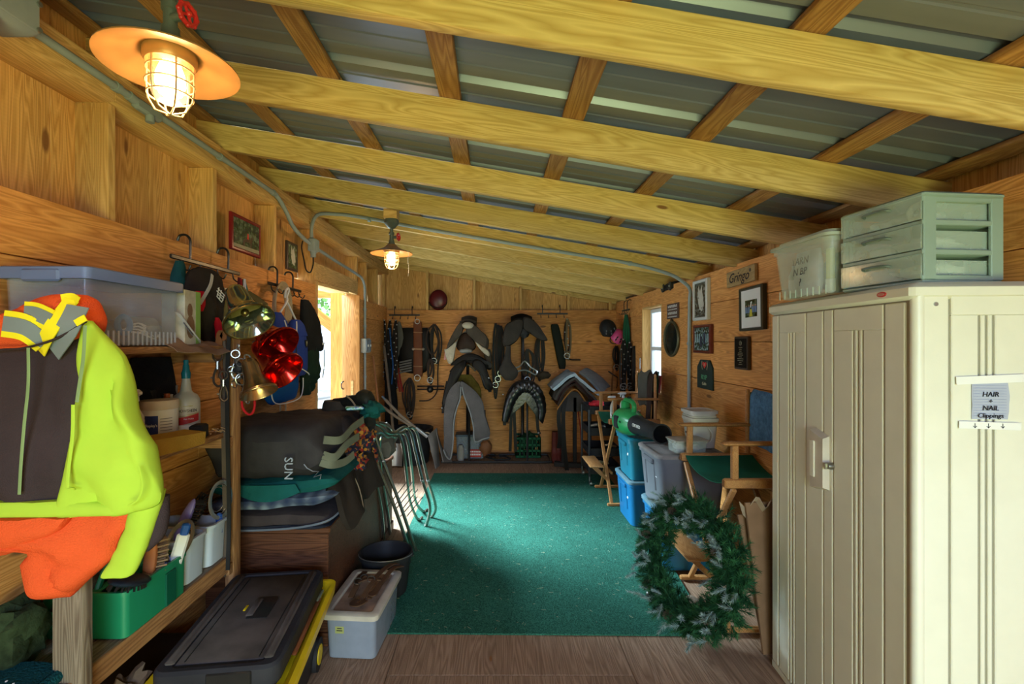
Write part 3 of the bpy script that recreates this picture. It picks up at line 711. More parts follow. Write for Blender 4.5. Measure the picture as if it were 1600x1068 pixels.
for k in range(3):
    z0 = .014+k*DH*.325; hh = .078
    dr = MB(); w2 = DW-.016
    dr.box((DW/2, .004, z0+hh/2), (w2+.012, .004, hh), bev=.002); dr.box((DW/2, -DD/2, z0+.004), (w2-.01, DD-.03, .003))
    for x in (.018, DW-.018): dr.box((x, -DD/2, z0+hh/2-.006), (.003, DD-.03, hh-.02))
    d = dr.build('drawer', M_DCL, du)
    hd = MB(); hd.tube(spline([(.105, .006, z0+.052), (.115, .022, z0+.056), (.155, .026, z0+.058), (.195, .022, z0+.056), (.205, .006, z0+.052)], 5), .0045, 8); hd.build('handle', plain('handle_green', (.10, .13, .11), .4), d)
    # contents seen through the plastic
    ct = MB(); rnd = random.Random(k)
    ct.blob((.10+.03*k, -.15, z0+.035), (.07, .10, .028), 14, 8, .3, k); ct.box((.22, -.12, z0+.025), (.08, .14, .035), rot=(0, 0, .3), bev=.008)
    if k == 2: ct.torus(.022, .010, 20, 8, Matrix.Translation((.06, -.04, z0+.035)) @ Euler((PI/2, 0, 0)).to_matrix().to_4x4())
    tag(ct.build('bandage_roll' if k == 2 else 'cotton_wrap', plain('wrap_white', (.62, .68, .60), .8), d))

# ------------------------------------------------------------------ clear bin with bags on the cabinet
M_CLR = clear('clear_bin', (.72, .82, .74), .28, .12)
M_CLRL = clear('clear_lid', (.62, .72, .62), .6, .2)
cb = thing('clear_bin', 'clear plastic bin with a written bag inside beside the drawer unit', 'bin', (1.452, 2.02, ZC), 0)
tm = MB(); tm.tub(.33, .38, .225, .84, .003, .03, .010, .02); tm.build('tub', M_CLR, cb)
lm = MB(); lm.rings([(.226, .345, .395, .03), (.238, .345, .395, .03), (.240, .30, .35, .03), (.256, .29, .34, .03), (.258, .24, .29, .02)]); lm.build('lid', M_CLRL, cb)
rb_ = MB()
for k in range(9): rb_.box((-.141-.0015, -.15+.0375*k, .02), (.003, .004, .035))
rb_.build('moulded_ribs', M_CLRL, cb)
bg_ = thing('zip_bag', 'zip bag marked yarn in black marker inside the clear bin', 'bag', (1.34, 2.02, ZC+.01))
b2 = MB(); b2.slab([(.0, -.07, .07, .03, 0), (.05, -.085, .085, .05, 0), (.12, -.085, .085, .045, 0), (.17, -.08, .08, .02, 0), (.19, -.08, .08, .006, 0)], 16, 10, .008)
b2_o = b2.build('bag_body', plain('bag_grey', (.42, .44, .44), .3, var=.2, scale=20), bg_); b2_o.rotation_euler = (0, 0, -PI/2)
for s, z in (('YARN', .145), ('N BP', .10), ('?', .055)): text(s, .042, M_INK, bg_, (-.034, .005, z), RR, shear=.2)
tu = thing('tape_tube', 'yellow and white tube standing in the clear bin', 'tube', (1.35, 1.90, ZC+.01))
MB().box((0, 0, .09), (.02, .035, .18), bev=.006).build('tube_body', plain('tube_yellow', (.55, .55, .10), .4), tu)
MB().box((0, 0, .03), (.024, .037, .06), bev=.006).build('tube_base', M_WHP, tu)
tu = thing('small_bottle', 'pale label bottle at the far end of the clear bin', 'bottle', (1.36, 2.145, ZC+.01))
MB().lathe([(0, 0), (.022, 0), (.022, .10), (.01, .13), (.01, .145), (0, .145)], 16).build('bottle_body', plain('bottle_grey', (.45, .50, .50), .3), tu)
MB().lathe([(0.0225, .02), (.0228, .02), (.0228, .08), (.0225, .08)], 16).build('bottle_label', M_PAPER, tu)
tu = thing('blue_pouch', 'dark blue bag of yarn filling the back of the clear bin', 'bag', (1.47, 1.99, ZC+.01))
MB().blob((0, 0, .09), (.055, .12, .085), 16, 10, .3, 4).build('pouch', plain('navy_yarn', (.06, .09, .17), .8, bump=.5), tu)

# ------------------------------------------------------------------ pictures on the right wall
def WR(px, py, off=0.0): 
    Y = (XR-off)*F/(px-VX); return Y, EYE-(py-VY)/F*Y
PHOTO = {}
def photo_mat(name, a, b, c, sc=30):
    m, nt, bs = new_mat(name)
    tc = nd(nt, 'ShaderNodeTexCoord'); n = nd(nt, 'ShaderNodeTexNoise'); n.inputs['Scale'].default_value = sc; n.inputs['Detail'].default_value = 5
    lk(nt, tc.outputs['Object'], n.inputs['Vector']); r = nd(nt, 'ShaderNodeValToRGB')
    r.color_ramp.elements[0].position = .38; r.color_ramp.elements[0].color = (*a, 1); r.color_ramp.elements[1].position = .62; r.color_ramp.elements[1].color = (*c, 1)
    e = r.color_ramp.elements.new(.5); e.color = (*b, 1)
    lk(nt, n.outputs[0], r.inputs[0]); lk(nt, r.outputs[0], bs.inputs['Base Color']); bs.inputs['Roughness'].default_value = .25; return m
P_TREE = photo_mat('photo_foliage', (.01, .02, .01), (.04, .07, .03), (.16, .20, .14))
P_BW = photo_mat('photo_mono', (.02, .02, .02), (.06, .06, .05), (.22, .22, .19), 40)
P_FIELD = photo_mat('photo_field', (.01, .03, .02), (.05, .09, .07), (.30, .36, .38), 55)
def framed(name, label, y0, y1, z0, z1, fm, fw, mount=None, mw=0, pm=None, th=.03, side='R', tilt=0.0, art=None):
    """frame hung on a side wall; local X runs towards the viewer's right"""
    cx = XR if side == 'R' else XL; s = -1 if side == 'R' else 1
    t = thing(name, label, 'picture frame', (cx+s*.001, (y0+y1)/2, (z0+z1)/2), rot=(0, tilt*0, -PI/2 if side == 'R' else PI/2))
    w, h = abs(y1-y0), z1-z0
    Rt = Euler((0, tilt, 0)).to_matrix()
    def add(mb, n_, m_): o = mb.build(n_, m_, t); o.rotation_euler = (0, tilt, 0); return o
    f = MB()
    f.loft([[Vector((x, y, z)) for x, z in ((-a, -b), (a, -b), (a, b), (-a, b))] for y, a, b in ((-.001, w/2, h/2), (-th*.8, w/2, h/2), (-th, w/2-fw*.3, h/2-fw*.3), (-th, w/2-fw*.8, h/2-fw*.8), (-th*.7, w/2-fw, h/2-fw))], cap=False)
    f.box((0, -.004, 0), (w-.004, .006, h-.004)); add(f, 'frame', fm)
    iw, ih = w/2-fw, h/2-fw
    if mount: add(MB().box((0, -th*.66, 0), (2*iw+.002, .003, 2*ih+.002)), 'mount', mount); iw -= mw; ih -= mw*1.3
    add(MB().box((0, -th*.66-.0025, 0), (2*iw, .003, 2*ih)), 'print', pm)
    if art:
        a = MB(); art(a, iw, ih, -th*.66-.0046); add(a, 'print_figures', art.mats)
    return t
def flatpoly(a, pts, y): a.prism(pts, .0004, Matrix.Translation((0, y, 0)))
def art_horse(a, w, h, y):
    a.m = 0; flatpoly(a, [(-.25*w, h*.95), (-.15*w, h*.7), (.05*w, h*.55), (.35*w, h*.95), (.4*w, h*.5), (.55*w, .2*h), (.7*w, -.35*h), (.4*w, -.75*h), (-.1*w, -.6*h), (-.3*w, -.2*h), (-.45*w, .25*h), (-.35*w, .6*h)], y)
    a.m = 1; flatpoly(a, [(-.35*w, .1*h), (-.25*w, .2*h), (-.18*w, .08*h)], y-.0005); flatpoly(a, [(.3*w, -.5*h), (.5*w, -.45*h), (.4*w, -.62*h)], y-.0005)
art_horse.mats = [plain('print_pale', (.50, .48, .42), .3), plain('print_dark', (.03, .03, .03), .3)]
def art_people(a, w, h, y):
    for k, x in enumerate((-.75, -.3, .35, .8)):
        a.m = 0; a.prism([(w*x-.2*w, -.5*h), (w*x+.2*w, -.5*h), (w*x+.17*w, .2*h), (w*x-.17*w, .2*h)], .0004, Matrix.Translation((0, y, 0)))
        a.m = 1; a.prism([(w*x+.13*w*math.cos(q*PI/4), .32*h+.09*h*math.sin(q*PI/4)) for q in range(8)], .0004, Matrix.Translation((0, y-.0002, 0)))
    a.m = 2; flatpoly(a, [(-.25*w, -.95*h), (.3*w, -.95*h), (.2*w, -.1*h), (-.1*w, -.1*h)], y-.0006)
    a.m = 3; flatpoly(a, [(-.08*w, .1*h), (.05*w, .1*h), (.25*w, .8*h), (0, .75*h)], y-.0008)
art_people.mats = [plain('print_blue', (.12, .20, .38), .3), plain('print_skin', (.5, .25, .18), .3), plain('print_yellow', (.6, .55, .05), .3), M_PAPER]
def art_crowd(a, w, h, y):
    rnd = random.Random(3); a.m = 0
    for k in range(7):
        x = -.85+.28*k; a.prism([(w*x-.1*w, -.3*h), (w*x+.1*w, -.3*h), (w*x+.08*w, .45*h), (w*x-.08*w, .45*h)], .0003, Matrix.Translation((0, y, 0)))
    a.m = 1
    for x, q in ((-.1, -.2), (.35, .05)): flatpoly(a, [((x-.15)*w, (q-.5)*h), ((x+.15)*w, (q-.5)*h), ((x+.2)*w, (q+.4)*h), ((x-.1)*w, (q+.5)*h)], y-.0005)
art_crowd.mats = [plain('print_cyan', (.22, .33, .36), .3), plain('print_navy', (.03, .04, .07), .3)]
def art_rider(a, w, h, y):
    a.m = 0; flatpoly(a, [(-.3*w, -.35*h), (-.1*w, -.2*h), (.25*w, -.2*h), (.35*w, .1*h), (.45*w, .05*h), (.4*w, -.3*h), (.35*w, -.75*h), (.28*w, -.75*h), (.25*w, -.4*h), (-.15*w, -.45*h), (-.2*w, -.8*h), (-.27*w, -.8*h)], y)
    a.m = 1; flatpoly(a, [(0, -.2*h), (.15*w, -.2*h), (.13*w, .2*h), (.03*w, .2*h)], y-.0004)
    a.m = 2; flatpoly(a, [(-w, -h), (w, -h), (w, -.72*h), (-w, -.78*h)], y+.0002)
art_rider.mats = [plain('print_bay', (.07, .03, .02), .3), M_RED, plain('print_sand', (.33, .30, .22), .3)]
M_FWH = plain('frame_white', (.60, .60, .60), .4, var=.03); M_FDK = plain('frame_dark', (.035, .04, .03), .35); M_FRB = plain('frame_redbrown', (.13, .02, .012), .3); M_FRD = plain('frame_red', (.22, .008, .012), .35)
M_FBR = plain('frame_brown', (.05, .03, .02), .4)
framed('framed_photo', 'white framed portrait of a pale horse beside the conduit on right wall', 3.89, 4.17, 1.80, 2.145, M_FWH, .028, M_FDK, .008, P_BW, .035, art=art_horse)
framed('framed_photo', 'red-brown framed photo of a field crowd below the horse portrait', 3.84, 4.17, 1.52, 1.76, M_FRB, .024, None, 0, P_FIELD, .03, art=art_crowd)
framed('framed_photo', 'dark framed group photo with wide white mount hanging slightly crooked', 3.085, 3.38, 1.695, 1.995, M_FDK, .020, M_PAPER, .055, P_TREE, .035, tilt=-.025, art=art_people)
framed('framed_photo', 'red framed photo of horse and rider high on the left wall', 2.78, 3.13, 2.165, 2.385, M_FRD, .022, None, 0, P_TREE, .02, side='L', art=art_rider)
framed('framed_photo', 'dark brown framed photo of a white horse high on the left wall', 3.53, 3.72, 2.16, 2.375, M_FBR, .02, None, 0, P_TREE, .02, side='L', art=art_horse)
# left frames sit between the studs, on the siding ledge: moved back to the upright siding
# name board
nb = thing('name_board', 'wooden name board reading Gringo near top of the right wall', 'sign', (XR-.001, 3.385, 2.083), rot=(0, 0, -PI/2))
o = MB().box((0, -.012, 0), (.385, .022, .115), bev=.003).build('plaque_board', wood('sign_wood', (.30, .19, .08), (.45, .30, .13), vary=.05, kn=.03), nb); o.rotation_euler = (0, -.03, 0)
text('Gringo', .10, M_INK, nb, (-.02, -.0245, -.002), (PI/2, 0, 0), shear=.35)
MB().lathe([(0, 0), (.014, 0), (.004, .002), (0, .002)], 9, Matrix.Translation((.135, -.023, .028)) @ Euler((PI/2, 0, 0)).to_matrix().to_4x4()).build('flower_emblem', M_FBR, nb)
# award plaque
aw = thing('award_plaque', 'black and walnut award plaque with engraved gold lettering', 'plaque', (XR-.001, 3.37, 1.537), rot=(0, 0, -PI/2))
MB().box((0, -.012, 0), (.185, .024, .235), bev=.004).build('walnut_board', M_FBR, aw)
MB().box((0, -.0255, 0), (.155, .002, .205), bev=.001).build('black_plate', plain('plate_black', (.01, .01, .01), .2), aw)
M_GLD = plain('gold_print', (.45, .40, .24), .4, .5)
em = MB(); em.torus(.016, .0012, 18, 5, Matrix.Translation((0, -.027, .07)) @ Euler((PI/2, 0, 0)).to_matrix().to_4x4()); em.torus(.009, .0012, 14, 5, Matrix.Translation((0, -.027, .07)) @ Euler((PI/2, 0, 0)).to_matrix().to_4x4()); em.build('crest', M_GLD, aw)
for k, wd in enumerate((.05, .035, .03, .06, .07, .04, .08, .075, .03, .05)):
    MB().box((0, -.027, .040-k*.0135), (wd, .001, .004)).build('engraved_line', M_GLD, aw)
# RYP board
ry = thing('memorial_board', 'dark green coffin-shaped board lettered RYP with a red heart', 'sign', (XR-.001, 3.975, 1.342), rot=(0, 0, -PI/2))
MB().prism([(-.145, -.12), (.145, -.122), (.14, .06), (.085, .122), (-.085, .122), (-.145, .06)], -.012).build('board_face', plain('board_green', (.025, .04, .035), .5), ry)
hp = [(.030*math.sin(a)**3*1.0, .0019*(13*math.cos(a)-5*math.cos(2*a)-2*math.cos(3*a)-math.cos(4*a))+.082) for a in [2*PI*k/24 for k in range(24)]]
MB().prism([(x*1.3, z) for x, z in hp], -.0145).build('heart', plain('heart_red', (.55, .05, .04), .5), ry)
text('R', .028, plain('letter_green', (.35, .42, .3), .5), ry, (0, -.0152, .082), (PI/2, 0, 0))
text('RYP', .055, plain('letter_teal', (.10, .34, .18), .5), ry, (-.01, -.0128, -.025), (PI/2, 0, 0), sx=1.2)
text('Colin', .036, plain('letter_cream', (.55, .5, .33), .5), ry, (-.01, -.0128, -.078), (PI/2, 0, 0), shear=.2)
wm = MB()
for k in range(8):
    for s in (-1, 1):
        a = -1.2+k*.28; wm.blob((s*(.048+.006*math.cos(a*2)), -.0130, .045+k*.009), (.004, .001, .006), 6, 4)
wm.build('laurel', M_GLD, ry)
# oval mirror
om = thing('oval_mirror', 'oval dark mirror in a thin frame between window and conduit', 'mirror', (XR-.001, 4.72, 1.645), rot=(0, 0, -PI/2))
ME = Euler((PI/2, 0, 0)).to_matrix().to_4x4()
mb = MB(); mb.tube([(.185*math.cos(2*PI*k/40), -.014, .168*math.sin(2*PI*k/40)) for k in range(40)], .013, 8, closed=True); mb.build('rim', plain('mirror_rim', (.10, .09, .05), .4, .4), om)
MB().lathe([(0, 0), (1, 0), (1, .01), (0, .01)], 40, Matrix.Diagonal((.18, 1, .163, 1)) @ ME).build('glass', plain('mirror_glass', (.10, .12, .11), .06, .9, var=.02), om)
mb = MB(); mb.torus(.018, .004, 16, 6, Matrix.Translation((0, -.012, .185)) @ ME); mb.torus(.010, .004, 12, 6, Matrix.Translation((.03, -.012, .182)) @ ME); mb.build('hanging_loop', M_BLKM, om)
# small worded sign
sg = thing('small_sign', 'small dark plank sign with pale lettering right of the window', 'sign', (XR-.001, 4.695, 1.92), rot=(0, 0, -PI/2))
MB().box((0, -.006, 0), (.30, .012, .15), bev=.002).build('sign_face', plain('sign_brown', (.10, .06, .05), .6), sg)
for n_, z, q in ((8, .048, .026), (11, .016, .010), (8, -.020, .026), (10, -.056, .010)):
    m = MB(); wl_ = .24/n_
    for k in range(n_):
        x = -.12+wl_*(k+.5); m.box((x-wl_*.25, -.0126, z), (wl_*.18, .001, q)); m.box((x, -.0126, z+q*.3*(1 if k % 2 else -1)), (wl_*.6, .001, q*.18)); m.box((x+wl_*.2, -.0126, z), (wl_*.16, .001, q*(.9 if k % 3 else .5)))
    o = m.build('sign_lettering', M_PAPER, sg); o['kind'] = 'stuff'
# things on the ledge at the top of the right wall
t = thing('wheeled_gadget', 'black twin-wheeled gadget resting on the ledge above the window', 'gadget', (1.84, 4.85, 2.12))
mb = MB(); mb.box((-.02, 0, .055), (.09, .34, .09), bev=.02); mb.build('body', M_BLKP, t)
for y in (-.1, .1):
    M = Matrix.Translation((-.07, y, .055)) @ Euler((0, -PI/2, 0)).to_matrix().to_4x4()
    MB().lathe([(0, 0), (.045, 0), (.045, .012), (.03, .018), (.012, .01), (0, .012)], 20, M).build('wheel', plain('wheel_black', (.03, .03, .03), .3), t); MB().blob((-.084, y, .055), .010, 8, 6).build('hub', M_STL, t)
t = thing('wire_basket', 'black mesh basket resting on the ledge near the far right corner', 'basket', (1.84, 6.1, 2.12))
mb = MB()
for k in range(13): mb.tube([(-.05, -.35+.058*k, 0), (-.06, -.35+.058*k, .10)], .004, 5)
for z in (.01, .035, .06, .085): mb.tube([(-.056, -.36, z), (-.056, .36, z)], .004, 5)
mb.box((.0, 0, .03), (.07, .66, .05), bev=.01); mb.build('mesh', M_BLKM, t)

# ------------------------------------------------------------------ director chairs
def director_chair(name, label):
    t = thing(name, label, 'chair')
    W2, D2 = .30, .235          # half width, half depth; front is -Y
    for s in (-1, 1):
        x = s*W2
        MB().box((x, -.01, 1.055), (.05, .50, .022), bev=.008).build('arm', W_BEECH, t)
        MB().box((x, -D2+.045, .955), (.032, .034, .19), bev=.004).build('arm_post', W_BEECH, t)
        MB().lathe([(0, 0), (.015, 0), (.015, .44), (.010, .455), (.014, .47), (.010, .485), (0, .488)], 12, Matrix.Translation((x, D2-.03, .81))).build('back_post', W_BEECH, t)
        MB().box((x, 0, .835), (.036, 2*D2+.03, .052), bev=.006).build('seat_rail', W_BEECH, t)
        MB().box((x-s*.0, -D2-.018, .835), (.022, .004, .035), bev=.001).build('rail_end_plate', M_TAN, t)
        for y in (-D2+.03, D2-.03):
            a = Vector((x, y+(.012*s), .80)); b = Vector((-x*.97, y+(.012*s), .02))
            M = rot_to(b-a, (0, 1, 0)); mb = MB(); mb.box((a+b)/2, ((b-a).length, .022, .032), rot=M, bev=.004); mb.build('leg', W_BEECH, t)
        MB().box((s*(W2-.01), 0, .022), (.03, 2*D2+.05, .03), bev=.006).build('floor_rail', W_BEECH, t)
    fr = MB(); fr.box((0, -D2-.11, .37), (.44, .14, .016), bev=.004); fr.build('footrest', W_BEECH, t)
    for s in (-1, 1): 
        a = Vector((s*.17, -D2-.14, .362)); b = Vector((s*.12, -D2+.02, .21)); MB().box((a+b)/2, ((b-a).length, .02, .03), rot=rot_to(b-a), bev=.003).build('footrest_bracket', W_BEECH, t)
    MB().box((0, -D2+.045, .30), (.36, .018, .028), bev=.003).build('cross_rail', W_BEECH, t)
    m = MB(); m.sheet(lambda u, v: (-W2+.01+2*(W2-.01)*u, -D2+.01+2*(D2-.01)*v, .855-.075*math.sin(PI*u)**.8-.004*math.sin(9*u+v*4)), 16, 8, .004); m.build('seat', M_GRNP, t)
    m = MB(); m.sheet(lambda u, v: (-W2-.002+2*(W2+.002)*u, D2-.03+.02+.04*math.sin(PI*u)*(1-.3*v)-.0, 1.275-.165*v), 16, 6, .004); m.build('backrest', M_GRNP, t)
    return t
ca = director_chair('director_chair', 'tall wooden folding chair with green canvas and blue towel beside the cabinet')
ca.location = (1.52, 2.92, 0); ca.rotation_euler = (0, 0, -PI/2); ca['group'] = 'tall folding canvas chairs'
cb_ = copy_tree(ca); cb_['label'] = 'tall wooden folding canvas chair behind the teal totes under the window'
cb_.location = (1.37, 4.93, 0); cb_.rotation_euler = (0, 0, -PI/2)
# towel on the near chair's back: drapes over both sides of the canvas
M_TOWEL = plain('blue_towel', (.10, .23, .42), .95, bump=1.0, bscale=120, var=.25, scale=40)
def towel_fn(u, v):
    x = -.29+.42*u; s = v*2-1      # across the top
    zt = 1.30; L = .36
    y = .19+.045+(.030 if v > .5 else -.030)*min(1, abs(s)*6)+.006*math.sin(u*17+v*3)
    z = zt-abs(s)**1.1*L*(1.0 if s < 0 else .8)+(-.02*u)
    return (x, y, z)
m = MB(); m.sheet(towel_fn, 22, 30, .008)
tw = thing('towel', 'fluffy blue towel draped over the back of the near canvas chair', 'towel', (1.52, 2.92, 0), -PI/2)
m.build('cloth', M_TOWEL, tw)
gm = thing('draped_garment', 'grey and brown cloth draped over the far canvas chair back', 'garment', (1.37, 4.93, 0), -PI/2)
M_GB = plain('grey_brown_cloth', (.105, .10, .085), .95, bump=.4, bscale=90); M_BC = plain('brown_cloth', (.05, .03, .024), .95, bump=.4, bscale=90)
def gf(x0, x1, L, ph):
    def f(u, v):
        s = v*2-1; x = x0+(x1-x0)*u
        return (x-.04*abs(s)*(ph), .235+(.034 if v > .5 else -.034)*min(1, abs(s)*6)+.012*math.sin(u*9+ph)*abs(s), 1.31-.02*math.sin(u*5)-abs(s)*L)
    return f
MB().sheet(gf(-.24, .08, .36, 1), 14, 20, .006).build('grey_half', M_GB, gm); MB().sheet(gf(.07, .26, .50, 2), 12, 20, .006).build('brown_half', M_BC, gm)
# spray bottles and odds on the far chair's seat
def spray_bottle(name, label, loc, body, head, h=.2, r=.032, rz=0, lab=None, band=None):
    t = thing(name, label, 'bottle', loc, rz)
    MB().lathe([(0, 0), (r, 0), (r*1.03, h*.06), (r*1.03, h*.5), (r*.95, h*.58), (r*.42, h*.72), (r*.36, h*.78), (0, h*.78)], 20).build('bottle', body, t)
    if band: MB().lathe([(r*1.035, h*.12), (r*1.05, h*.12), (r*1.05, h*.45), (r*1.035, h*.45)], 20).build('bottle_label', band, t)
    mb = MB(); mb.lathe([(0, h*.78), (r*.45, h*.78), (r*.45, h*.86), (r*.25, h*.88), (0, h*.88)], 14)
    mb.box((-.008, 0, h*.94), (.075, .022, .026), bev=.007); mb.box((-.05, 0, h*.94), (.014, .014, .014), bev=.003); mb.box((-.028, 0, h*.87), (.010, .012, .035), rot=(0, .35, 0), bev=.003)
    mb.build('trigger_head', head, t); return t
spray_bottle('spray_bottle', 'white trigger spray bottle on the far chair seat behind the blower', (1.36, 4.98, .80), M_WHP, M_WHP, .29, .035)
spray_bottle('spray_bottle', 'second clear spray bottle beside it with a white trigger head', (1.27, 5.06, .80), clear('bottle_clear', (.8, .8, .75), .6), M_WHP, .24, .03)
t = thing('nozzle', 'small white hose nozzle lying on the front of the far chair seat', 'nozzle', (1.20, 4.86, .845), .4)
MB().tube([(0, 0, 0.02), (.05, 0, .025), (.09, .0, .045)], [.014, .012, .018], 10).build('nozzle_body', M_WHP, t)

# ------------------------------------------------------------------ totes
M_TEAL = plain('teal_plastic', (.01, .17, .245), .4, var=.05); M_TEAL2 = plain('blue_plastic', (.006, .13, .30), .4, var=.05)
M_GRY = plain('grey_plastic', (.145, .15, .165), .45, var=.05); M_LID = plain('slate_lid', (.13, .22, .26), .5, var=.12)
def tote(name, label, loc, w_, d_, h_, m, ml, rz=0, group='storage totes', sticker=True):
    t = thing(name, label, 'tote', loc, rz, group)
    mb = MB(); mb.tub(w_, d_, h_-.02, .84, .004, .05, .012, .03, 5); mb.build('tub', m, t)
    rb = MB()
    for s in (-1, 1): 
        rb.box((s*w_*.485, 0, h_-.075), (.03, d_*.45, .035), bev=.01)
        for k in (-1, 1): rb.box((s*w_*.455, k*d_*.2, h_*.55), (.014, .03, h_*.5), rot=(0, s*.06, 0), bev=.006)
    rb.build('handle', m, t)
    l = MB(); l.rings([(h_-.024, w_+.012, d_+.012, .06), (h_-.006, w_+.016, d_+.016, .062), (h_, w_-.0, d_-.0, .055), (h_, w_-.05, d_-.05, .04), (h_-.010, w_-.06, d_-.06, .04), (h_-.010, w_*.6, d_*.6, .03), (h_-.004, w_*.56, d_*.56, .03)], 5); l.build('lid', ml, t)
    if sticker:
        MB().box((-w_*.452, -d_*.22, h_*.62), (.002, .07, .05), rot=(0, .05, 0)).build('sticker', M_PAPER, t)
        mb = MB(); 
        for k in range(3): mb.box((-w_*.4545, -d_*.22, h_*.62+.012-.012*k), (.001, .05-.01*k, .003), rot=(0, .05, 0))
        mb.build('sticker_print', M_INK, t)
    return t
tote('storage_tote', 'blue tote with paper sticker at the bottom of the far stack', (1.37, 4.31, .012), .42, .50, .40, M_TEAL2, M_LID)
tote('storage_tote', 'teal tote on top of the far stack carrying the leaf blower', (1.36, 4.30, .408), .40, .47, .375, M_TEAL, M_TEAL)
tote('storage_tote', 'blue tote with slate lid behind the wreath under the grey one', (1.38, 3.50, .012), .46, .44, .42, M_TEAL2, M_LID)
tg = tote('storage_tote', 'large grey tote stacked on the near blue one beside the chair', (1.385, 3.51, .428), .50, .48, .40, M_GRY, plain('grey_lid', (.22, .20, .19), .6, var=.2))
t = thing('plastic_box', 'clear shallow box of white stuffing on the grey tote lid', 'box', (1.385, 3.40, .826), .10)
tm = MB(); tm.tub(.24, .17, .09, .9, .003, .02, .006, .012); tm.build('tub', M_CLR, t)
MB().rings([(.09, .25, .18, .02), (.098, .25, .18, .02), (.099, .22, .15, .02)]).build('lid', clear('dusty_lid', (.45, .42, .36), .75, .4), t)
st = MB().blob((0, 0, .045), (.10, .07, .036), 16, 10, .5, 2).build('stuffing', plain('white_fluff', (.6, .6, .58), .95, bump=.8), t)
# square pails
M_PAIL = plain('white_pail', (.58, .58, .52), .4, var=.05)
pb = thing('square_pail', 'white square pail with wire handle on grey tote lid near the wall', 'pail', (1.565, 3.60, .826), 0)
MB().rings([(0, .165, .165, .03), (.17, .195, .195, .035), (.19, .205, .205, .035), (.20, .205, .205, .035)]).build('pail_body', M_PAIL, pb)
MB().rings([(.20, .215, .215, .035), (.222, .215, .215, .035), (.226, .19, .19, .03)]).build('lid', M_PAIL, pb)
MB().tube(spline([(.0, -.105, .17), (.03, -.13, .12), (.02, -.13, .06), (-.02, -.115, .07)]), .004, 6).build('wire_handle', M_PAIL, pb)
m = MB()
for k in range(8): m.box((-.0925, .038-.011*k, .10), (.002, .008, .014))
m.build('pail_print', M_INK, pb)
pb2 = thing('pail_lid_stack', 'stacked white square tub with ribbed lid on top of the pail', 'pail', (1.56, 3.60, 1.053), .06)
MB().rings([(0, .19, .19, .03), (.012, .20, .20, .035), (.013, .185, .185, .03), (.026, .185, .185, .03), (.027, .21, .21, .035), (.05, .215, .215, .035), (.052, .18, .18, .03), (.046, .175, .175, .03)]).build('tub', M_PAIL, pb2)

# ------------------------------------------------------------------ leaf blower
lb = thing('leaf_blower', 'green cordless leaf blower with black nozzle lying on the teal tote', 'leaf blower', (1.19, 4.12, .915))
M_LB = plain('blower_green', (.015, .27, .075), .35, var=.05)
ax = Vector((1.245, 3.46, .935))-Vector((1.19, 4.12, .915)); Mx = rot_to(ax).to_4x4()      # X along nozzle
def LM(): m = MB(); m.X = Mx @ Matrix.Diagonal((1.0, 1.22, 1.22, 1)); return m
RX = Euler((0, PI/2, 0)).to_matrix().to_4x4()
m = LM(); m.lathe([(0, -.20), (.075, -.20), (.092, -.17), (.098, -.10), (.094, 0), (.078, .10), (.064, .14), (0, .14)], 24, RX); m.build('housing', M_LB, lb)
m = LM(); m.lathe([(0, -.215), (.070, -.215), (.080, -.20), (.088, -.16), (.080, -.16), (0, -.16)], 24, RX)
m.box((-.11, .085, .01), (.11, .03, .10), bev=.012); m.box((-.06, -.088, -.0), (.10, .02, .09), bev=.01); m.build('intake_cover', M_BLKP, lb)
m = LM(); m.lathe([(0, .12), (.066, .12), (.068, .16), (.060, .20), (.055, .36), (.052, .52), (.057, .56), (.060, .60), (.062, .62), (.054, .62), (.050, .56), (.047, .30), (0, .28)], 28, RX); m.build('nozzle', M_BLKP, lb)
m = LM(); m.tube(spline([(-.15, 0, .085), (-.14, 0, .135), (-.10, 0, .155), (-.02, 0, .155), (.05, 0, .145), (.08, 0, .12), (.07, 0, .075)], 5), .017, 10); m.box((-.12, 0, .115), (.08, .055, .07), bev=.012); m.build('handle', M_LB, lb)
m = LM(); m.box((-.03, 0, .172), (.05, .022, .018), bev=.006); m.build('trigger', M_BLKP, lb)
def rimtext(s, size, m, x, r, side, name='lettering'):
    o = text(s, size, m, lb, (0, 0, 0), (0, 0, 0), name); R = Mx @ Matrix.Translation((x, side*r, 0.012)) @ (Euler((PI/2, 0, 0)) if side < 0 else Euler((PI/2, 0, PI))).to_matrix().to_4x4(); o.matrix_local = R
rimtext('CERTIFIED', .036, M_PAPER, .30, .0715, -1)
rimtext('40V', .030, M_INK, .04, .114, -1)

# ------------------------------------------------------------------ wreath
wr = thing('evergreen_wreath', 'large artificial pine wreath with frosted tips leaning by the chair', 'wreath', (1.04, 2.50, .02))
rnd = random.Random(11)
ux = Vector((.40, -.917, 0)); nx = Vector((-.90, -.40, .16)).normalized(); uz = ux.cross(nx).normalized()
if uz.z < 0: uz = -uz
R0 = .27; cz = Vector((0, 0, .425))
def wp(a, r, off=0.0): return cz+ux*math.cos(a)*r*.98+uz*math.sin(a)*r+nx*off
MB().tube([wp(2*PI*k/40, R0) for k in range(40)], .035, 8, closed=True).build('wire_ring', plain('wreath_core', (.008, .022, .010), .9), wr)
M_N1 = plain('needles_dark', (.012, .055, .022), .7, var=.3, scale=30); M_N2 = plain('needles_mid', (.025, .10, .038), .7, var=.3, scale=30); M_N3 = plain('needles_frost', (.22, .30, .29), .8, var=.4, scale=60)
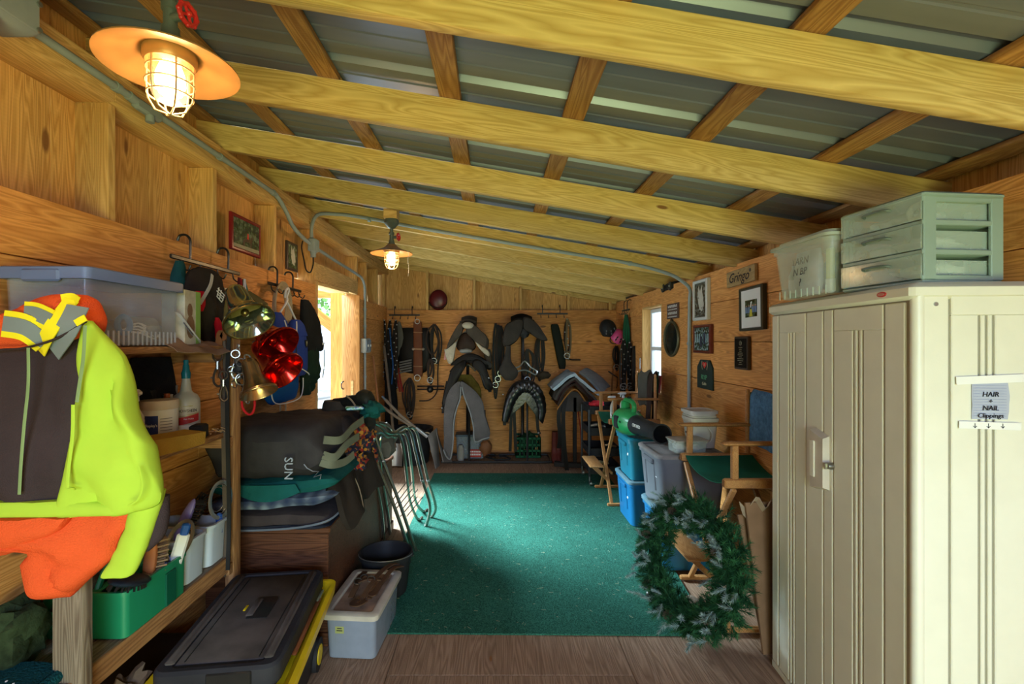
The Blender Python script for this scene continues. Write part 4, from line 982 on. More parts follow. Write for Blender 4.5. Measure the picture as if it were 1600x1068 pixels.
def sprig(mb, base, d, L, n, nl, wdt, mi):
    d = d.normalized(); s1 = d.orthogonal().normalized(); s2 = d.cross(s1)
    mb.m = mi
    for k in range(n):
        f = k/n; a = k*2.4+rnd.random(); p = base+d*L*f
        o = (s1*math.cos(a)+s2*math.sin(a))
        tip = p+(d*(.55+.5*f)+o*.8).normalized()*nl*(1.05-.4*f)*rnd.uniform(.8, 1.2)
        sd = d.cross(o).normalized()*wdt
        mb.add([p-sd, p+sd, tip], [(0, 1, 2)])
    mb.add([base-s1*.002, base+s1*.002, base+d*L], [(0, 1, 2)])
nm = MB()
for k in range(1150):
    a = rnd.uniform(0, 2*PI); ph = rnd.uniform(0, 2*PI)
    ring = (ux*math.cos(a)+uz*math.sin(a)); tg = (-ux*math.sin(a)+uz*math.cos(a))
    o = ring*math.cos(ph)+nx*abs(math.sin(ph))*(1 if rnd.random() < .8 else -1)
    b = wp(a, R0)+o*rnd.uniform(.02, .07)
    sprig(nm, b, o*.8+tg*rnd.uniform(-.9, .9)+Vector((rnd.uniform(-.3, .3), rnd.uniform(-.3, .3), rnd.uniform(-.3, .3))), rnd.uniform(.04, .07), 30, rnd.uniform(.030, .048), .0019, 0 if rnd.random() < .45 else 1)
o = nm.build('needles', [M_N1, M_N2], wr, sharp=180); o['kind'] = 'stuff'
for k in range(60):
    a = rnd.uniform(0, 2*PI); ring = (ux*math.cos(a)+uz*math.sin(a)); tg = (-ux*math.sin(a)+uz*math.cos(a))
    f = MB(); sprig(f, wp(a, R0+rnd.uniform(-.07, .09), .09), nx*.8+ring*rnd.uniform(-.5, .8)+tg*rnd.uniform(-1, 1), rnd.uniform(.045, .08), 60, .030, .0018, 0)
    f.build('frosted_sprig', M_N3, wr, sharp=180)
M_CONE = plain('pine_cone', (.07, .055, .04), .8)
for a in (2.9, 5.6, 3.9, 0.6, 4.6, 1.9):
    c = MB(); ring = (ux*math.cos(a)+uz*math.sin(a)); p = wp(a, R0-.01*(a < 3), .085); dd = (nx+ring*.4).normalized(); s1 = dd.orthogonal().normalized(); s2 = dd.cross(s1)
    for j in range(7):
        rr = .020*math.sin((j+1.2)/8.5*PI)
        for q in range(8):
            b = q*PI/4+j*.4; oo = s1*math.cos(b)+s2*math.sin(b); b0 = p+dd*(.009*j-.03)
            t1 = s1*math.cos(b+.35)+s2*math.sin(b+.35); c.add([b0, b0+oo*rr+dd*.004, b0+t1*rr+dd*.004, b0+(oo+t1)*.5*rr*1.35+dd*.010], [(0, 1, 3), (0, 3, 2)])
    c.build('pine_cone', M_CONE, wr, sharp=180)
c = MB().blob(wp(3.95, R0+.12, .0), .020, 12, 8).build('bauble', M_CHR, wr)

# ------------------------------------------------------------------ cardboard between chair and cabinet
M_CARD = plain('cardboard', (.23, .13, .075), .85, bump=.1, bscale=40)
t = thing('cardboard_box', 'flattened brown cardboard box leaning behind the tall cabinet', 'cardboard box', (1.42, 2.395, .012))
m = MB(); m.sheet(lambda u, v: (-.04+.36*u-.065*v, .03+.015*math.sin(u*3)+.05*v, .76*v+.004), 8, 8, .012); m.build('front_flap', M_CARD, t)
m = MB(); m.sheet(lambda u, v: (-.02+.34*u-.10*v, .06+.07*v, .68*v+.004), 6, 6, .012); m.build('back_flap', M_CARD, t)
m = MB(); m.sheet(lambda u, v: (-.115-.02*v+.05*u, .085+.02*u, .70+.07*v-.05*u), 5, 4, .004); m.sheet(lambda u, v: (-.08+.13*u, .085-.03*v, .745+.03*math.sin(u*9)+.03*v), 8, 4, .003); m.build('torn_liner', plain('kraft_liner', (.36, .27, .19), .85), t)
t = thing('floor_board_scrap', 'pale offcut board lying on the floor behind the wreath', 'board', (1.12, 2.86, .014), .5)
MB().box((0, 0, .011), (.30, .09, .02), bev=.002).build('plank', W_GREY, t)
# ------------------------------------------------------------------ left shelf rack
XF = -1.27
sh = thing('shelf_rack', 'rough wooden shelf rack of 2x4 posts and boards on the left wall', 'shelf rack', (XF, 1.4, 0))
def brd(par, name, a, b, wd, th, m, up=(0, 0, 1)):
    o = board(name, par, Vector(a)-Vector(par.location), Vector(b)-Vector(par.location), wd, th, m, up=up); return o
brd(sh, 'post', (-1.272, 1.43, 0), (-1.272, 1.43, 1.70), .089, .038, W_GREY, up=(1, 0, 0))
brd(sh, 'post', (-1.268, 2.30, 0), (-1.268, 2.30, 1.752), .042, .06, W_SHELF, up=(1, 0, 0))
for zt in (1.60, 1.19):
    brd(sh, 'shelf_board', (-1.41, 1.42, zt-.0125), (-1.41, 2.265, zt-.0125), .27, .025, W_SHELF, up=(1, 0, 0))
    brd(sh, 'support_rail', (-1.54, 1.42, zt-.060), (-1.54, 2.265, zt-.060), .06, .03, W_SHELF)
y = .4
k = 0
for xx in (-1.50, -1.405, -1.31):
    brd(sh, 'slat', (xx, 1.05, .592), (xx, 2.265, .592), .088, .022, W_GREY, up=(1, 0, 0))
brd(sh, 'front_rail', (-1.268, 1.05, .565), (-1.268, 2.265, .565), .075, .022, W_SHELF)
for zz in (1.545, 1.14, .54): 
    for yy in (2.25, 1.46): brd(sh, 'cross_brace', (-1.55, yy, zz), (-1.25, yy, zz), .05, .03, W_SHELF)

# blue-lidded clear box
bx = thing('storage_box', 'clear storage box with blue lid and ribbed sides on the top shelf', 'box', (-1.405, 1.70, 1.601))
M_CB = clear('clear_blue_box', (.52, .56, .66), .22, .12); M_BL = plain('blue_lid', (.115, .17, .36), .4, var=.04)
m = MB(); m.tub(.275, .45, .235, .93, .003, .02, .006, .02); m.build('tub', M_CB, bx)
m = MB(); m.rings([(.215, .292, .468, .02), (.250, .292, .468, .022), (.254, .282, .455, .02), (.254, .25, .42, .02), (.246, .24, .41, .02)]); m.box((0, -.232, .225), (.12, .016, .04), bev=.006); m.build('lid', M_BL, bx)
m = MB()
for k in range(19): m.box((.1285, -.20+.022*k, .03), (.003, .006, .05))
for k in range(11): m.box((-.12+.024*k, -.2095, .03), (.006, .003, .05))
o = m.build('moulded_ribs', clear('rib_clear', (.6, .62, .7), .55), bx); o['kind'] = 'stuff'
t = thing('blue_tape_roll', 'blue ring shaped roll seen through the box side', 'roll', (-1.345, 1.72, 1.68))
MB().torus(.030, .010, 24, 8, Euler((0, PI/2, 0)).to_matrix().to_4x4()).build('ring', plain('ring_blue', (.06, .22, .50), .4), t)
t = thing('cleaning_pads', 'bundle of pale grey cloths and cords inside the blue-lidded box', 'cloth', (-1.40, 1.84, 1.612))
MB().blob((0, 0, .05), (.09, .085, .05), 16, 10, .5, 3).build('bundle', plain('grey_cloth', (.32, .31, .30), .9, bump=.6), t)
m = MB()
for k in range(9): m.tube(spline([(.03, -.12+.01*k, .05), (.07, -.07, .04+.012*(k % 4)), (.08, -.01, .02+.01*(k % 5)), (.07, .05, .015)], 4), .0025, 5)
m.build('cords', M_PAPER, t)
t = thing('dark_bottle', 'dark upright container standing inside the blue-lidded box', 'container', (-1.42, 1.58, 1.612))
MB().rings([(0, .10, .11, .02), (.15, .10, .11, .02), (.16, .06, .07, .02), (.19, .05, .06, .02)]).build('body', plain('murky_brown', (.13, .10, .085), .5), t)

# photo carton and paper things at the far end of the top shelf
t = thing('photo_carton', 'green and white printed carton behind the hanging riding vest', 'box', (-1.34, 2.03, 1.601), .12)
MB().box((0, 0, .118), (.09, .13, .235), bev=.002).build('carton', plain('carton_white', (.48, .47, .43), .6, var=.25, scale=18), t)
MB().box((.046, .045, .118), (.001, .04, .233)).build('green_band', plain('band_green', (.22, .40, .10), .6), t)
m = MB(); m.blob((.0465, -.02, .08), (.001, .035, .05), 10, 6); m.blob((.0465, -.025, .15), (.001, .022, .03), 10, 6); m.build('printed_animal', plain('print_brown', (.20, .12, .08), .6), t)
t = thing('paper_bag', 'crumpled brown paper bag hanging over the end of the top shelf', 'bag', (-1.30, 2.0, 1.602))
m = MB(); m.sheet(lambda u, v: (-.12+.19*v+.01*math.sin(u*7), -.16+.40*u, .03+.022*noise.noise(Vector((u*5, v*4, 2)))-.055*max(0, v-.55)*2.2-.02*u), 18, 12, .003)
m.build('bag_body', plain('kraft_paper', (.26, .17, .12), .8, bump=.3, bscale=25), t)
t = thing('plastic_packet', 'clear packet with grey barcode label beside the photo carton', 'packet', (-1.285, 1.95, 1.64))
m = MB(); m.sheet(lambda u, v: (.0+.012*math.sin(3*v+u), -.05+.14*u+.05*v, .10-.11*u-.02*v), 6, 6, .002); m.build('packet', clear('packet', (.6, .62, .66), .6), t)
m = MB()
for k in range(5): m.box((.012, .0+.011*k, .05-.010*k), (.002, .022, .0045), rot=(-.65, 0, 0))
m.build('bar_print', plain('print_greyblue', (.18, .20, .26), .6), t)

# ------------------------------------------------------------------ high-visibility jacket on the near post
M_LIME = plain('hi_vis_lime', (.42, .60, .05), .8, var=.05, bump=.3, bscale=14); M_ORG = plain('hi_vis_orange', (.78, .10, .025), .85, var=.06, bump=.5, bscale=260)
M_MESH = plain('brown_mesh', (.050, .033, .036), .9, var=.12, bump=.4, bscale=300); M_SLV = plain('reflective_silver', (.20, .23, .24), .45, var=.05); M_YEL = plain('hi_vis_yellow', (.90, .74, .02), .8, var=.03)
JY = 1.30
jk = thing('safety_jacket', 'lime and orange high visibility jacket hung inside out on the near post', 'jacket', (-1.27, JY+.06, 1.30))
def pxr(rows, Y=JY):
    """rows of (py, pxl, pxr, depth, yoff) -> world rows"""
    return [(EYE-(r[0]-VY)/F*(Y), (r[1]-VX)/F*Y, (r[2]-VX)/F*Y, r[3], Y+r[4]) for r in rows]
def pslab(t, name, mats, rows, Y=JY, nv=20, nu=14, wr=.006, fq=9., seed=0., pw=.75):
    m = WM(t); m.slab(pxr(rows, Y), nv, nu, wr, fq, seed, pw); return m.build(name, mats, t)
pslab(jk, 'mesh_panel', M_MESH, [(514, -150, 133, .03, .02), (545, -170, 132, .045, .01), (600, -180, 127, .055, 0), (660, -180, 121, .06, 0), (730, -180, 115, .06, -.01), (790, -180, 112, .05, 0)], nv=30, nu=26, wr=.03, fq=4)
pslab(jk, 'sleeve', M_LIME, [(500, 122, 140, .02, .01), (525, 124, 158, .05, .01), (560, 122, 180, .08, .01), (610, 117, 202, .10, .01), (660, 112, 220, .11, .0), (710, 110, 240, .12, .0), (755, 108, 250, .11, .0), (790, 104, 244, .08, -.005), (801, 104, 205, .05, -.01)], nv=40, nu=22, wr=.045, fq=5, seed=3)
pslab(jk, 'hem', M_LIME, [(776, -180, 150, .05, -.02), (785, -180, 200, .055, -.022), (797, -180, 205, .055, -.022), (801, -180, 190, .03, -.02)], nv=9, nu=20, wr=.008, fq=7)
pslab(jk, 'sleeve_lining', M_LIME, [(770, 196, 248, .05, .02), (800, 194, 240, .05, .02), (840, 182, 228, .045, .02), (875, 165, 214, .04, .02), (902, 152, 200, .03, .02), (906, 156, 180, .02, .02)], nv=20, nu=8, wr=.010, fq=9, seed=5)
pslab(jk, 'sleeve_dark_panel', M_MESH, [(783, 206, 244, .05, .045), (820, 200, 243, .05, .045), (850, 198, 236, .04, .045), (872, 198, 214, .02, .045)], nv=12, nu=8, wr=.008)  # dark mesh part of the sleeve, set behind its lime lining
pslab(jk, 'orange_lining', M_ORG, [(785, -150, 198, .06, .01), (805, -150, 198, .08, .01), (828, -150, 190, .10, .0), (850, 40, 176, .11, .0), (875, 44, 168, .11, .0), (900, 55, 142, .10, 0), (922, 64, 118, .08, 0), (936, 78, 104, .03, 0)], nv=34, nu=20, wr=.035, fq=7, seed=2)
pslab(jk, 'orange_lining_fold', M_ORG, [(800, -150, 128, .07, -.03), (820, -150, 112, .08, -.035), (840, -150, 75, .08, -.03), (855, -150, 40, .05, -.02), (862, -150, 20, .03, -.02)], nv=16, nu=14, wr=.016, fq=8, seed=8)
pslab(jk, 'orange_lining_left', M_ORG, [(790, -150, 60, .06, .03), (850, -150, 45, .06, .03), (866, -150, 10, .04, .03)], nv=8, nu=10, wr=.01)
# hood / collar roll above
pslab(jk, 'hood', M_ORG, [(458, 62, 108, .05, .05), (466, 40, 122, .09, .05), (482, 10, 127, .13, .05), (505, -60, 133, .15, .05), (528, -150, 118, .15, .05), (548, -170, 60, .10, .05)], nv=20, nu=18, wr=.012, fq=7)
def band(name, mat, pts, wd, off=-.002):
    """flat tape laid over the hood"""
    P = [at(x, y, JY+.03-.055*math.sin(PI*min(1, max(0, (y-452)/110)))+off) for x, y in pts]
    m = WM(jk); m.strap(spline([tuple(p) for p in P], 6), wd, .003, up=(0, -1, 0)); return m.build(name, mat, jk)
def stape(pts, ws, wy):
    band('hi_vis_tape', M_YEL, pts, wy, -.004); band('reflective_stripe', M_SLV, pts, ws, -.007)
stape([(5, 505), (40, 512), (72, 535)], .040, .072)
stape([(38, 488), (56, 490), (78, 500)], .036, .060)
band('hi_vis_tape', M_YEL, [(62, 548), (80, 512), (112, 468)], .040, -.009)
band('reflective_stripe', M_SLV, [(82, 548), (104, 515), (122, 478)], .060, -.010)
band('hi_vis_tape', M_YEL, [(96, 466), (112, 464), (122, 470)], .022, -.011)
band('hi_vis_tape', M_YEL, [(118, 505), (126, 500), (134, 496)], .018, -.012)
def seam(name, pts, r, m_, off):
    P = [at(x, y, JY+off) for x, y in pts]; m = WM(jk); m.tube(spline([tuple(p) for p in P], 6), r, 6, flat=.5); return m.build(name, m_, jk)
M_PIPE = plain('sage_piping', (.22, .30, .13), .8)
seam('piping', [(44, 543), (44, 600), (38, 660), (33, 720), (30, 772)], .0045, M_PIPE, -.055)
seam('piping', [(133, 508), (130, 560), (124, 600), (120, 628)], .005, M_PIPE, -.062)
seam('piping', [(114, 632), (113, 680), (106, 740), (105, 762)], .005, M_LIME, -.068)
seam('neck_binding', [(-40, 552), (0, 546), (40, 543), (90, 528), (134, 502)], .006, M_MESH, -.03)
seam('pocket_hem', [(105, 762), (112, 762), (118, 764)], .004, M_LIME, -.066)
seam('sleeve_seam', [(216, 728), (222, 758), (215, 780), (200, 790)], .003, M_LIME, -.058)

# ------------------------------------------------------------------ grooming bottles on the middle shelf
ZM = 1.191
sb = thing('spray_bottle', 'large white bottle with teal spray top and red label reading SHOWSHEEN', 'bottle', (-1.405, 2.16, ZM), 0)
M_BOT = plain('bottle_cream', (.50, .48, .42), .35, var=.04); M_TL = plain('teal_cap', (.01, .17, .22), .25)
MB().lathe([(0, 0), (.050, 0), (.056, .008), (.057, .13), (.055, .165), (.045, .185), (.027, .197), (.023, .205), (.016, .255), (.0165, .262), (0, .262)], 28).build('bottle', M_BOT, sb)
MB().lathe([(0, .26), (.018, .26), (.019, .285), (.014, .30), (.013, .318), (.010, .325), (.011, .338), (.009, .345), (0, .345)], 20).build('spray_top', M_TL, sb)
def wrap_text(s, size, m_, par, R, zc, a0, sx=1.0, name='lettering', shear=0):
    """lettering bent round a cylinder centred on local Z; a0 = facing angle"""
    o = text(s, size, m_, par, (0, 0, 0), (0, 0, 0), name, shear=shear)
    for v in o.data.vertices:
        x, y, z = v.co; a = a0+x*sx/R; v.co = ((R+z+.0003)*math.cos(a), (R+z+.0003)*math.sin(a), zc+y)
    return o
A0 = math.atan2(-2.16, 1.405)       # facing the camera
def wrap_patch(mb, R, a0, wd, z0, z1, n=10, slope=0.0, th=.0006):
    f = []
    mb.sheet(lambda u, v: (R*math.cos(a0+(u-.5)*wd/R), R*math.sin(a0+(u-.5)*wd/R), z0+(z1-z0)*v+slope*(u-.5)), n, 2, -th); return mb
wrap_patch(MB(), .0575, A0+.15, .095, .062, .095, slope=.018).build('red_band', plain('label_red', (.45, .02, .02), .4), sb)
wrap_patch(MB(), .0573, A0+.15, .100, .008, .055).build('white_label', M_PAPER, sb)
wrap_patch(MB(), .0573, A0+.15, .100, .095, .102, slope=.018).build('gold_rule', M_GLD, sb)
wrap_text('SHOWSHEEN', .019, M_INK, sb, .0578, .118, A0+.05, sx=.72)
wrap_text('Absorbine', .009, plain('label_yellow', (.45, .38, .03), .4), sb, .0578, .140, A0+.12)
wrap_text('Hair Polish', .009, M_PAPER, sb, .0582, .082, A0+.18)
t = thing('white_tub', 'round white tub with cream lid and blue label on middle shelf', 'tub', (-1.405, 1.99, ZM))
MB().lathe([(0, 0), (.062, 0), (.066, .006), (.067, .15), (0, .15)], 28).build('tub', M_WHP, t)
MB().lathe([(0, .148), (.070, .148), (.070, .176), (.066, .184), (.03, .185), (0, .185)], 28).build('lid', plain('cream_lid', (.60, .52, .42), .4), t)
A1 = math.atan2(-1.99, 1.405)
wrap_patch(MB(), .0675, A1-.45, .05, .04, .125).build('blue_label', plain('label_blue', (.02, .04, .18), .4), t)
wrap_text("Shapley's", .016, M_PAPER, t, .068, .085, A1-.45, sx=.8)
m = MB()
for k in range(6): wrap_patch(m, .0675, A1+.35, .045, .05+.012*k, .053+.012*k, 6)
m.build('small_print', plain('print_grey', (.25, .25, .27), .6), t)
spray_bottle('spray_bottle', 'small white trigger sprayer with red label left of the white tub', (-1.37, 1.80, ZM), clear('bottle_milky', (.62, .60, .52), .8), M_WHP, .25, .034, rz=2.6, band=plain('label_maroon', (.28, .04, .03), .5))
for (nm_, lab, x, y, r, h, mb_, mc, capr) in (
    ('pump_bottle', 'grey bottle with tall black cap behind the white tub', -1.47, 2.03, .034, .22, plain('bottle_murky', (.22, .21, .17), .4), M_BLKP, .018),
    ('lotion_bottle', 'brown bottle with flat white cap behind the tub', -1.47, 2.13, .032, .19, plain('bottle_brown', (.10, .06, .04), .4), M_WHP, .022),
    ('lotion_bottle', 'slim orange-red bottle just behind the tub lid', -1.44, 2.085, .022, .20, plain('bottle_red', (.42, .05, .015), .35), plain('cap_orange', (.5, .12, .02), .4), .012),
    ('lotion_bottle', 'tall bottle with white cap at the back of the middle shelf', -1.50, 1.93, .028, .23, plain('bottle_pale', (.35, .34, .30), .4), M_WHP, .020),
    ('lotion_bottle', 'dark bottle with grey flat cap farthest back on the middle shelf', -1.50, 2.2, .034, .225, plain('bottle_black', (.02, .02, .025), .4), plain('cap_grey', (.28, .28, .27), .4), .026)):
    t = thing(nm_, lab, 'bottle', (x, y, ZM))
    MB().lathe([(0, 0), (r, 0), (r, h*.62), (r*.8, h*.72), (capr*.9, h*.78), (0, h*.78)], 18).build('bottle', mb_, t)
    MB().lathe([(0, h*.77), (capr, h*.77), (capr, h), (0, h)], 16).build('cap', mc, t)
t = thing('sponge', 'long mustard yellow sponge lying along the edge of the middle shelf', 'sponge', (-1.285, 1.85, ZM), -.12)
m = MB(); m.loft([[Vector((x+.006*math.sin(y*20), y, z)) for x, z in ((-.05, 0), (.05, 0), (.055, .068-(y+.15)*.06), (-.045, .072-(y+.15)*.05))] for y in [-.15+.03*k for k in range(11)]]); m.build('foam', plain('mustard_foam', (.42, .24, .04), .9, bump=.5, bscale=180), t)
t = thing('black_block', 'small black block between the sponge and the white spray bottle', 'block', (-1.300, 2.085, ZM), .2)
MB().box((0, 0, .033), (.055, .075, .062), bev=.006).build('block', M_BLKP, t)
t = thing('wood_shavings', 'small heap of pale wood shavings at the end of middle shelf', 'shavings', (-1.30, 2.2, ZM)); t['kind'] = 'stuff'
m = MB(); rnd = random.Random(5)
for k in range(26):
    p = Vector((rnd.uniform(-.035, .035), rnd.uniform(-.04, .04), rnd.uniform(.002, .02))); a = rnd.uniform(0, 3)
    m.tube([p+Vector((.012*math.cos(a+q), .012*math.sin(a+q), .003*q)) for q in (0, .8, 1.6, 2.4)], .002, 4)
m.build('shavings', plain('shaving_pale', (.45, .28, .15), .8), t)

# dark coat hanging under the top shelf
t = thing('dark_bag', 'dark navy bag and straps hanging in the shadow under the top shelf', 'bag', (-1.50, 2.06, 1.38), PI/2)
m = MB(); m.slab([(.17, -.10, .13, .03, 0), (.05, -.13, .16, .06, 0), (-.08, -.13, .16, .06, 0), (-.18, -.12, .15, .04, 0)], 16, 12, .02, 7); m.build('bag_body', plain('dark_navy', (.012, .014, .022), .9, bump=.5, bscale=60), t)

# ------------------------------------------------------------------ caddies on the slatted shelf
ZS = .604
M_GC = plain('green_caddy', (.010, .23, .105), .4, var=.05)
gc = thing('green_caddy', 'green plastic grooming caddy holding brushes on the slatted shelf', 'caddy', (-1.395, 1.765, ZS))
m = MB(); m.tub(.305, .33, .165, .95, .004, .02, .006, .012); m.box((.10, .11, .08), (.05, .03, .14), bev=.006); m.build('tub', M_GC, gc)
m = MB(); m.box((0, 0, .14), (.03, .26, .012), bev=.004); m.tube(spline([(0, -.10, .14), (0, -.06, .20), (0, 0, .21), (0, .06, .20), (0, .10, .14)], 5), .010, 8); m.build('handle', M_GC, gc)
m = MB(); m.box((.1475, .06, .07), (.010, .055, .125), bev=.002); m.build('grip_recess', plain('green_deep', (.005, .09, .05), .5), gc)
M_WC = plain('white_caddy_plastic', (.46, .53, .62), .4, var=.04)
for y, lab in ((2.02, 'white plastic caddy with purple brush next to the green caddy'), (2.18, 'white plastic caddy at the far end of the slatted shelf')):
    wc = thing('white_caddy', lab, 'caddy', (-1.405, y, ZS), group='white caddies on the slatted shelf')
    m = MB(); m.tub(.30, .155, .19, .88, .004, .03, .009, .012); m.build('tub', M_WC, wc)
M_BRI = plain('bristle_tan', (.30, .20, .12), .9)
def brush(name, label, loc, rot, back, L=.19, wd=.06, br=M_BRI, bl=.03):
    t = thing(name, label, 'brush', loc, rot=rot)
    m = MB(); m.blob((0, 0, 0), (wd/2, .018, L/2), 16, 12); m.build('brush_back', back, t)
    m = MB(); rnd = random.Random(1)
    for i in range(9):
        for j in range(4):
            z = (-.42+.105*i)*L; x = (-.36+.24*j)*wd*math.sqrt(max(.1, 1-(z/(L/2))**2)); m.tube([(x, -.006, z), (x*1.15, -.012-bl, z*1.05)], .0035, 4)
    o = m.build('bristles', br, t); o['kind'] = 'stuff'; return t
brush('grooming_brush', 'purple-backed oval brush standing up in the white caddy', (-1.30, 1.99, .87), (.35, -.25, 2.3), plain('purple_plastic', (.16, .13, .42), .4), .19, .07, M_BLKM)
brush('grooming_brush', 'wooden-backed dark bristle brush in the far white caddy', (-1.33, 2.10, .865), (-1.0, .6, .6), W_BEECH, .17, .06, M_BLKM)
brush('grooming_brush', 'tan rice-bristle brush leaning in the green caddy', (-1.285, 1.77, .80), (.1, -.1, 2.6), plain('brush_orange', (.40, .14, .05), .5), .17, .065, M_BRI, .035)
brush('grooming_brush', 'black rubber-backed brush lying over the rim of green caddy', (-1.275, 1.66, .785), (1.25, .25, .35), plain('rubber_blue_black', (.015, .022, .035), .5), .26, .12, M_BLKM, .012)
def curry(label, loc, rot, R, m_):
    t = thing('spring_curry_comb', label, 'curry comb', loc, rot=rot)
    for k in range(3): MB().torus(R-.012*k, .0018, 28, 5, Matrix.Translation((0, .01*k, 0)) @ Euler((PI/2, 0, 0)).to_matrix().to_4x4() @ Matrix.Diagonal((.75, 1.1, 1, 1))).build('toothed_ring', m_, t)
    MB().tube([( .8*R*math.cos(a)*.9, 0, 1.1*R*math.sin(a)) for a in [2*PI*q/24 for q in range(24)]], .009, 4, closed=True, flat=.25).build('band', m_, t)
    MB().box((0, .01, -1.1*R-.03), (.03, .024, .10), bev=.008).build('grip', plain('grip_blue', (.02, .08, .35), .4), t)
curry('steel sweat scraper ring standing in the far white caddy', (-1.27, 2.20, .885), (0, 0, 1.2), .075, M_STL)
curry('curved metal shedding blade with blue grip in the nearer caddy', (-1.262, 1.90, .82), (0, .5, 1.2), .068, plain('bronze_steel', (.28, .20, .13), .35, .7))
t = thing('white_brush_case', 'white and blue plastic comb handle standing in the green caddy', 'comb', (-1.27, 1.88, .73), rot=(.15, .25, .6))
MB().box((0, 0, .06), (.045, .02, .15), bev=.008).build('handle', M_WHP, t); MB().box((0, 0, .15), (.03, .022, .05), bev=.006).build('blue_tip', plain('tip_blue', (.01, .08, .36), .4), t)
t = thing('folded_fabric', 'dark leopard patterned fabric bundle in the back of green caddy', 'fabric', (-1.47, 1.70, .70))
MB().blob((0, 0, .03), (.07, .10, .06), 16, 10, .4, 6).build('bundle', plain('dark_olive', (.06, .055, .03), .9, var=.6, scale=30, bump=.5), t)
t = thing('metal_clipper', 'grey metal clipper head resting at the corner of the green caddy', 'clipper', (-1.272, 1.70, .745), rot=(.2, .3, .2))
MB().box((0, 0, 0), (.03, .075, .03), bev=.006).build('body', M_STL, t)
MB().box((0, .05, .004), (.04, .02, .012), bev=.002).build('blade', M_CHR, t)
# towel
t = thing('towel', 'folded dark teal towel with lint on the near end of the slats', 'towel', (-1.40, 1.30, ZS+.0))
M_TT = plain('teal_towel', (.006, .062, .075), .95, bump=.8, bscale=140, var=.2)
for k, (x0, x1, z0, y0) in enumerate(((-.14, .09, .0, -.14), (-.15, .10, .020, -.13))):
    m = MB(); m.sheet(lambda u, v: (x0+(x1-x0)*u+.01*math.sin(v*5), y0+.27*v-.05*u*(1-v), z0+.018+.006*math.sin(u*6+v*3+k)), 14, 10, .017); m.build('fold', M_TT, t)
m = MB(); m.tube(spline([(.095, -.17, .018), (.10, -.06, .022), (.10, .05, .02), (.098, .13, .018)], 5), .018, 8); m.build('rolled_edge', M_TT, t)
m = MB()
for p in ((.0, .0), (.03, .02), (.01, .05), (.05, -.03), (-.02, .03), (.04, .04)): m.blob((p[0], p[1], .048), (.003, .004, .002), 6, 4)
o = m.build('lint', M_PAPER, t); o['kind'] = 'stuff'
# dark carton and crumpled rag below
t = thing('floor_carton', 'low dark carton under the slatted shelf', 'box', (-1.40, 1.85, 0)); MB().box((0, 0, .15), (.26, .6, .30), bev=.004).build('carton', plain('dark_carton', (.05, .032, .02), .9), t)
t = thing('crumpled_rag', 'crumpled beige rag on the dark carton under the shelf', 'rag', (-1.33, 1.70, .30))
MB().blob((0, 0, .05), (.06, .08, .055), 22, 14, .9, 12).build('cloth', plain('beige_rag', (.22, .15, .10), .95, bump=.5, bscale=30), t)

# ------------------------------------------------------------------ hook racks on the left wall
def hook_rail(label, loc, rz, L, n, hooks, big=(.25, .75), drop=.045, name='hook_rail'):
    """bar along local X, wall behind at +Y local; S hooks over the plank edge above"""
    t = thing(name, label, 'hook rail', loc, rz)
    MB().box((0, 0, 0), (L, .012, .022), bev=.004).build('bar', M_BLKM, t)
    for f in big:
        x = -L/2+L*f; MB().tube(spline([(x, 0, -.005), (x, -.002, .06), (x, .0, .105), (x, .02, .128), (x, .05, .125), (x, .062, .10)], 5), .006, 6).build('over_hook', M_BLKM, t)
    for k in range(n):
        x = -L/2+L*(k+.5)/n; MB().tube(spline([(x, 0, 0), (x, -.004, -.03), (x, -.012, -drop), (x, -.035, -drop-.012), (x, -.048, -drop+.012)], 4), .004, 6).build('hook', M_BLKM, t)
    return t
hook_rail('black hook rail with bent over-hooks carrying the dark riding vest', (XL+.055, 2.50, 2.018), PI/2, .60, 4, 0, (.24, .80))
hook_rail('black hook rail above the rope coil and blue vest', (XL+.055, 3.42, 2.008), PI/2, .54, 6, 0, (.25, .72))
M_VD = plain('vest_brown_black', (.032, .024, .020), .8, var=.1, bump=.3, bscale=8)
rv = thing('riding_vest', 'dark brown vest with red lining and white logo on hook rail', 'vest', (XL+.11, 2.38, 1.80), PI/2)
m = MB(); m.slab([(.185, -.05, .03, .04, 0), (.15, -.12, .10, .07, 0), (.07, -.15, .13, .09, 0), (-.02, -.10, .16, .10, 0), (-.10, -.05, .20, .09, 0), (-.165, -.02, .22, .07, 0), (-.185, -.01, .20, .03, 0)], 24, 14, .030, 8); m.build('shell', M_VD, rv)
m = MB(); m.slab([(.17, .03, .16, .04, .03), (.08, .03, .20, .05, .03), (-.03, .06, .21, .05, .03), (-.10, .12, .20, .04, .03)], 14, 8, .012, 8); m.build('back_panel', M_VD, rv)
M_VR = plain('vest_red', (.50, .008, .02), .7)
m = MB(); m.slab([(.06, -.125, -.075, .03, -.035), (0, -.12, -.07, .03, -.035), (-.035, -.10, -.085, .02, -.035)], 8, 5, .004); m.build('red_armhole', M_VR, rv)
m = MB(); m.slab([(-.06, .0, .02, .03, -.045), (-.12, .02, .09, .04, -.045), (-.165, .03, .14, .04, -.04), (-.175, .05, .13, .02, -.04)], 10, 6, .004); m.build('red_lining', M_VR, rv)
m = MB(); m.strap(spline([(-.035, -.055, .15), (-.06, -.062, .10), (-.095, -.06, .05), (-.125, -.05, .0)], 5), .020, .003, up=(0, -1, 0)); m.strap([(.13, -.058, -.135), (.19, -.052, -.10), (.235, -.045, -.075)], .016, .003, up=(0, -1, 0)); m.build('reflective_trim', plain('trim_grey', (.45, .43, .42), .5), rv)
m = MB()
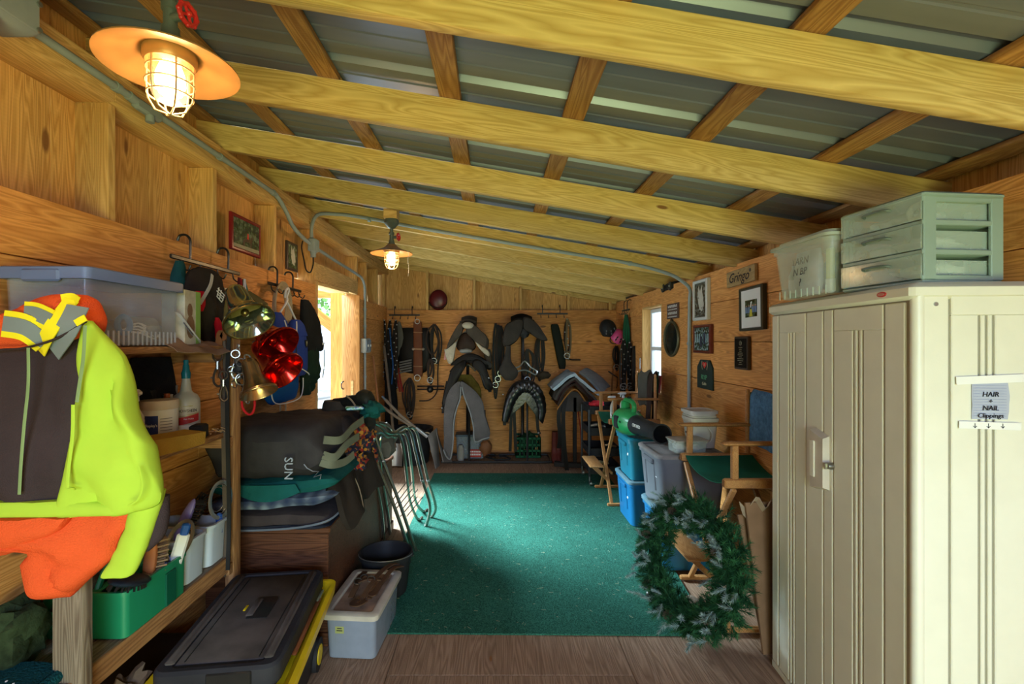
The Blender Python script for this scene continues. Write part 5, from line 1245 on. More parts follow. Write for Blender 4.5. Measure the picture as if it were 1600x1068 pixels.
for a, b in (((-.01, .085), (.045, .055)), ((-.02, .072), (.04, .042)), ((-.015, .058), (.035, .030)), ((-.02, .045), (.02, .018)), ((.0, .09), (-.02, .045)), ((.022, .078), (.0, .03)), ((.045, .055), (.02, .018))): m.strap([(a[0], -.068, a[1]), (b[0], -.070, b[1])], .0045, .002, up=(0, -1, 0))
m.build('chest_logo', M_PAPER, rv)
m = MB(); m.torus(.024, .004, 22, 6, Matrix.Translation((.125, -.028, .075)) @ Euler((PI/2, 0, 0)).to_matrix().to_4x4()); m.build('d_ring', M_CHR, rv)
MB().torus(.016, .004, 18, 6, Matrix.Translation((.165, -.05, -.005)) @ Euler((PI/2, 0, 0)).to_matrix().to_4x4()).build('snap_ring', M_CHR, rv)
t = thing('halter_straps', 'red teal and black striped halter straps on the far end of hook rail', 'straps', (XL+.08, 2.74, 1.84), PI/2)
for k, (c, x) in enumerate(((plain('strap_red', (.45, .01, .02), .7), -.03), (M_BLKP, .015), (plain('strap_teal', (.02, .20, .22), .7), .05), (plain('strap_maroon', (.10, .01, .02), .7), -.065))):
    m = MB(); m.strap(spline([(x*.3, -.02, .14), (x*.7, -.03, .06), (x, -.035, -.04), (x*1.5, -.035, -.16)], 5), .034, .008, up=(0, -1, 0)); m.build('strap', c, t)
for x in (-.05, -.005): MB().tube(spline([(x*.2, -.04, .14), (x*.6, -.045, .05), (x*1.2-.01, -.045, -.04)], 4), .0035, 5).build('white_cord', M_PAPER, t)
t = thing('teal_cloth', 'small teal cloth hanging at the near end of the hook rail', 'cloth', (XL+.07, 2.245, 1.92), PI/2)
MB().slab([(.08, -.02, .02, .03, 0), (.0, -.05, .04, .05, 0), (-.08, -.055, .05, .04, 0)], 10, 6, .012, 12).build('cloth', plain('teal_knit', (.015, .09, .10), .9), t)
# rope coil
M_ROPE = plain('cream_rope', (.45, .36, .22), .8, bump=.6, bscale=200)
t = thing('rope_coil', 'coil of cream rope hanging behind the blue vest', 'rope', (XL+.075, 3.30, 1.86), PI/2)
m = MB()
for k in range(6):
    R = .115+.007*k; m.tube([(R*math.cos(a)*.85, -.006*k+.01, R*math.sin(a)*1.15) for a in [2*PI*q/32 for q in range(32)]], .0065, 7, closed=True)
o = m.build('coil', M_ROPE, t); o['kind'] = 'stuff'
M_VB = plain('vest_blue', (.018, .05, .30), .7, var=.06, bump=.25, bscale=12); M_VB2 = plain('vest_blue_bright', (.005, .085, .33), .7, var=.06, bump=.25, bscale=12)
bv = thing('blue_vest', 'bright blue quilted riding vest with white piping on white hanger', 'vest', (XL+.13, 3.27, 1.56), PI/2)
m = MB(); m.slab([(.25, -.20, -.12, .05, .0), (.20, -.25, -.06, .09, 0), (.14, -.27, .02, .10, 0), (.10, -.28, .29, .11, 0)], 12, 12, .008, 6); m.build('shoulder', M_VB, bv)
m = MB(); m.slab([(.215, .10, .20, .05, .0), (.18, .06, .25, .08, 0), (.13, .02, .28, .10, 0), (.10, -.02, .29, .11, 0)], 12, 12, .008, 6); m.build('shoulder', M_VB, bv)
m = MB(); m.slab([(.12, -.275, .285, .10, 0), (.04, -.27, .30, .12, 0), (-.06, -.25, .31, .12, 0), (-.15, -.22, .31, .11, 0), (-.19, -.20, .30, .06, 0)], 18, 18, .010, 7); m.build('body', M_VB, bv)
m = MB(); m.slab([(-.15, -.24, .22, .07, .03), (-.22, -.25, .24, .09, .03), (-.29, -.25, .24, .08, .03), (-.345, -.20, .20, .05, .03), (-.36, -.14, .13, .02, .03)], 14, 14, .008, 7); m.build('tail_flap', M_VB2, bv)
m = MB(); m.tube(spline([(-.20, -.062, -.155), (-.08, -.066, -.150), (.02, -.07, -.125), (.12, -.068, -.145), (.22, -.062, -.175), (.29, -.04, -.19)], 5), .004, 6); m.build('piping', M_PAPER, bv)
MB().tube(spline([(-.25, -.015, -.20), (-.255, -.015, -.29), (-.19, -.015, -.345), (0, -.015, -.362), (.18, -.015, -.35), (.235, -.015, -.29), (.24, -.015, -.21)], 5), .004, 6).build('piping', M_PAPER, bv)
MB().tube(spline([(.05, -.045, .20), (.03, -.055, .15), (.0, -.062, .10), (-.06, -.06, .085), (-.11, -.055, .13), (-.14, -.045, .20)], 5), .004, 6).build('neck_piping', M_PAPER, bv)
MB().tube([(0, -.064, .08), (.0, -.068, -.15)], .003, 6).build('zip', M_BLKP, bv)
o = MB().prism([(-.022, .03), (.022, .03), (.018, -.01), (0, -.028), (-.018, -.01)], -.003, Matrix.Translation((.19, -.058, .04))).build('badge', M_BLKP, bv)
MB().prism([(-.012, .018), (.012, .018), (.0, -.015)], -.002, Matrix.Translation((.19, -.0615, .042))).build('badge_emblem', M_GLD, bv)
m = MB(); m.tube(spline([(-.03, .0, .36), (-.04, -.01, .40), (-.02, -.015, .425), (.01, -.01, .41), (0, 0, .37), (0, 0, .335), (-.10, 0, .255), (-.15, 0, .20)], 5), .007, 7); m.tube(spline([(0, 0, .335), (.08, 0, .27), (.15, 0, .21)], 4), .007, 7); m.build('white_hanger', M_WHP, bv)
# dark green breeches
t = thing('dark_breeches', 'black and dark green riding trousers hanging beside the doorway', 'trousers', (XL+.10, 3.80, 1.60), PI/2)
M_DGR = plain('dark_green_cloth', (.012, .030, .018), .85, bump=.4, bscale=14); M_DBK = plain('dark_cloth', (.012, .013, .014), .85, bump=.4, bscale=14)
m = MB(); m.slab([(.34, -.20, -.10, .04, 0), (.25, -.20, .06, .07, 0), (.08, -.18, .16, .09, 0), (-.03, -.16, .22, .08, 0), (-.06, -.12, .20, .05, 0)], 20, 12, .022, 9); m.build('upper_layer', M_DBK, t)
m = MB(); m.slab([(.02, -.15, .16, .07, .02), (-.15, -.15, .18, .09, .02), (-.30, -.14, .14, .08, .02), (-.40, -.15, -.02, .06, .02)], 20, 12, .025, 10, 4); m.build('lower_layer', M_DGR, t)
MB().tube(spline([(.12, -.055, -.05), (.13, -.05, -.18), (.11, -.045, -.28)], 4), .004, 5).build('piping', plain('pale_green', (.25, .35, .25), .7), t)
text('LIAMS', .028, M_PAPER, t, (.10, -.058, .0), (PI/2, 0, 0))
for y, L in ((3.34, .62), (3.40, .66)):
    pass
tag(MB().tube(spline([(XL+.012, 3.42, 1.26), (XL+.012, 3.43, 1.1), (XL+.012, 3.42, .95), (XL+.012, 3.44, .80)], 5), .006, 6).build('cord', M_ROPE), 'left one of two cream cords hanging down the left wall', 'cord')
tag(MB().tube(spline([(XL+.012, 3.50, 1.26), (XL+.012, 3.52, 1.1), (XL+.012, 3.50, .95), (XL+.012, 3.53, .80)], 5), .006, 6).build('cord', M_ROPE), 'right one of two cream cords hanging down the left wall', 'cord')

# ------------------------------------------------------------------ bells hung round the far post
def metal(name, col, r=.16): return plain(name, col, r, .95, var=.08)
M_BS = metal('polished_olive', (.42, .46, .34), .1); M_BO = metal('olive_brass', (.20, .15, .05), .35); M_BR = metal('red_anodised', (.62, .03, .015), .16); M_BG = metal('copper_brass', (.50, .33, .17), .25)
def bell(label, p_top, p_mouth, R, prof, mats, names=('bell_body', 'bell_rim'), name='bell', ribs=0):
    t = thing(name, label, 'bell', p_top); ax = (Vector(p_mouth)-Vector(p_top)); L = ax.length
    q = (-ax).to_track_quat('Z', 'Y').to_matrix().to_4x4()
    pr = [(r*R, -z*L) for r, z in prof]
    MB().lathe(pr, 36, q).build(names[0], mats[0], t)
    rim = pr[-2 if prof[-1][0] < .9 else -1]
    MB().torus(R*.985, R*.035, 36, 8, q @ Matrix.Translation((0, 0, -L))).build(names[1], mats[1], t)
    MB().blob(q @ Vector((0, 0, -L*.72)), R*.17, 12, 8).build('clapper', mats[1], t)
    MB().torus(.014, .004, 16, 6, q @ Matrix.Translation((0, 0, .012)) @ Euler((PI/2, 0, 0)).to_matrix().to_4x4()).build('hanging_loop', M_STL, t)
    if ribs:
        m = MB()
        for z in (.30, .38, .78): m.torus(R*(.40 if z < .5 else .62), R*.03, 30, 6, q @ Matrix.Translation((0, 0, -L*z)))
        m.build('rib', mats[1], t)
    return t
PB = [(0, 0), (.30, 0), (.40, .06), (.44, .16), (.50, .42), (.62, .66), (.86, .86), (1, .94), (1, 1), (.96, 1), (.82, .90), (.58, .70), (.45, .42), (.38, .16), (.25, .06), (0, .05)]
bell('olive and polished steel bell, topmost on the far shelf post', at(366, 452, 2.14), at(390, 503, 2.05), .105, PB, (M_BS, M_BO))
bell('large red metallic bell with flared mouth in front of the blue vest', at(398, 506, 2.36), at(436, 541, 2.30), .108, PB, (M_BR, M_BR))
bell('second red metallic bell just below the first one', at(402, 538, 2.30), at(443, 580, 2.22), .100, PB, (M_BR, M_BR))
bell('ribbed copper-toned bell lowest on the far post above the key rings', at(388, 562, 2.10), at(405, 614, 2.06), .078, PB, (M_BG, M_BG), ribs=1)
MB_h = MB().lathe([(0, .02), (.03, .02), (.055, .0), (.075, -.03), (.098, -.075), (.100, -.082), (.093, -.078), (.07, -.035), (0, -.01)], 28, Matrix.Translation(at(372, 462, 2.14)) @ Euler((.25, -.35, 0)).to_matrix().to_4x4())
tag(MB_h.build('felt_cup', plain('olive_felt', (.15, .12, .04), .7)), 'olive felt cover over the crown of the top bell', 'cover')
# snaps, straps and rings
def snap(label, p, rz=0.0, s=1.0):
    t = thing('snap_hook', label, 'snap hook', p, rz)
    MB().torus(.011*s, .0022*s, 16, 6, Matrix.Translation((0, 0, .028*s)) @ Euler((PI/2, 0, 0)).to_matrix().to_4x4()).build('ring', M_CHR, t)
    m = MB(); m.tube([(0, 0, .016*s), (0, 0, -.002*s)], .004*s, 8); m.tube(spline([(-.003*s, 0, 0), (-.009*s, 0, -.018*s), (-.008*s, 0, -.034*s), (.002*s, 0, -.042*s), (.011*s, 0, -.034*s), (.009*s, 0, -.018*s), (.003*s, 0, 0)], 4), .0028*s, 6); m.build('hook', M_CHR, t)
    MB().box((-.012*s, 0, -.022*s), (.008*s, .003*s, .004*s)).build('thumb_catch', M_STL, t); return t
snap('chrome snap hook dangling left of the far shelf post', at(340, 575, 2.20), 0, 2.0)
snap('second chrome snap hook lower down beside the hanging strap', at(349, 602, 2.20), .9, 1.7)
snap('chrome snap hook among the key rings on the post', at(368, 568, 2.16), .4, 1.6)
M_STP = plain('grey_brown_strap', (.10, .075, .06), .7, bump=.3)
for k, (lab, pts, wd, mt) in enumerate((
    ('long grey-brown leather strap hanging down left of far post', [(347, 520), (349, 560), (350, 640), (352, 740), (353, 830), (348, 900)], .028, M_STP),
    ('short brown strap folded over the top of the far post', [(353, 530), (345, 520), (342, 540), (344, 590)], .03, M_TAN),
    ('black strap hanging beside the far post behind the caddies', [(358, 520), (355, 600), (356, 700), (358, 800), (356, 890)], .018, M_BLKP))):
    t = thing('leather_strap', lab, 'strap', at(*pts[0], 2.24)); m = WM(t)
    m.strap(spline([tuple(at(x, y, 2.235-.01*k)) for x, y in pts], 6), wd, .006, up=(0, -1, 0)); m.build('strap', mt, t)
t = thing('key_rings', 'bunch of steel rings and chain hanging on the far post', 'rings', at(378, 580, 2.12))
for k, (x, y, r) in enumerate(((376, 566, .018), (385, 575, .015), (378, 592, .026), (366, 600, .016), (388, 600, .016), (382, 612, .017), (386, 625, .016), (370, 588, .02), (394, 566, .013), (362, 577, .015))):
    p = at(x, y, 2.13-.008*(k % 4))-t.location
    MB().torus(r, .0028, 20, 6, Matrix.Translation(p) @ Euler((PI/2-.3+.2*(k % 3), .3*(k % 4), .4*k)).to_matrix().to_4x4()).build('ring', M_CHR if k % 2 else M_STL, t)
for k in range(9):
    p = at(372-.4*k, 540+5*k, 2.20)-t.location; MB().torus(.0075, .0022, 12, 5, Matrix.Translation(p) @ Euler((PI/2, (k % 2)*PI/2, 0)).to_matrix().to_4x4() @ Matrix.Diagonal((.7, 1, 1, 1))).build('chain_link', M_STL, t)
m = WM(t); m.blob(at(372, 575, 2.14), (.022, .016, .028), 10, 8, .5, 2); m.blob(at(384, 588, 2.14), (.018, .014, .022), 10, 8, .5, 3); m.build('black_tags', M_BLKP, t)
t = thing('red_ring', 'red oval rope ring hanging below the key rings', 'ring', at(388, 630, 2.2)); m = MB()
m.tube([(.030*math.cos(a), 0, .050*math.sin(a)+.005*math.sin(2*a)) for a in [2*PI*q/28 for q in range(28)]], .0055, 8, closed=True); m.build('loop', plain('red_rope', (.42, .012, .015), .7), t)
m = WM(t); m.tube([tuple(at(386, 615, 2.2)), tuple(at(376, 600, 2.22)), tuple(at(366, 590, 2.26))], .003, 5); m.build('cord', M_BLKP, t)

# ------------------------------------------------------------------ wooden chest and the blanket pile
ch = thing('wooden_chest', 'large dark brown wooden chest carrying the pile of horse blankets', 'chest', (-1.21, 3.31, 0))
m = MB(); m.box((0, 0, .30), (.655, 1.58, .60), bev=.004); m.build('chest_body', W_DARK, ch)
MB().box((.003, 0, .617), (.672, 1.60, .034), bev=.006).build('lid', W_DARK, ch)
for y in (-.45, .45): MB().box((.330, y, .60), (.004, .06, .07), bev=.001).build('hinge', M_BLKM, ch)
board('base_trim', ch, (-.33, -.796, .04), (.33, -.796, .04), .07, .014, W_DARK); board('base_trim', ch, (.333, -.79, .04), (.333, .79, .04), .07, .014, W_DARK)
def bolster(t, name, mat, x0, x1, y0, y1, z0, z1, wr=.012, fq=6., seed=0., ex=.45, nx_=26, ns=22, lift=0.0):
    """a folded blanket: superellipse section swept along x, rounded far end, creased"""
    m = WM(t); rings = []
    for i in range(nx_+1):
        u = i/nx_; x = x0+(x1-x0)*u
        e = min(1, (1-u)*7)**.5 if u > .86 else (min(1, u*10)**.5 if u < .1 else 1); e = max(e, .03)
        ring = []
        for k in range(ns):
            a = 2*PI*k/ns; c, s_ = math.cos(a), math.sin(a)
            yy = (y0+y1)/2+(y1-y0)/2*(abs(c)**ex*(1 if c > 0 else -1))*(.9+.1*e); zz = (z0+z1)/2+(z1-z0)/2*(abs(s_)**ex*(1 if s_ > 0 else -1))*e+lift*u*u
            q = noise.noise(Vector((x*fq+seed, yy*fq, zz*fq*1.8))); r2 = noise.noise(Vector((x*fq*2.3, yy*2*fq+seed, zz*fq*3)))
            ring.append(Vector((x+q*wr, yy+(q+.4*r2)*wr, zz+(q*.5+.3*r2)*wr)))
        rings.append(ring)
    m.loft(rings); return m.build(name, mat, t)
M_NAVY = plain('navy_canvas', (.022, .026, .038), .75, var=.25, scale=6, bump=.35, bscale=30); M_CHAR = plain('charcoal_blanket', (.040, .036, .037), .8, var=.35, scale=5, bump=.3, bscale=24)
M_TLB = plain('teal_blanket', (.008, .085, .078), .85, var=.2, bump=.4, bscale=40)
def plaid():
    m, nt, b = new_mat('plaid_quilt'); tc = nd(nt, 'ShaderNodeTexCoord')
    cols = []
    for rot, sc in ((0, 26), (PI/2, 26)):
        mp = nd(nt, 'ShaderNodeMapping'); mp.inputs['Rotation'].default_value = (0, rot, 0); mp.inputs['Scale'].default_value = (1, 1, 1); lk(nt, tc.outputs['Object'], mp.inputs[0])
        wv = nd(nt, 'ShaderNodeTexWave'); wv.inputs['Scale'].default_value = sc/6; lk(nt, mp.outputs[0], wv.inputs['Vector']); cols.append(wv)
    ad = nd(nt, 'ShaderNodeMath', operation='ADD'); lk(nt, cols[0].outputs[1], ad.inputs[0]); lk(nt, cols[1].outputs[1], ad.inputs[1])
    dv = nd(nt, 'ShaderNodeMath', operation='MULTIPLY'); lk(nt, ad.outputs[0], dv.inputs[0]); dv.inputs[1].default_value = .5
    r = nd(nt, 'ShaderNodeValToRGB'); r.color_ramp.elements[0].color = (.02, .035, .08, 1); r.color_ramp.elements[1].color = (.20, .25, .29, 1); e = r.color_ramp.elements.new(.5); e.color = (.06, .08, .12, 1)
    lk(nt, dv.outputs[0], r.inputs[0]); lk(nt, r.outputs[0], b.inputs['Base Color']); b.inputs['Roughness'].default_value = .9; return m
M_PLD = plaid()
def fleece():
    m, nt, b = new_mat('patterned_fleece'); tc = nd(nt, 'ShaderNodeTexCoord'); v = nd(nt, 'ShaderNodeTexVoronoi'); v.inputs['Scale'].default_value = 55; lk(nt, tc.outputs['Object'], v.inputs['Vector'])
    r = nd(nt, 'ShaderNodeValToRGB'); r.color_ramp.interpolation = 'CONSTANT'; r.color_ramp.elements[0].color = (.012, .012, .03, 1); r.color_ramp.elements[1].position = .8; r.color_ramp.elements[1].color = (.30, .10, .02, 1)
    for p, c in ((.35, (.30, .015, .01, 1)), (.55, (.45, .20, .02, 1)), (.68, (.01, .012, .02, 1))): e = r.color_ramp.elements.new(p); e.color = c
    s_ = nd(nt, 'ShaderNodeSeparateColor'); lk(nt, v.outputs['Color'], s_.inputs[0]); lk(nt, s_.outputs[0], r.inputs[0]); lk(nt, r.outputs[0], b.inputs['Base Color']); b.inputs['Roughness'].default_value = .95; return m
M_FLC = fleece()
zt = .634
b1 = thing('horse_blanket', 'dark brown folded horse blanket at the bottom of the pile', 'blanket', (-1.15, 2.9, zt), group='folded horse blankets on the chest')
bolster(b1, 'blanket', plain('brown_blanket', (.045, .035, .036), .85, var=.25, bump=.3, bscale=30), -1.50, -.845, 2.47, 3.35, zt, .735, .015, 5, 1)
bolster(b1, 'blanket_fold', M_NAVY, -1.50, -.86, 2.455, 3.30, zt+.002, .665, .014, 6, 4)
m = WM(b1); m.strap(spline([(-1.42, 2.452, .64), (-1.2, 2.448, .645), (-1.0, 2.45, .66), (-.86, 2.47, .69), (-.815, 2.6, .72)], 6), .010, .005, up=(0, -1, 0)); m.build('binding', plain('binding_silver', (.12, .14, .18), .5), b1)
b2 = thing('horse_blanket', 'grey and blue plaid quilted blanket in the middle of the pile', 'blanket', (-1.15, 2.9, .79), group='folded horse blankets on the chest')
bolster(b2, 'blanket', M_PLD, -1.50, -.83, 2.45, 3.35, .728, .800, .012, 7, 9, lift=.045)
b3 = thing('horse_blanket', 'teal folded blanket sagging over the plaid one', 'blanket', (-1.15, 2.9, .89), group='folded horse blankets on the chest')
bolster(b3, 'blanket', M_TLB, -1.50, -.82, 2.455, 3.38, .790, .895, .018, 6, 12, lift=.04)
m = WM(b3); m.sheet(lambda u, v: (-1.36+.34*u+.03*v, 2.435-.018*math.sin(PI*u)-.012*v, .885-.08*v*math.sin(PI*(.15+.7*u))), 12, 6, .01); m.build('drooping_corner', M_TLB, b3)
b4 = thing('horse_blanket', 'large charcoal rolled blanket lettered SUN on top of the pile', 'blanket', (-1.15, 2.9, .97), group='folded horse blankets on the chest')
bolster(b4, 'blanket', M_CHAR, -1.52, -.875, 2.44, 3.05, .885, 1.18, .030, 5, 20, ex=.6)
bolster(b4, 'blanket_back', M_CHAR, -1.52, -.84, 2.8, 3.45, .89, 1.15, .025, 6, 25, ex=.6)
o = text('SUN', .060, plain('logo_silver', (.36, .40, .46), .6), b4, (-1.045+1.15, 2.405-2.9, 0.975-.97), (PI/2, PI/2, 0), ext=.004, shear=0)
M_LG = plain('logo_silver2', (.36, .40, .46), .6)
m = WM(b4); P = [(475, 725), (488, 735), (498, 738), (488, 746), (500, 741), (496, 750)]
m.tube([tuple(at(x, y, 2.395)) for x, y in ((475, 725), (480, 731), (489, 736), (498, 736), (490, 745), (502, 741), (500, 748))], .0045, 6, flat=.5); m.build('logo_mark', M_LG, b4)
M_SAGE = plain('sage_strap', (.16, .17, .12), .8)
for k, pts in enumerate(([(-.90, 2.50, 1.10), (-.835, 2.58, 1.085), (-.82, 2.75, 1.12), (-.80, 2.9, 1.14)], [(-.89, 2.46, 1.03), (-.84, 2.50, 1.01), (-.815, 2.62, 1.05), (-.80, 2.8, 1.06)], [(-.90, 2.455, .995), (-.85, 2.48, .975), (-.82, 2.6, .96), (-.80, 2.7, .975)])):
    m = WM(b4); m.strap(spline(pts, 6), .042, .006, up=(1, -.4, 0)); m.build('strap', M_SAGE, b4)
b5 = thing('patterned_fleece_blanket', 'colourful red and orange patterned fleece stuffed at the pile end', 'blanket', (-.85, 3.0, .85))
for k, (x, y, z, r) in enumerate(((-.80, 2.95, .90, .075), (-.80, 3.08, 1.00, .08), (-.79, 3.2, .90, .08), (-.80, 3.02, 1.09, .065), (-.81, 2.88, 1.02, .055), (-.83, 3.3, 1.02, .08))):
    m = WM(b5); m.blob((x-.045, y-.04, z-.035), (r*.7, r, r*.8), 16, 12, .8, k*3); m.build('fold', M_FLC, b5)
b6 = thing('canvas_bag', 'brown-black canvas bag with pale piping slumped over the chest edge', 'bag', (-.86, 2.95, .64))
m = WM(b6)
M_CBG = plain('brown_black_canvas', (.030, .023, .018), .7, bump=.3, bscale=20)
m.slab([(.86, 0, 0, .001, 0)]*2) if False else None
m.sheet(lambda u, v: (-.90+.12*v+.03*math.sin(u*8)*v, 2.52+.62*u+.03*math.sin(v*6), .87-.19*v**1.4-.05*(1-u)+.16*u*(1-v)+.014*math.sin(u*20+v*4)), 26, 12, .03); m.build('bag_body', M_CBG, b6)
for k in range(4):
    u = .12+.2*k; m = WM(b6); m.tube([(-.885+.12*v+.03*math.sin(u*8)*v, 2.52+.62*(u+.12*math.sin(PI*v))+.0, .885-.19*v**1.4-.05*(1-u)+.16*u*(1-v)) for v in [q/10 for q in range(11)]], .0035, 6); m.build('piping', plain('khaki_piping', (.28, .22, .14), .7), b6)
bt = thing('riding_boot', 'black and olive boot lying on its side on top of the pile', 'boot', (-.97, 3.25, 1.155), -.5)
m = MB(); m.tube(spline([(-.17, 0, .03), (-.06, 0, .045), (.05, 0, .06), (.12, .0, .085), (.13, .01, .0), (.125, .02, -.1)], 5), [.035]*6+[.045]*6+[.055]*6+[.06]*5+[.05]*3, 14); m.build('boot_body', plain('boot_black', (.018, .018, .014), .5, bump=.2), bt)
MB().slab([(.05, -.24, -.08, .09, -.02), (0, -.26, -.06, .11, -.02), (-.05, -.25, -.08, .09, -.02)], 8, 8, .01).build('canvas_gaiter', plain('olive_canvas', (.07, .055, .035), .8), bt)
MB().tube(spline([(.02, -.075, .10), (.08, -.085, .07), (.12, -.08, .02)], 5), .006, 6).build('piping', plain('khaki_piping', (.28, .22, .14), .7), bt)
t = thing('printed_packet', 'blue and green printed packet tucked under the boot', 'packet', (-.89, 3.02, 1.195), .4)
MB().box((0, 0, .0), (.11, .07, .02), bev=.006).build('packet', photo_mat('packet_print', (.02, .25, .08), (.25, .55, .7), (.05, .15, .5), 25), t)
t = thing('teal_cloth', 'teal cloth bunched next to the boot at the pile end', 'cloth', (-.80, 3.12, 1.14))
MB().blob((0, 0, .03), (.07, .09, .05), 16, 10, .6, 9).build('cloth', M_TLB, t)
t = thing('grey_sack', 'grey-brown sack lying behind the tube racks at the chest end', 'sack', (-.97, 3.75, .636))
MB().blob((0, 0, .17), (.16, .28, .17), 20, 14, .5, 14).build('sack', plain('sack_grey', (.12, .11, .09), .9, bump=.4, bscale=30), t)

# ------------------------------------------------------------------ folding tube racks
M_TUBE = plain('green_chrome_tube', (.30, .33, .27), .25, .9)
def rack(label, sh_, y_, group='folding tubular saddle racks'):
    t = thing('folding_rack', label, 'rack', (-.64+sh_, 3.45+y_, .012), group=group)
    def pt(px, py, Y): 
        p = at(px, py, Y+y_)+Vector((sh_, 0, 0)); p.z = max(p.z, .025); return tuple(p)
    f1 = [(640, 884, 3.42), (636, 850, 3.40), (612, 780, 3.34), (588, 720, 3.28), (577, 685, 3.24), (572, 668, 3.24), (578, 660, 3.3), (592, 664, 3.42), (604, 675, 3.5), (616, 676, 3.62), (632, 667, 3.78), (642, 676, 3.84), (648, 700, 3.88), (660, 750, 3.96), (672, 790, 4.05), (667, 818, 4.12), (664, 826, 4.12)]
    f2 = [(600, 850, 3.72), (596, 800, 3.66), (586, 740, 3.5), (583, 690, 3.4), (592, 675, 3.45), (606, 682, 3.55), (620, 676, 3.7), (628, 690, 3.76), (634, 730, 3.9), (640, 780, 4.15), (652, 810, 4.25), (660, 820, 4.3)]
    for f in (f1, f2):
        m = WM(t); m.tube(spline([pt(*q) for q in f], 6), .0125, 9); m.build('tube_frame', M_TUBE, t)
    for k in range(3):
        a = pt(606+10*k, 790+8*k, 3.42+.05*k); b = pt(636+8*k, 752+12*k, 3.98+.04*k)
        m = WM(t); m.tube([a, b], .004, 5); m.build('wire', M_BLKM, t)
    for q in (f1[3], f1[13]):
        p = pt(*q); m = WM(t); m.blob(p, .017, 8, 6); m.build('hinge_knuckle', M_STL, t)
    return t
rack('nearest folding tube rack leaning beside the chest, foot behind the bucket', 0, 0)
rack('farther folding tube rack nested behind, feet out on the green carpet', .05, .20)

# ------------------------------------------------------------------ floor items left
tb = thing('toolbox', 'large black wheeled toolbox with yellow rim and dusty lid', 'toolbox', (-1.01, 1.985, 0), D(7))
M_TBK = plain('toolbox_black', (.030, .030, .037), .5, var=.25, scale=6, bump=.1); M_TBD = plain('toolbox_dusty', (.085, .072, .068), .65, var=.35, scale=7, bump=.1, bscale=30); M_TY = plain('toolbox_yellow', (.80, .58, .01), .4, var=.08, scale=14)
m = MB(); m.rings([(.04, .34, .60, .03), (.36, .40, .68, .03)]); m.build('toolbox_body', M_TBK, tb)
m = MB(); m.loft([[Vector((x, y, z)) for x, y in rrect(a, b, r, 4)] for z, a, b, r in ((.36, .41, .69, .04), (.365, .515, .80, .05), (.410, .525, .81, .05), (.410, .485, .77, .04), (.375, .42, .70, .04), (.37, .2, .4, .03))]); m.build('rim', M_TY, tb)
MB().rings([(.378, .37, .64, .03), (.395, .37, .64, .03)]).build('inner_tray', plain('tray_orange_brown', (.17, .05, .015), .5), tb)
m = MB(); m.rings([(.405, .41, .70, .05), (.425, .425, .715, .05), (.478, .425, .715, .05), (.488, .405, .695, .04), (.488, .31, .66, .02), (.482, .30, .65, .02), (.482, .10, .3, .02)]); lid = m.build('lid', M_TBK, tb)
dm = MB(); dm.box((0, .0, .484), (.295, .615, .006), bev=.002); dm.build('lid_panel', M_TBD, lid)
for x in (-.165, .165):
    MB().box((x, 0, .492), (.034, .63, .016), bev=.006).build('lid_ridge', M_TBD, lid)
for x in (-.12, .13): MB().box((x, 0, .4885), (.003, .60, .003)).build('lid_groove', M_BLKM, lid)
MB().box((.03, .03, .4885), (.085, .16, .004), bev=.001).build('handle_recess', M_BLKM, lid)
MB().box((-.005, .03, .4905), (.030, .13, .012), bev=.004).build('carry_handle', M_TBD, lid)
MB().box((-.040, .03, .489), (.010, .04, .004), bev=.001).build('yellow_tab', M_TY, lid)
MB().box((.05, -.357, .452), (.15, .012, .05), bev=.004).build('latch_recess', M_BLKM, lid)
for x in (-.06, .09): MB().box((x, -.400, .385), (.09, .05, .045), bev=.012).build('latch', M_TY, tb)
m = MB(); m.sheet(lambda u, v: (.226+.002*math.sin(v*9), -.29+.55*v, .402+.004*math.sin(u*9)-.01*u), 3, 10, .01) if False else m.box((.215, .02, .409), (.018, .40, .012), rot=(0, .2, 0), bev=.003); m.build('loose_strip', plain('strip_brown', (.20, .06, .02), .4), tb)
MB().box((.21, .24, .411), (.02, .11, .010), bev=.003).build('grey_card', plain('card_greygreen', (.22, .24, .16), .6), tb)
for x in (-.17, .17):
    M = Matrix.Translation((x, .335, .075)) @ Euler((0, PI/2, 0)).to_matrix().to_4x4()
    MB().lathe([(0, -.02), (.075, -.02), (.075, .02), (0, .02)], 24, M).build('wheel', M_TBK, tb); MB().lathe([(0, -.024), (.045, -.024), (.045, .024), (0, .024)], 20, M).build('hub', M_TY, tb)
t = MB().prism([(-.10, -.02), (.10, -.02), (.10, .02), (-.10, .02)], -.003, Matrix.Translation((.2035, .12, .325)) @ Euler((0, 0, PI/2)).to_matrix().to_4x4()).build('brand_plate', M_TY, tb)
o = text('STANLEY', .034, M_INK, tb, (.208, .12, .325), (PI/2, 0, PI/2)); 
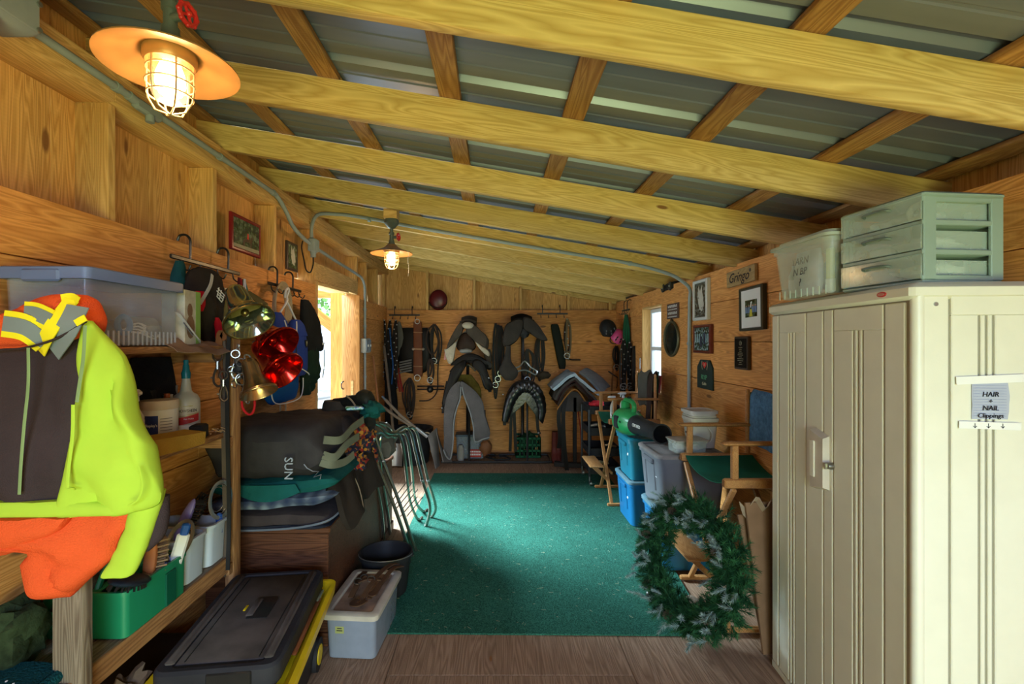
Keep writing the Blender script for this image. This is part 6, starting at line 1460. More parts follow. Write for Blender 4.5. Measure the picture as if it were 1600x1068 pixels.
# clear lidded bin with leather
lb2 = thing('lidded_bin', 'clear grey bin with cream lid and yellow label near the bucket', 'bin', (-.715, 2.62, .0), D(-4))
m = MB(); m.tub(.275, .46, .225, .90, .003, .03, .008, .015); m.build('tub', clear('clear_grey', (.30, .34, .44), .72, .2), lb2)
MB().rings([(.215, .295, .48, .03), (.240, .30, .485, .035), (.245, .285, .47, .03), (.245, .225, .41, .02), (.236, .215, .40, .02), (.236, .10, .2, .02)]).build('lid', plain('cream_bin_lid', (.48, .43, .37), .5, var=.2, scale=8), lb2)
MB().rings([(.237, .205, .39, .015), (.238, .205, .39, .015)]).build('lid_dust', plain('dust_brown', (.30, .19, .13), .9, var=.35, scale=12), lb2)
MB().box((-.055, -.2185, .155), (.045, .002, .035)).build('label', plain('label_lime', (.36, .38, .14), .7), lb2)
m = MB()
for z_, w_ in ((.163, .024), (.152, .030)): m.box((-.055, -.2203, z_), (w_, .001, .004))
m.build('label_writing', M_INK, lb2)
t = thing('bin_contents', 'dim blue-grey folded things inside the lidded bin', 'cloth', (-.715, 2.62, .01), D(-4))
MB().box((0, 0, .06), (.21, .36, .11), bev=.03).build('cloth', plain('dim_bluegrey', (.10, .11, .15), .9), t)
ht = thing('leather_halter', 'brown leather halter and straps heaped on the cream bin lid', 'halter', (-.70, 2.64, .244))
M_HL = plain('halter_brown', (.075, .038, .022), .6, bump=.2)
for pts, wd in (([(-.06, -.13, .02), (-.05, -.05, .045), (-.07, .04, .03), (-.06, .15, .02)], .030), ([(.0, -.15, .015), (.03, -.06, .05), (.05, .05, .06), (.09, .15, .06), (.12, .21, .04)], .028), ([(.04, -.14, .02), (.065, -.05, .035), (.085, .03, .045), (.115, .12, .055), (.15, .20, .03)], .026), ([(-.05, -.03, .05), (.0, -.01, .06), (.07, .0, .05)], .024), ([(-.02, -.15, .02), (-.035, -.19, .018), (.0, -.2, .02), (.03, -.16, .02)], .028), ([(.03, -.10, .03), (.06, -.12, .03), (.07, -.03, .035), (.09, .06, .04)], .03)):
    MB().strap(spline(pts, 6), wd, .006, up=(0, 0, 1)).build('strap', M_HL, ht)
for p in ((-.05, -.03, .055), (.02, -.02, .062), (-.03, .02, .05)): MB().torus(.020, .003, 18, 6, Matrix.Translation(p) @ Euler((.4, .2, 0)).to_matrix().to_4x4()).build('ring', plain('dark_steel', (.12, .12, .12), .4, .8), ht)
# bucket
bk = thing('rubber_bucket', 'black rubber bucket with wire bail behind the lidded bin', 'bucket', (-.70, 3.07, .0))
MB().lathe([(0, 0), (.125, 0), (.130, .005), (.160, .235), (.168, .235), (.170, .262), (.160, .262), (.150, .235), (.122, .012), (0, .012)], 36).build('bucket_body', M_BLKP, bk)
MB().tube([( .171*math.cos(a), .171*math.sin(a), .25-.02*math.sin(a)) for a in [PI+PI*q/20 for q in range(21)]], .003, 6).build('bail', M_STL, bk)
for s in (-1, 1): MB().box((s*.170, 0, .245), (.012, .03, .03), bev=.004).build('ear', M_BLKP, bk)
# ------------------------------------------------------------------ tack on the back wall
YT = 6.80
def bw(px, py, Y=YT): return at(px, py, Y)
def wall_rail(label, px0, px1, py, n, Y=6.86, drop=.05):
    a, b = bw(px0, py, Y), bw(px1, py, Y); L = b.x-a.x
    return hook_rail(label, ((a.x+b.x)/2, Y-.005, a.z), 0, L, n, 0, (.18, .75), drop)
wall_rail('black hook rail on the back wall near the left corner', 608, 656, 492, 4)
wall_rail('black hook rail on the back wall right of the saddles', 839, 887, 490, 4)
def cloth_item(name, label, cat, parts, Y=YT, **kw):
    """parts: list of (part name, material, rows in px)"""
    c = parts[0][2]; p = bw((c[0][1]+c[0][2])/2, c[0][0], Y); t = thing(name, label, cat, p)
    for k, (pn, m_, rows) in enumerate(parts): pslab(t, pn, m_, rows, Y, **{**dict(nv=16, nu=10, wr=.010, fq=9, seed=k), **kw})
    return t
M_SUE = plain('grey_suede', (.060, .046, .034), .85, var=.2, bump=.3, bscale=60); M_CRM = plain('cream_fleece', (.42, .36, .27), .95, bump=.8, bscale=60); M_DBR = plain('dark_brown_leather', (.028, .013, .008), .45, bump=.15)
cloth_item('girth_cover', 'grey leaf-shaped pad hanging on the left hook rail', 'pad', [('pad', plain('pad_grey', (.12, .11, .095), .8), [(502, 622, 625, .03, 0), (515, 618, 629, .04, 0), (532, 613, 632, .05, 0), (545, 614, 628, .04, 0), (558, 617, 622, .03, 0)])], 6.78)
cloth_item('saddle_bag', 'black quilted saddle bag hanging behind the brown girth', 'bag', [('bag', M_BLK, [(512, 628, 668, .05, 0), (522, 625, 672, .08, 0), (545, 621, 674, .10, 0), (562, 622, 674, .10, 0), (578, 624, 668, .08, 0), (583, 640, 660, .04, 0)])], 6.80)
m = MB()
t = thing('quilted_panel', 'row of stitched black leather tabs under the saddle bag', 'straps', bw(632, 570, 6.70))
for k in range(5):
    m = WM(t); m.strap([tuple(bw(624, 566+4*k, 6.70)), tuple(bw(643, 562+4*k, 6.70))], .022, .008, up=(0, -1, 0)); m.build('tab', plain('tab_black', (.05, .045, .045), .4), t)
g = cloth_item('leather_girth', 'wide reddish-brown leather girth with steel rings and tan keepers', 'girth', [('girth', plain('girth_brown', (.14, .045, .02), .5), [(502, 648, 657, .03, 0), (508, 646, 659.5, .035, 0), (550, 646, 660, .035, 0), (584, 646, 660.5, .035, 0), (588, 649, 658, .02, 0)])], 6.66, wr=.002)
for y in (519, 545, 572):
    m = WM(g); m.box(tuple(bw(653, y, 6.635)), (.13 if y != 545 else .15, .008, .012 if y != 545 else .024), rot=(0, .04, 0), bev=.002); m.build('keeper', plain('keeper_tan', (.32, .17, .09), .5), g)
for y, s in ((502, 1.0), (590, 1.3)):
    p = bw(652, y, 6.64)-g.location; MB().torus(.032*s, .006, 20, 6, Matrix.Translation(p) @ Euler((PI/2, 0, 0)).to_matrix().to_4x4()).build('ring', M_CHR, g)
for x in (645.5, 661): 
    p = bw(x, 545, 6.63)-g.location; MB().torus(.014, .004, 12, 5, Matrix.Translation(p) @ Euler((PI/2, 0, 0)).to_matrix().to_4x4()).build('buckle', M_CHR, g)
def bridle(name, label, px, py, wpx, hpx, mats, n=3, Y=6.78, seed=0, studs=0, lead=0, bit=True):
    """a hanging bundle of looped straps"""
    t = thing(name, label, 'bridle', bw(px, py, Y)); rnd = random.Random(seed)
    for k in range(n):
        w2 = wpx*(.35+.65*rnd.random()); h2 = hpx*(.6+.4*rnd.random()); dx = rnd.uniform(-.25, .25)*wpx; yo = -.015*k
        P = [(px, py), (px+dx-w2*.4, py+h2*.25), (px+dx-w2*.5, py+h2*.65), (px+dx-w2*.15, py+h2), (px+dx+w2*.2, py+h2*.97), (px+dx+w2*.5, py+h2*.6), (px+dx+w2*.38, py+h2*.22), (px+1, py)]
        m = WM(t); m.strap(spline([tuple(bw(x, y, Y+yo)) for x, y in P], 6), .022, .006, up=(0, -1, 0)); m.build('strap', mats[k % len(mats)], t)
    if bit:
        p = bw(px, py+hpx*.8, Y-.05)-t.location; MB().torus(.04, .005, 18, 6, Matrix.Translation(p) @ Euler((PI/2, .3, 0)).to_matrix().to_4x4()).build('bit_ring', M_STL, t)
        MB().tube([p+Vector((-.035, 0, .01)), p+Vector((.035, 0, -.01))], .006, 6).build('bit', M_STL, t)
    if studs:
        for k in range(studs):
            q = k/studs; p = bw(px+wpx*.35*math.sin(k*2.2), py+hpx*q, Y-.06)-t.location; MB().blob(p, (.011, .006, .011), 8, 6).build('stud', M_CHR, t)
    return t
for k, (px, w_) in enumerate(((600, 6), (609, 7), (618, 7))):
    bridle('studded_straps', ('leftmost', 'middle', 'right')[k]+' of three silver studded black straps in the back left corner', px, 500, w_, 100+6*k, [M_BLK, M_DBR], 3, 6.72-.03*k, k, studs=16, bit=False)
t = thing('blue_lead_rope', 'thin blue lead rope hanging among the studded straps', 'rope', bw(611, 515, 6.55)); m = WM(t); m.tube(spline([tuple(bw(x, y, 6.55)) for x, y in ((609, 512), (611, 540), (614, 570), (612, 600))], 5), .008, 6); m.build('rope', plain('rope_blue', (.02, .10, .35), .8), t)
t = thing('red_straps', 'two faded red webbing straps hanging below the studded ones', 'strap', bw(623, 580, 6.72))
for dx in (0, 4): m = WM(t); m.strap([tuple(bw(619+dx, 575, 6.72)), tuple(bw(621+dx, 590, 6.72)), tuple(bw(625+dx, 612, 6.72))], .022, .006, up=(0, -1, 0)); m.build('strap', plain('webbing_red', (.28, .02, .02), .8), t)
bridle('bridle', 'dark bridle on a round peg right of the saddle bag', 678, 506, 22, 72, [M_BLK, M_DBR], 4, 6.80, 11)
bridle('bridle', 'small bridle with steel bit on the wall beside the girth', 672, 560, 14, 42, [M_DBR], 3, 6.74, 12)
bridle('bridle', 'tangle of black straps below the brown girth', 640, 590, 18, 72, [M_BLK, M_DBR, M_BLK], 5, 6.74, 13)
t = thing('long_reins', 'long dark rein looping down the wall right of the girth', 'rein', bw(684, 520, 6.86)); m = WM(t); m.strap(spline([tuple(bw(x, y, 6.86)) for x, y in ((678, 512), (686, 540), (684, 580), (683, 610), (672, 624), (655, 626))], 6), .018, .006, up=(0, -1, 0)); m.build('rein', M_DBR, t)
t = thing('saddle_rack_arm', 'pair of black steel rack bars projecting from the wall by the left stand', 'rack', bw(670, 602, 6.86))
for y in (603, 608): m = WM(t); m.tube([tuple(bw(652, y, 6.84)), tuple(bw(694, y, 6.84))], .010, 6); m.build('bar', M_BLKM, t)
m = WM(t); m.blob(bw(672, 608, 6.84), (.05, .04, .05), 10, 8); m.build('bracket_knob', M_BLKM, t)
for k in range(3):
    bridle('bridle', ('left', 'middle', 'right')[k]+' of three black bridles hanging between the two saddle stands', 774+4*k, 505+2*k, 9, 120-14*k, [M_BLK, M_DBR], 3, 6.80-.03*k, 20+k)
bridle('bridle', 'thick black bridle with noseband right of the upper saddle', 846, 520, 16, 80, [M_BLK, M_DBR], 5, 6.78, 31)
bridle('bridle', 'bridle with dangling straps directly beneath the black saddle', 824, 545, 22, 60, [M_BLK, M_DBR], 5, 6.55, 32)
bridle('bridle', 'slim bridle with pale buckles hanging at the right hook rail', 886, 498, 10, 72, [M_DBR, plain('pale_strap', (.16, .12, .07), .6)], 4, 6.80, 33, studs=7)
cloth_item('case', 'narrow dark green-black case hanging slanted from right hook rail', 'case', [('case', plain('case_green_black', (.014, .018, .013), .6, bump=.2), [(506, 862, 871, .03, 0), (512, 861, 874, .05, 0), (540, 866, 880, .06, 0), (565, 871, 884, .06, 0), (576, 874, 883, .04, 0)])], 6.80, wr=.003)
t = thing('wall_peg', 'black peg bar sticking out beside the slim bridle', 'hook', bw(900, 562, 6.86)); m = WM(t); m.tube([tuple(bw(882, 560, 6.87)), tuple(bw(895, 562, 6.80)), tuple(bw(907, 562, 6.80))], .010, 6); m.build('peg', M_BLKM, t)
t = thing('noseband', 'grey buckled noseband hanging from the thick bridle', 'noseband', bw(851, 575, 6.6)); m = WM(t); m.blob(bw(849, 586, 6.6), (.10, .06, .055), 14, 9, .3, 3); m.build('noseband', M_SUE, t)

# saddle stands ------------------------------------------------------
def stand(label, px, px0, px1, Yf, tops):
    t = thing('saddle_stand', label, 'saddle stand', at(px, 722, Yf)); x0, x1, xc_ = [(q-VX)/F*Yf for q in (px0, px1, px)]
    z = .02; Yb = Yf+.42
    m = WM(t); m.tube(spline([(xc_, Yf, z), (x0+.05, Yf, z), (x0, Yf+.05, z), (x0, Yb-.05, z), (x0+.05, Yb, z), (x1-.05, Yb, z), (x1, Yb-.05, z), (x1, Yf+.05, z), (x1-.05, Yf, z), (xc_, Yf, z)], 4), .016, 8); m.build('base_loop', M_BLKM, t)
    zt_ = EYE-(tops[0]-VY)/F*Yf
    m = WM(t); m.tube([(xc_, Yf+.02, .02), (xc_, Yf+.02, EYE-(605-VY)/F*Yf)], .014, 8); m.tube([(xc_-.04, Yb-.04, .02), (xc_-.04, Yb-.04, zt_)], .022, 8); m.build('upright', M_BLKM, t)
    for k, py in enumerate(tops):
        zz = EYE-(py-VY)/F*Yf; m = WM(t)
        m.tube([(xc_-.02, Yb-.05, zz-.02), (xc_-.02, Yf-.02, zz-.02)], .014, 8)
        for s in (-1, 1): m.tube([(xc_-.02, Yf+.02, zz-.02), (xc_-.02+s*.10, Yf+.02, zz-.11), (xc_-.02+s*.10, Yb-.08, zz-.11), (xc_-.02, Yb-.08, zz-.02)], .010, 7)
        m.build('saddle_arm', M_BLKM, t)
    return t
stand('black tube saddle stand on the left holding two saddles and a pad', 733, 690, 778, 6.28, (520, 566, 606))
stand('black tube saddle stand on the right beneath the black saddle', 824, 776, 862, 6.28, (508, 612))
def arch(t, name, mat, prof, Y0, Y1, th, dip=0.0, n=6, flare=0.0, wr=.004, sd=0):
    """sheet whose cross-section (px profile at Y0) runs back to Y1; dip lowers the middle"""
    P = spline([(x, y, 0) for x, y in prof], n); N = len(P)-1; W_ = [Vector(at(p.x, p.y, Y0)) for p in P]; cx_ = sum(p.x for p in W_)/len(W_)
    def fn(u, v):
        k = min(N-1, int(u*N)); f = u*N-k; p = W_[k].lerp(W_[k+1], f)
        q = noise.noise(Vector((p.x*7+sd, v*3, p.z*7)))
        return Vector((cx_+(p.x-cx_)*(1+flare*math.sin(PI*v)), Y0+(Y1-Y0)*v, p.z-dip*math.sin(PI*v)*(1-abs(2*u-1))+q*wr))
    m = WM(t); m.sheet(fn, N, 10, th); return m.build(name, mat, t)
def plate(t, name, mat, poly, Y, th=.05, bulge=.02):
    m = WM(t); m.plate([(at(x, y, Y).x, at(x, y, Y).z) for x, y in poly], Y, th, bulge); return m.build(name, mat, t)
# left stand, top: grey suede saddle
s1 = thing('saddle', 'grey suede saddle with cream fleece panels topmost on left stand', 'saddle', at(731, 520, 6.3))
arch(s1, 'flap', M_SUE, [(698, 546), (703, 532), (712, 516), (722, 506), (731, 505), (740, 510), (752, 519), (763, 530), (762, 545)], 6.22, 6.62, .03, .04, sd=1)
arch(s1, 'panel', M_CRM, [(700, 562), (703, 545), (713, 532), (723, 520), (732, 516), (742, 524), (752, 536), (764, 556)], 6.30, 6.60, .035, .03, sd=2)
plate(s1, 'near_flap', M_SUE, [(724, 503), (717, 505), (708, 519), (701, 533), (697, 545), (703, 541), (713, 531), (722, 520)], 6.16)
plate(s1, 'near_flap', M_SUE, [(731, 503), (742, 507), (752, 517), (761, 526), (760, 543), (750, 538), (738, 529), (728, 518)], 6.16)
plate(s1, 'lower_panel', M_CRM, [(695, 547), (704, 540), (713, 533), (711, 548), (707, 567), (698, 562)], 6.19)
plate(s1, 'lower_panel', M_CRM, [(742, 533), (754, 541), (764, 549), (764, 557), (752, 548)], 6.19)
plate(s1, 'black_skirt', M_BLK, [(703, 571), (712, 561), (726, 553), (740, 552), (756, 560), (768, 573), (764, 578), (752, 570), (731, 562), (716, 567)], 6.15)
plate(s1, 'dark_gullet', M_DBR, [(719, 524), (728, 519), (737, 527), (744, 542), (733, 550), (718, 548), (713, 540)], 6.26)
m = WM(s1); m.blob(at(731, 508, 6.13), (.075, .05, .045), 14, 9, .1, 1); m.build('fleece_pommel', M_CRM, s1)
m = WM(s1); m.sheet(lambda u, v: (at(731, 520, 6.3).x-.11+.22*u, 6.26+.40*v, at(731, 502, 6.3).z+.0-.05*math.sin(PI*v)+.07*max(0, v-.7)/.3+.03*math.sin(PI*u)), 10, 10, .03); m.build('seat', M_SUE, s1)
for s, x in ((-1, 701), (1, 762)):
    m = WM(s1); m.slab(pxr([(545, x-7 if s < 0 else x-10, x+5 if s < 0 else x+4, .03, 0), (552, x-6, x+6, .05, 0), (564, x-2 if s < 0 else x-4, x+8 if s < 0 else x+6, .05, 0), (568, x, x+4, .03, 0)], 6.24), 10, 8, .006); m.build('knee_roll', M_CRM if s < 0 else M_SUE, s1)
m = WM(s1); m.blob(at(728, 548, 6.25), (.09, .05, .035), 14, 8, .2, 2); m.build('buckle_pad', plain('grey_vinyl', (.22, .21, .19), .4), s1)
t = s1; m = WM(t); m.box(tuple(at(696, 556, 6.2)), (.03, .01, .10), rot=(0, .15, 0), bev=.003); m.build('printed_tag', plain('tag_pink', (.45, .20, .18), .6), t)
# left stand, middle: black saddle
s2 = thing('saddle', 'black leather saddle with long straight flaps, middle of left stand', 'saddle', at(731, 570, 6.25))
arch(s2, 'flap', M_BLK, [(693, 634), (697, 610), (706, 588), (718, 570), (731, 561), (745, 568), (757, 584), (766, 604), (768, 612)], 6.12, 6.56, .04, .04, sd=3)
arch(s2, 'skirt', M_BLK, [(702, 580), (714, 566), (731, 557), (748, 560), (766, 566), (768, 574)], 6.10, 6.50, .04, .02, sd=4)
plate(s2, 'near_flap', M_BLK, [(727, 562), (715, 567), (705, 577), (698, 600), (690, 630), (696, 636), (706, 615), (716, 592), (727, 573)], 6.06)
plate(s2, 'near_flap', M_BLK, [(740, 562), (750, 562), (758, 570), (765, 590), (770, 606), (763, 611), (755, 598), (748, 582), (738, 572)], 6.06)
m = WM(s2); m.slab(pxr([(588, 752, 764, .05, 0), (600, 754, 770, .07, 0), (608, 758, 770, .05, 0)], 6.1), 8, 8, .004); m.build('stirrup_leather', M_BLK, s2)
m = WM(s2); m.slab(pxr([(595, 697, 706, .05, 0), (620, 692, 702, .06, 0), (640, 690, 697, .05, 0), (645, 690, 694, .03, 0)], 6.1), 8, 8, .006); m.build('girth_strap', M_BLK, s2)
m = WM(s2); m.blob(at(691, 637, 6.08), .016, 8, 6); m.blob(at(764, 590, 6.05), .012, 8, 6); m.build('buckle', M_CHR, s2)
# left stand, bottom: grey pad
M_GPD = plain('grey_felt_pad', (.095, .085, .085), .95, var=.12, bump=.6, bscale=80); M_GPB = plain('pad_binding', (.19, .19, .19), .85)
pd = thing('saddle_pad', 'grey saddle pad folded over the lowest arm of the left stand', 'saddle pad', at(720, 600, 6.1))
arch(pd, 'pad_left', M_GPD, [(693, 702), (694, 680), (696, 650), (703, 620), (712, 602), (720, 597)], 6.02, 6.50, .02, 0, sd=5, wr=.012)
arch(pd, 'pad_right', M_GPD, [(720, 597), (730, 604), (742, 620), (752, 640), (758, 660), (765, 682)], 6.02, 6.50, .02, 0, sd=6, wr=.012)
cxp = lambda x, y, Y=6.0: tuple(at(x, y, Y))
for side, fr in (('left', [(693, 702), (697, 712), (704, 716), (708, 690), (709, 660), (713, 640), (719, 622), (720, 604)]), ('right', [(722, 604), (726, 620), (735, 645), (740, 668), (742, 690), (754, 686), (765, 683)])):
    m = WM(pd)
    plate(pd, 'near_face', M_GPD, *(([(719, 596), (706, 604), (697, 622), (693.5, 645), (693.5, 680), (698, 705), (704, 716), (708, 700), (708, 660), (712, 638), (719, 616)], 6.0) if side == 'left' else ([(720, 596), (733, 603), (746, 615), (755, 630), (758, 650), (766, 678), (752, 683), (739, 685), (740, 662), (733, 640), (722, 615)], 6.0)), th=.03, bulge=.012)
    if side == 'left': rows = [(600, 717, 722, .03, 0), (612, 708, 719, .03, 0), (630, 700, 717, .03, 0), (650, 696, 712, .03, 0), (680, 694, 709, .03, 0), (705, 694, 707, .03, 0), (716, 700, 706, .02, 0)]
    else: rows = [(600, 719, 724, .03, 0), (612, 723, 736, .03, 0), (630, 729, 747, .03, 0), (650, 735, 755, .03, 0), (670, 739, 760, .03, 0), (684, 741, 765, .03, 0), (688, 742, 756, .02, 0)]
    m.slab(pxr(rows, 6.03), 24, 10, .008, 10); m.build('front_edge', M_GPD, pd)
    m = WM(pd); m.tube(spline([cxp(x, y, 5.995) for x, y in fr], 6), .009, 6); m.build('binding', M_GPB, pd)
# yellow-green cloth between them
cloth_item('cloth', 'olive and yellow cloth under the black saddle on left stand', 'cloth', [('cloth', plain('olive_yellow', (.13, .095, .02), .9, var=.5), [(585, 716, 736, .05, 0), (600, 712, 748, .08, 0), (615, 722, 752, .06, 0), (625, 735, 752, .04, 0)])], 6.30)
# right stand: top saddle and lower black pad
s3 = thing('saddle', 'black dressage saddle with drooping grey flaps topmost on right stand', 'saddle', at(817, 505, 6.3))
M_FLAP = plain('worn_black_leather', (.030, .024, .020), .55, var=.2, bump=.2)
arch(s3, 'flap', M_FLAP, [(787, 540), (790, 524), (797, 510), (808, 500), (817, 498), (827, 500), (838, 509), (846, 520), (853, 530)], 6.24, 6.66, .03, .05, sd=7)
plate(s3, 'near_flap', M_FLAP, [(809, 497), (798, 502), (789, 510), (785, 535), (791, 542), (802, 537), (810, 529), (817, 513), (818, 500)], 6.18)
plate(s3, 'near_flap', M_FLAP, [(818, 496), (828, 496), (841, 507), (849, 519), (856, 531), (847, 532), (836, 526), (827, 519), (817, 512)], 6.18)
m = WM(s3); m.sheet(lambda u, v: (at(817, 520, 6.3).x-.15+.30*u, 6.24+.42*v, at(817, 497, 6.3).z-.03-.04*math.sin(PI*v)+.07*max(0, v-.7)/.3+.045*math.sin(PI*u)), 12, 10, .04); m.build('seat', M_BLK, s3)
m = WM(s3); m.blob(at(818, 518, 6.24), (.08, .06, .09), 12, 8, .4, 5); m.build('gullet', M_BLKP, s3)
cloth_item('stirrup_fender', 'grey-brown leather fender with studs hanging left under the saddle', 'fender', [('fender', M_FLAP, [(540, 790, 798, .04, 0), (552, 789, 798, .05, 0), (565, 785, 799, .06, 0), (578, 779, 809, .07, 0), (588, 784, 808, .06, 0), (594, 790, 802, .03, 0)])], 6.15)
t = thing('stirrup', 'dark metal stirrup hanging on the centre of right stand', 'stirrup', at(820, 570, 6.2)); m = WM(t)
m.tube(spline([tuple(at(x, y, 6.15)) for x, y in ((803, 575), (812, 572), (820, 564), (829, 573), (839, 580), (836, 585), (822, 578), (808, 580))], 4), .010, 6, closed=False); m.build('stirrup_iron', M_STL, t)
M_PUF = plain('black_puffy_leather', (.008, .007, .007), .32, var=.2, bump=.35, bscale=22)
s4 = thing('padded_girth', 'shiny black padded saddle roll draped over right stand', 'saddle pad', at(818, 600, 6.15))
plate(s4, 'near_panel', M_PUF, [(789, 655), (792, 625), (798, 604), (812, 594), (826, 594), (838, 600), (850, 620), (852, 645), (848, 662), (841, 650), (841, 634), (830, 618), (812, 616), (800, 634), (795, 652)], 6.14, .05, .02)
mm = WM(s4); P = spline([tuple(at(x, y, 6.12)) for x, y in ((789, 658), (793, 640), (800, 620), (811, 606), (822, 603), (834, 608), (843, 622), (847, 640), (845, 655))], 6)
rr = [.030+.055*math.sin(PI*min(1, (k+3)/(len(P)+4)))*(1+.12*math.sin(k*2.1)) for k in range(len(P))]; mm.tube(P, rr, 14); mm.build('padded_roll', M_PUF, s4)
arch(s4, 'back_panel', M_BLK, [(786, 664), (788, 640), (795, 616), (806, 602), (820, 597), (836, 602), (847, 618), (851, 640), (848, 658)], 6.16, 6.58, .04, .02, sd=8)
m = WM(s4)
for x0_, x1_ in ((799, 797), (803, 806), (838, 843)): 
    m = WM(s4); m.strap([tuple(at(x0_, 640, 6.2)), tuple(at((x0_+x1_)/2, 670, 6.2)), tuple(at(x1_, 705 if x0_ < 820 else 678, 6.2))], .04, .008, up=(0, -1, 0)); m.build('hanging_strap', M_BLK, s4)
m = WM(s4); m.blob(at(842, 676, 6.15), .018, 8, 6); m.blob(at(786, 586+30, 6.1), .010, 8, 6); m.build('buckle', M_CHR, s4)
# under the stands
M_CRT = plain('crate_green', (.010, .085, .035), .5)
t = thing('milk_crate', 'dark green plastic crate on the floor behind the right stand', 'crate', (.47, 6.68, .012)); m = MB()
for s in (-1, 1):
    for z in (.02, .10, .18, .27): m.box((0, s*.15, z), (.34, .012, .028)); m.box((s*.17, 0, z), (.012, .30, .028))
    for k in range(7): m.box((-.17+.0567*k, s*.15, .15), (.012, .012, .27)); 
    for k in range(6): m.box((s*.17, -.15+.06*k, .15), (.012, .012, .27))
m.box((0, 0, .01), (.34, .30, .015)); o = m.build('lattice', M_CRT, t)
MB().blob((0, 0, .20), (.14, .12, .12), 14, 9, .5, 4).build('green_cloth', plain('cloth_dgreen', (.015, .05, .025), .9), t)
t = thing('clear_bin', 'clear bin holding a red printed packet under the left stand', 'bin', (-.33, 6.60, .012))
m = MB(); m.tub(.40, .26, .31, .92, .004, .03, .008, .015); m.build('tub', clear('bin_dim', (.30, .34, .38), .5, .25), t)
MB().rings([(.305, .41, .27, .03), (.33, .40, .26, .03)]).build('lid', plain('lid_blue_grey', (.10, .13, .16), .5), t)
t = thing('red_packet', 'red and white printed packet inside the bin under left stand', 'packet', (-.26, 6.50, .03)); MB().box((0, 0, .06), (.17, .06, .11), bev=.006).build('packet', plain('packet_red', (.45, .05, .04), .5), t)
m = MB()
for z_ in (.085, .045):
    for k in range(6): m.box((-.065+.026*k, -.0315, z_), (.016, .002, .022))
o = m.build('packet_print', M_PAPER, t); o['kind'] = 'stuff'
t = thing('white_jar', 'pale jar standing in front of the bin under left stand', 'jar', (-.45, 6.40, .012)); MB().lathe([(0, 0), (.045, 0), (.045, .17), (.03, .19), (.03, .21), (0, .21)], 16).build('jar', plain('jar_grey', (.30, .28, .25), .5), t)
t = thing('leather_pouch', 'shiny brown leather pouch hanging beside the grey pad', 'pouch', at(760, 690, 6.35)); m = WM(t); m.blob(at(759, 699, 6.3), (.08, .06, .10), 14, 10, .3, 3); m.build('pouch', M_TAN, t)
m = WM(t); m.strap([tuple(at(757, 640, 6.36)), tuple(at(758, 690, 6.32))], .03, .006, up=(0, -1, 0)); m.build('strap', M_DBR, t)
t = thing('garden_hose', 'dark hose coiled on the floor between the two stands', 'hose', (-.0, 6.35, .012)); m = MB()
m.tube(spline([(-.10, .15, .02), (.0, .05, .02), (.12, 0, .02), (.22, .06, .02), (.15, .2, .02), (.02, .22, .02), (-.06, .12, .035), (.05, -.05, .02)], 6), .012, 7); m.build('hose', M_BLKP, t)

# floor, back left: black tub, manure scoop, poles
t = thing('black_tub', 'big black rubber tub on the floor in the back left corner', 'tub', (-1.13, 6.38, .0))
MB().lathe([(0, 0), (.24, 0), (.25, .01), (.29, .42), (.31, .42), (.31, .46), (.29, .46), (.275, .42), (.23, .02), (0, .02)], 36).build('tub_body', M_BLKP, t)
MB().tube(spline([(.22, -.22, .40), (.25, -.25, .44), (.30, -.25, .42), (.31, -.24, .33), (.33, -.25, .27)], 5), .010, 7).build('rope_handle', M_ROPE, t)
def long_tool(name, label, cat, pts, r, m_, Y=None):
    t = thing(name, label, cat, pts[-1]); m = WM(t); m.tube(spline(pts, 4), r, 8); m.build('handle', m_, t); return t
long_tool('broom', 'orange-brown wooden broom handle leaning by the grey conduit', 'broom', [tuple(at(583, 556, 6.0)), tuple(at(592, 640, 5.95)), (at(600, 720, 5.9).x, 5.9, .02)], .014, plain('handle_orange', (.33, .14, .06), .5))
tt = long_tool('shovel', 'grey weathered shovel handle leaning in the back left corner', 'shovel', [tuple(at(600, 540, 6.5)), tuple(at(608, 610, 6.35)), (at(617, 700, 6.1).x, 6.1, .25)], .018, plain('handle_grey', (.17, .13, .10), .7))
m = WM(tt); m.sheet(lambda u, v: (at(617, 700, 6.1).x-.10+.2*u, 6.1+.03*math.sin(PI*u)-.04*v, .30-.28*v), 8, 6, .006); m.build('blade', M_STL, tt)
cloth_item('dark_coat', 'dark coat hanging behind the leaning handles at back left', 'coat', [('coat', M_DBK, [(560, 602, 608, .05, 0), (590, 601, 616, .10, 0), (630, 601, 621, .12, 0), (670, 602, 622, .10, 0), (700, 603, 623, .08, 0)])], 6.6, wr=.02)
sc_ = thing('manure_scoop', 'grey two-handled stable scoop with folded blades standing on the floor', 'scoop', (at(680, 735, 6.0).x, 6.0, .02))
M_SCP = plain('scoop_grey', (.15, .135, .125), .6, var=.12); M_SCH = plain('scoop_handle', (.17, .135, .105), .6)
for k, (hp, g_) in enumerate((([(602, 624), (625, 648), (650, 668), (668, 680)], -1), ([(598, 635), (618, 650), (645, 667), (662, 678)], 1))):
    m = WM(sc_); m.tube([tuple(at(x, y, 6.02+.06*k)) for x, y in hp], [.020, .018, .016, .012], 8); m.build('handle', M_SCH, sc_)
    m = WM(sc_); a = Vector(at(*hp[0], 6.02+.06*k)); b = Vector(at(*hp[1], 6.02+.06*k)); d_ = (a-b).normalized(); m.tube([a+d_*.06, a], .013, 8); m.build('grip_end', plain('grip_bluegrey', (.10, .14, .20), .5), sc_)
m = WM(sc_); m.tube([tuple(at(650, 668, 6.0)), tuple(at(668, 682, 6.0))], .024, 8); m.build('ferrule', M_STL, sc_)
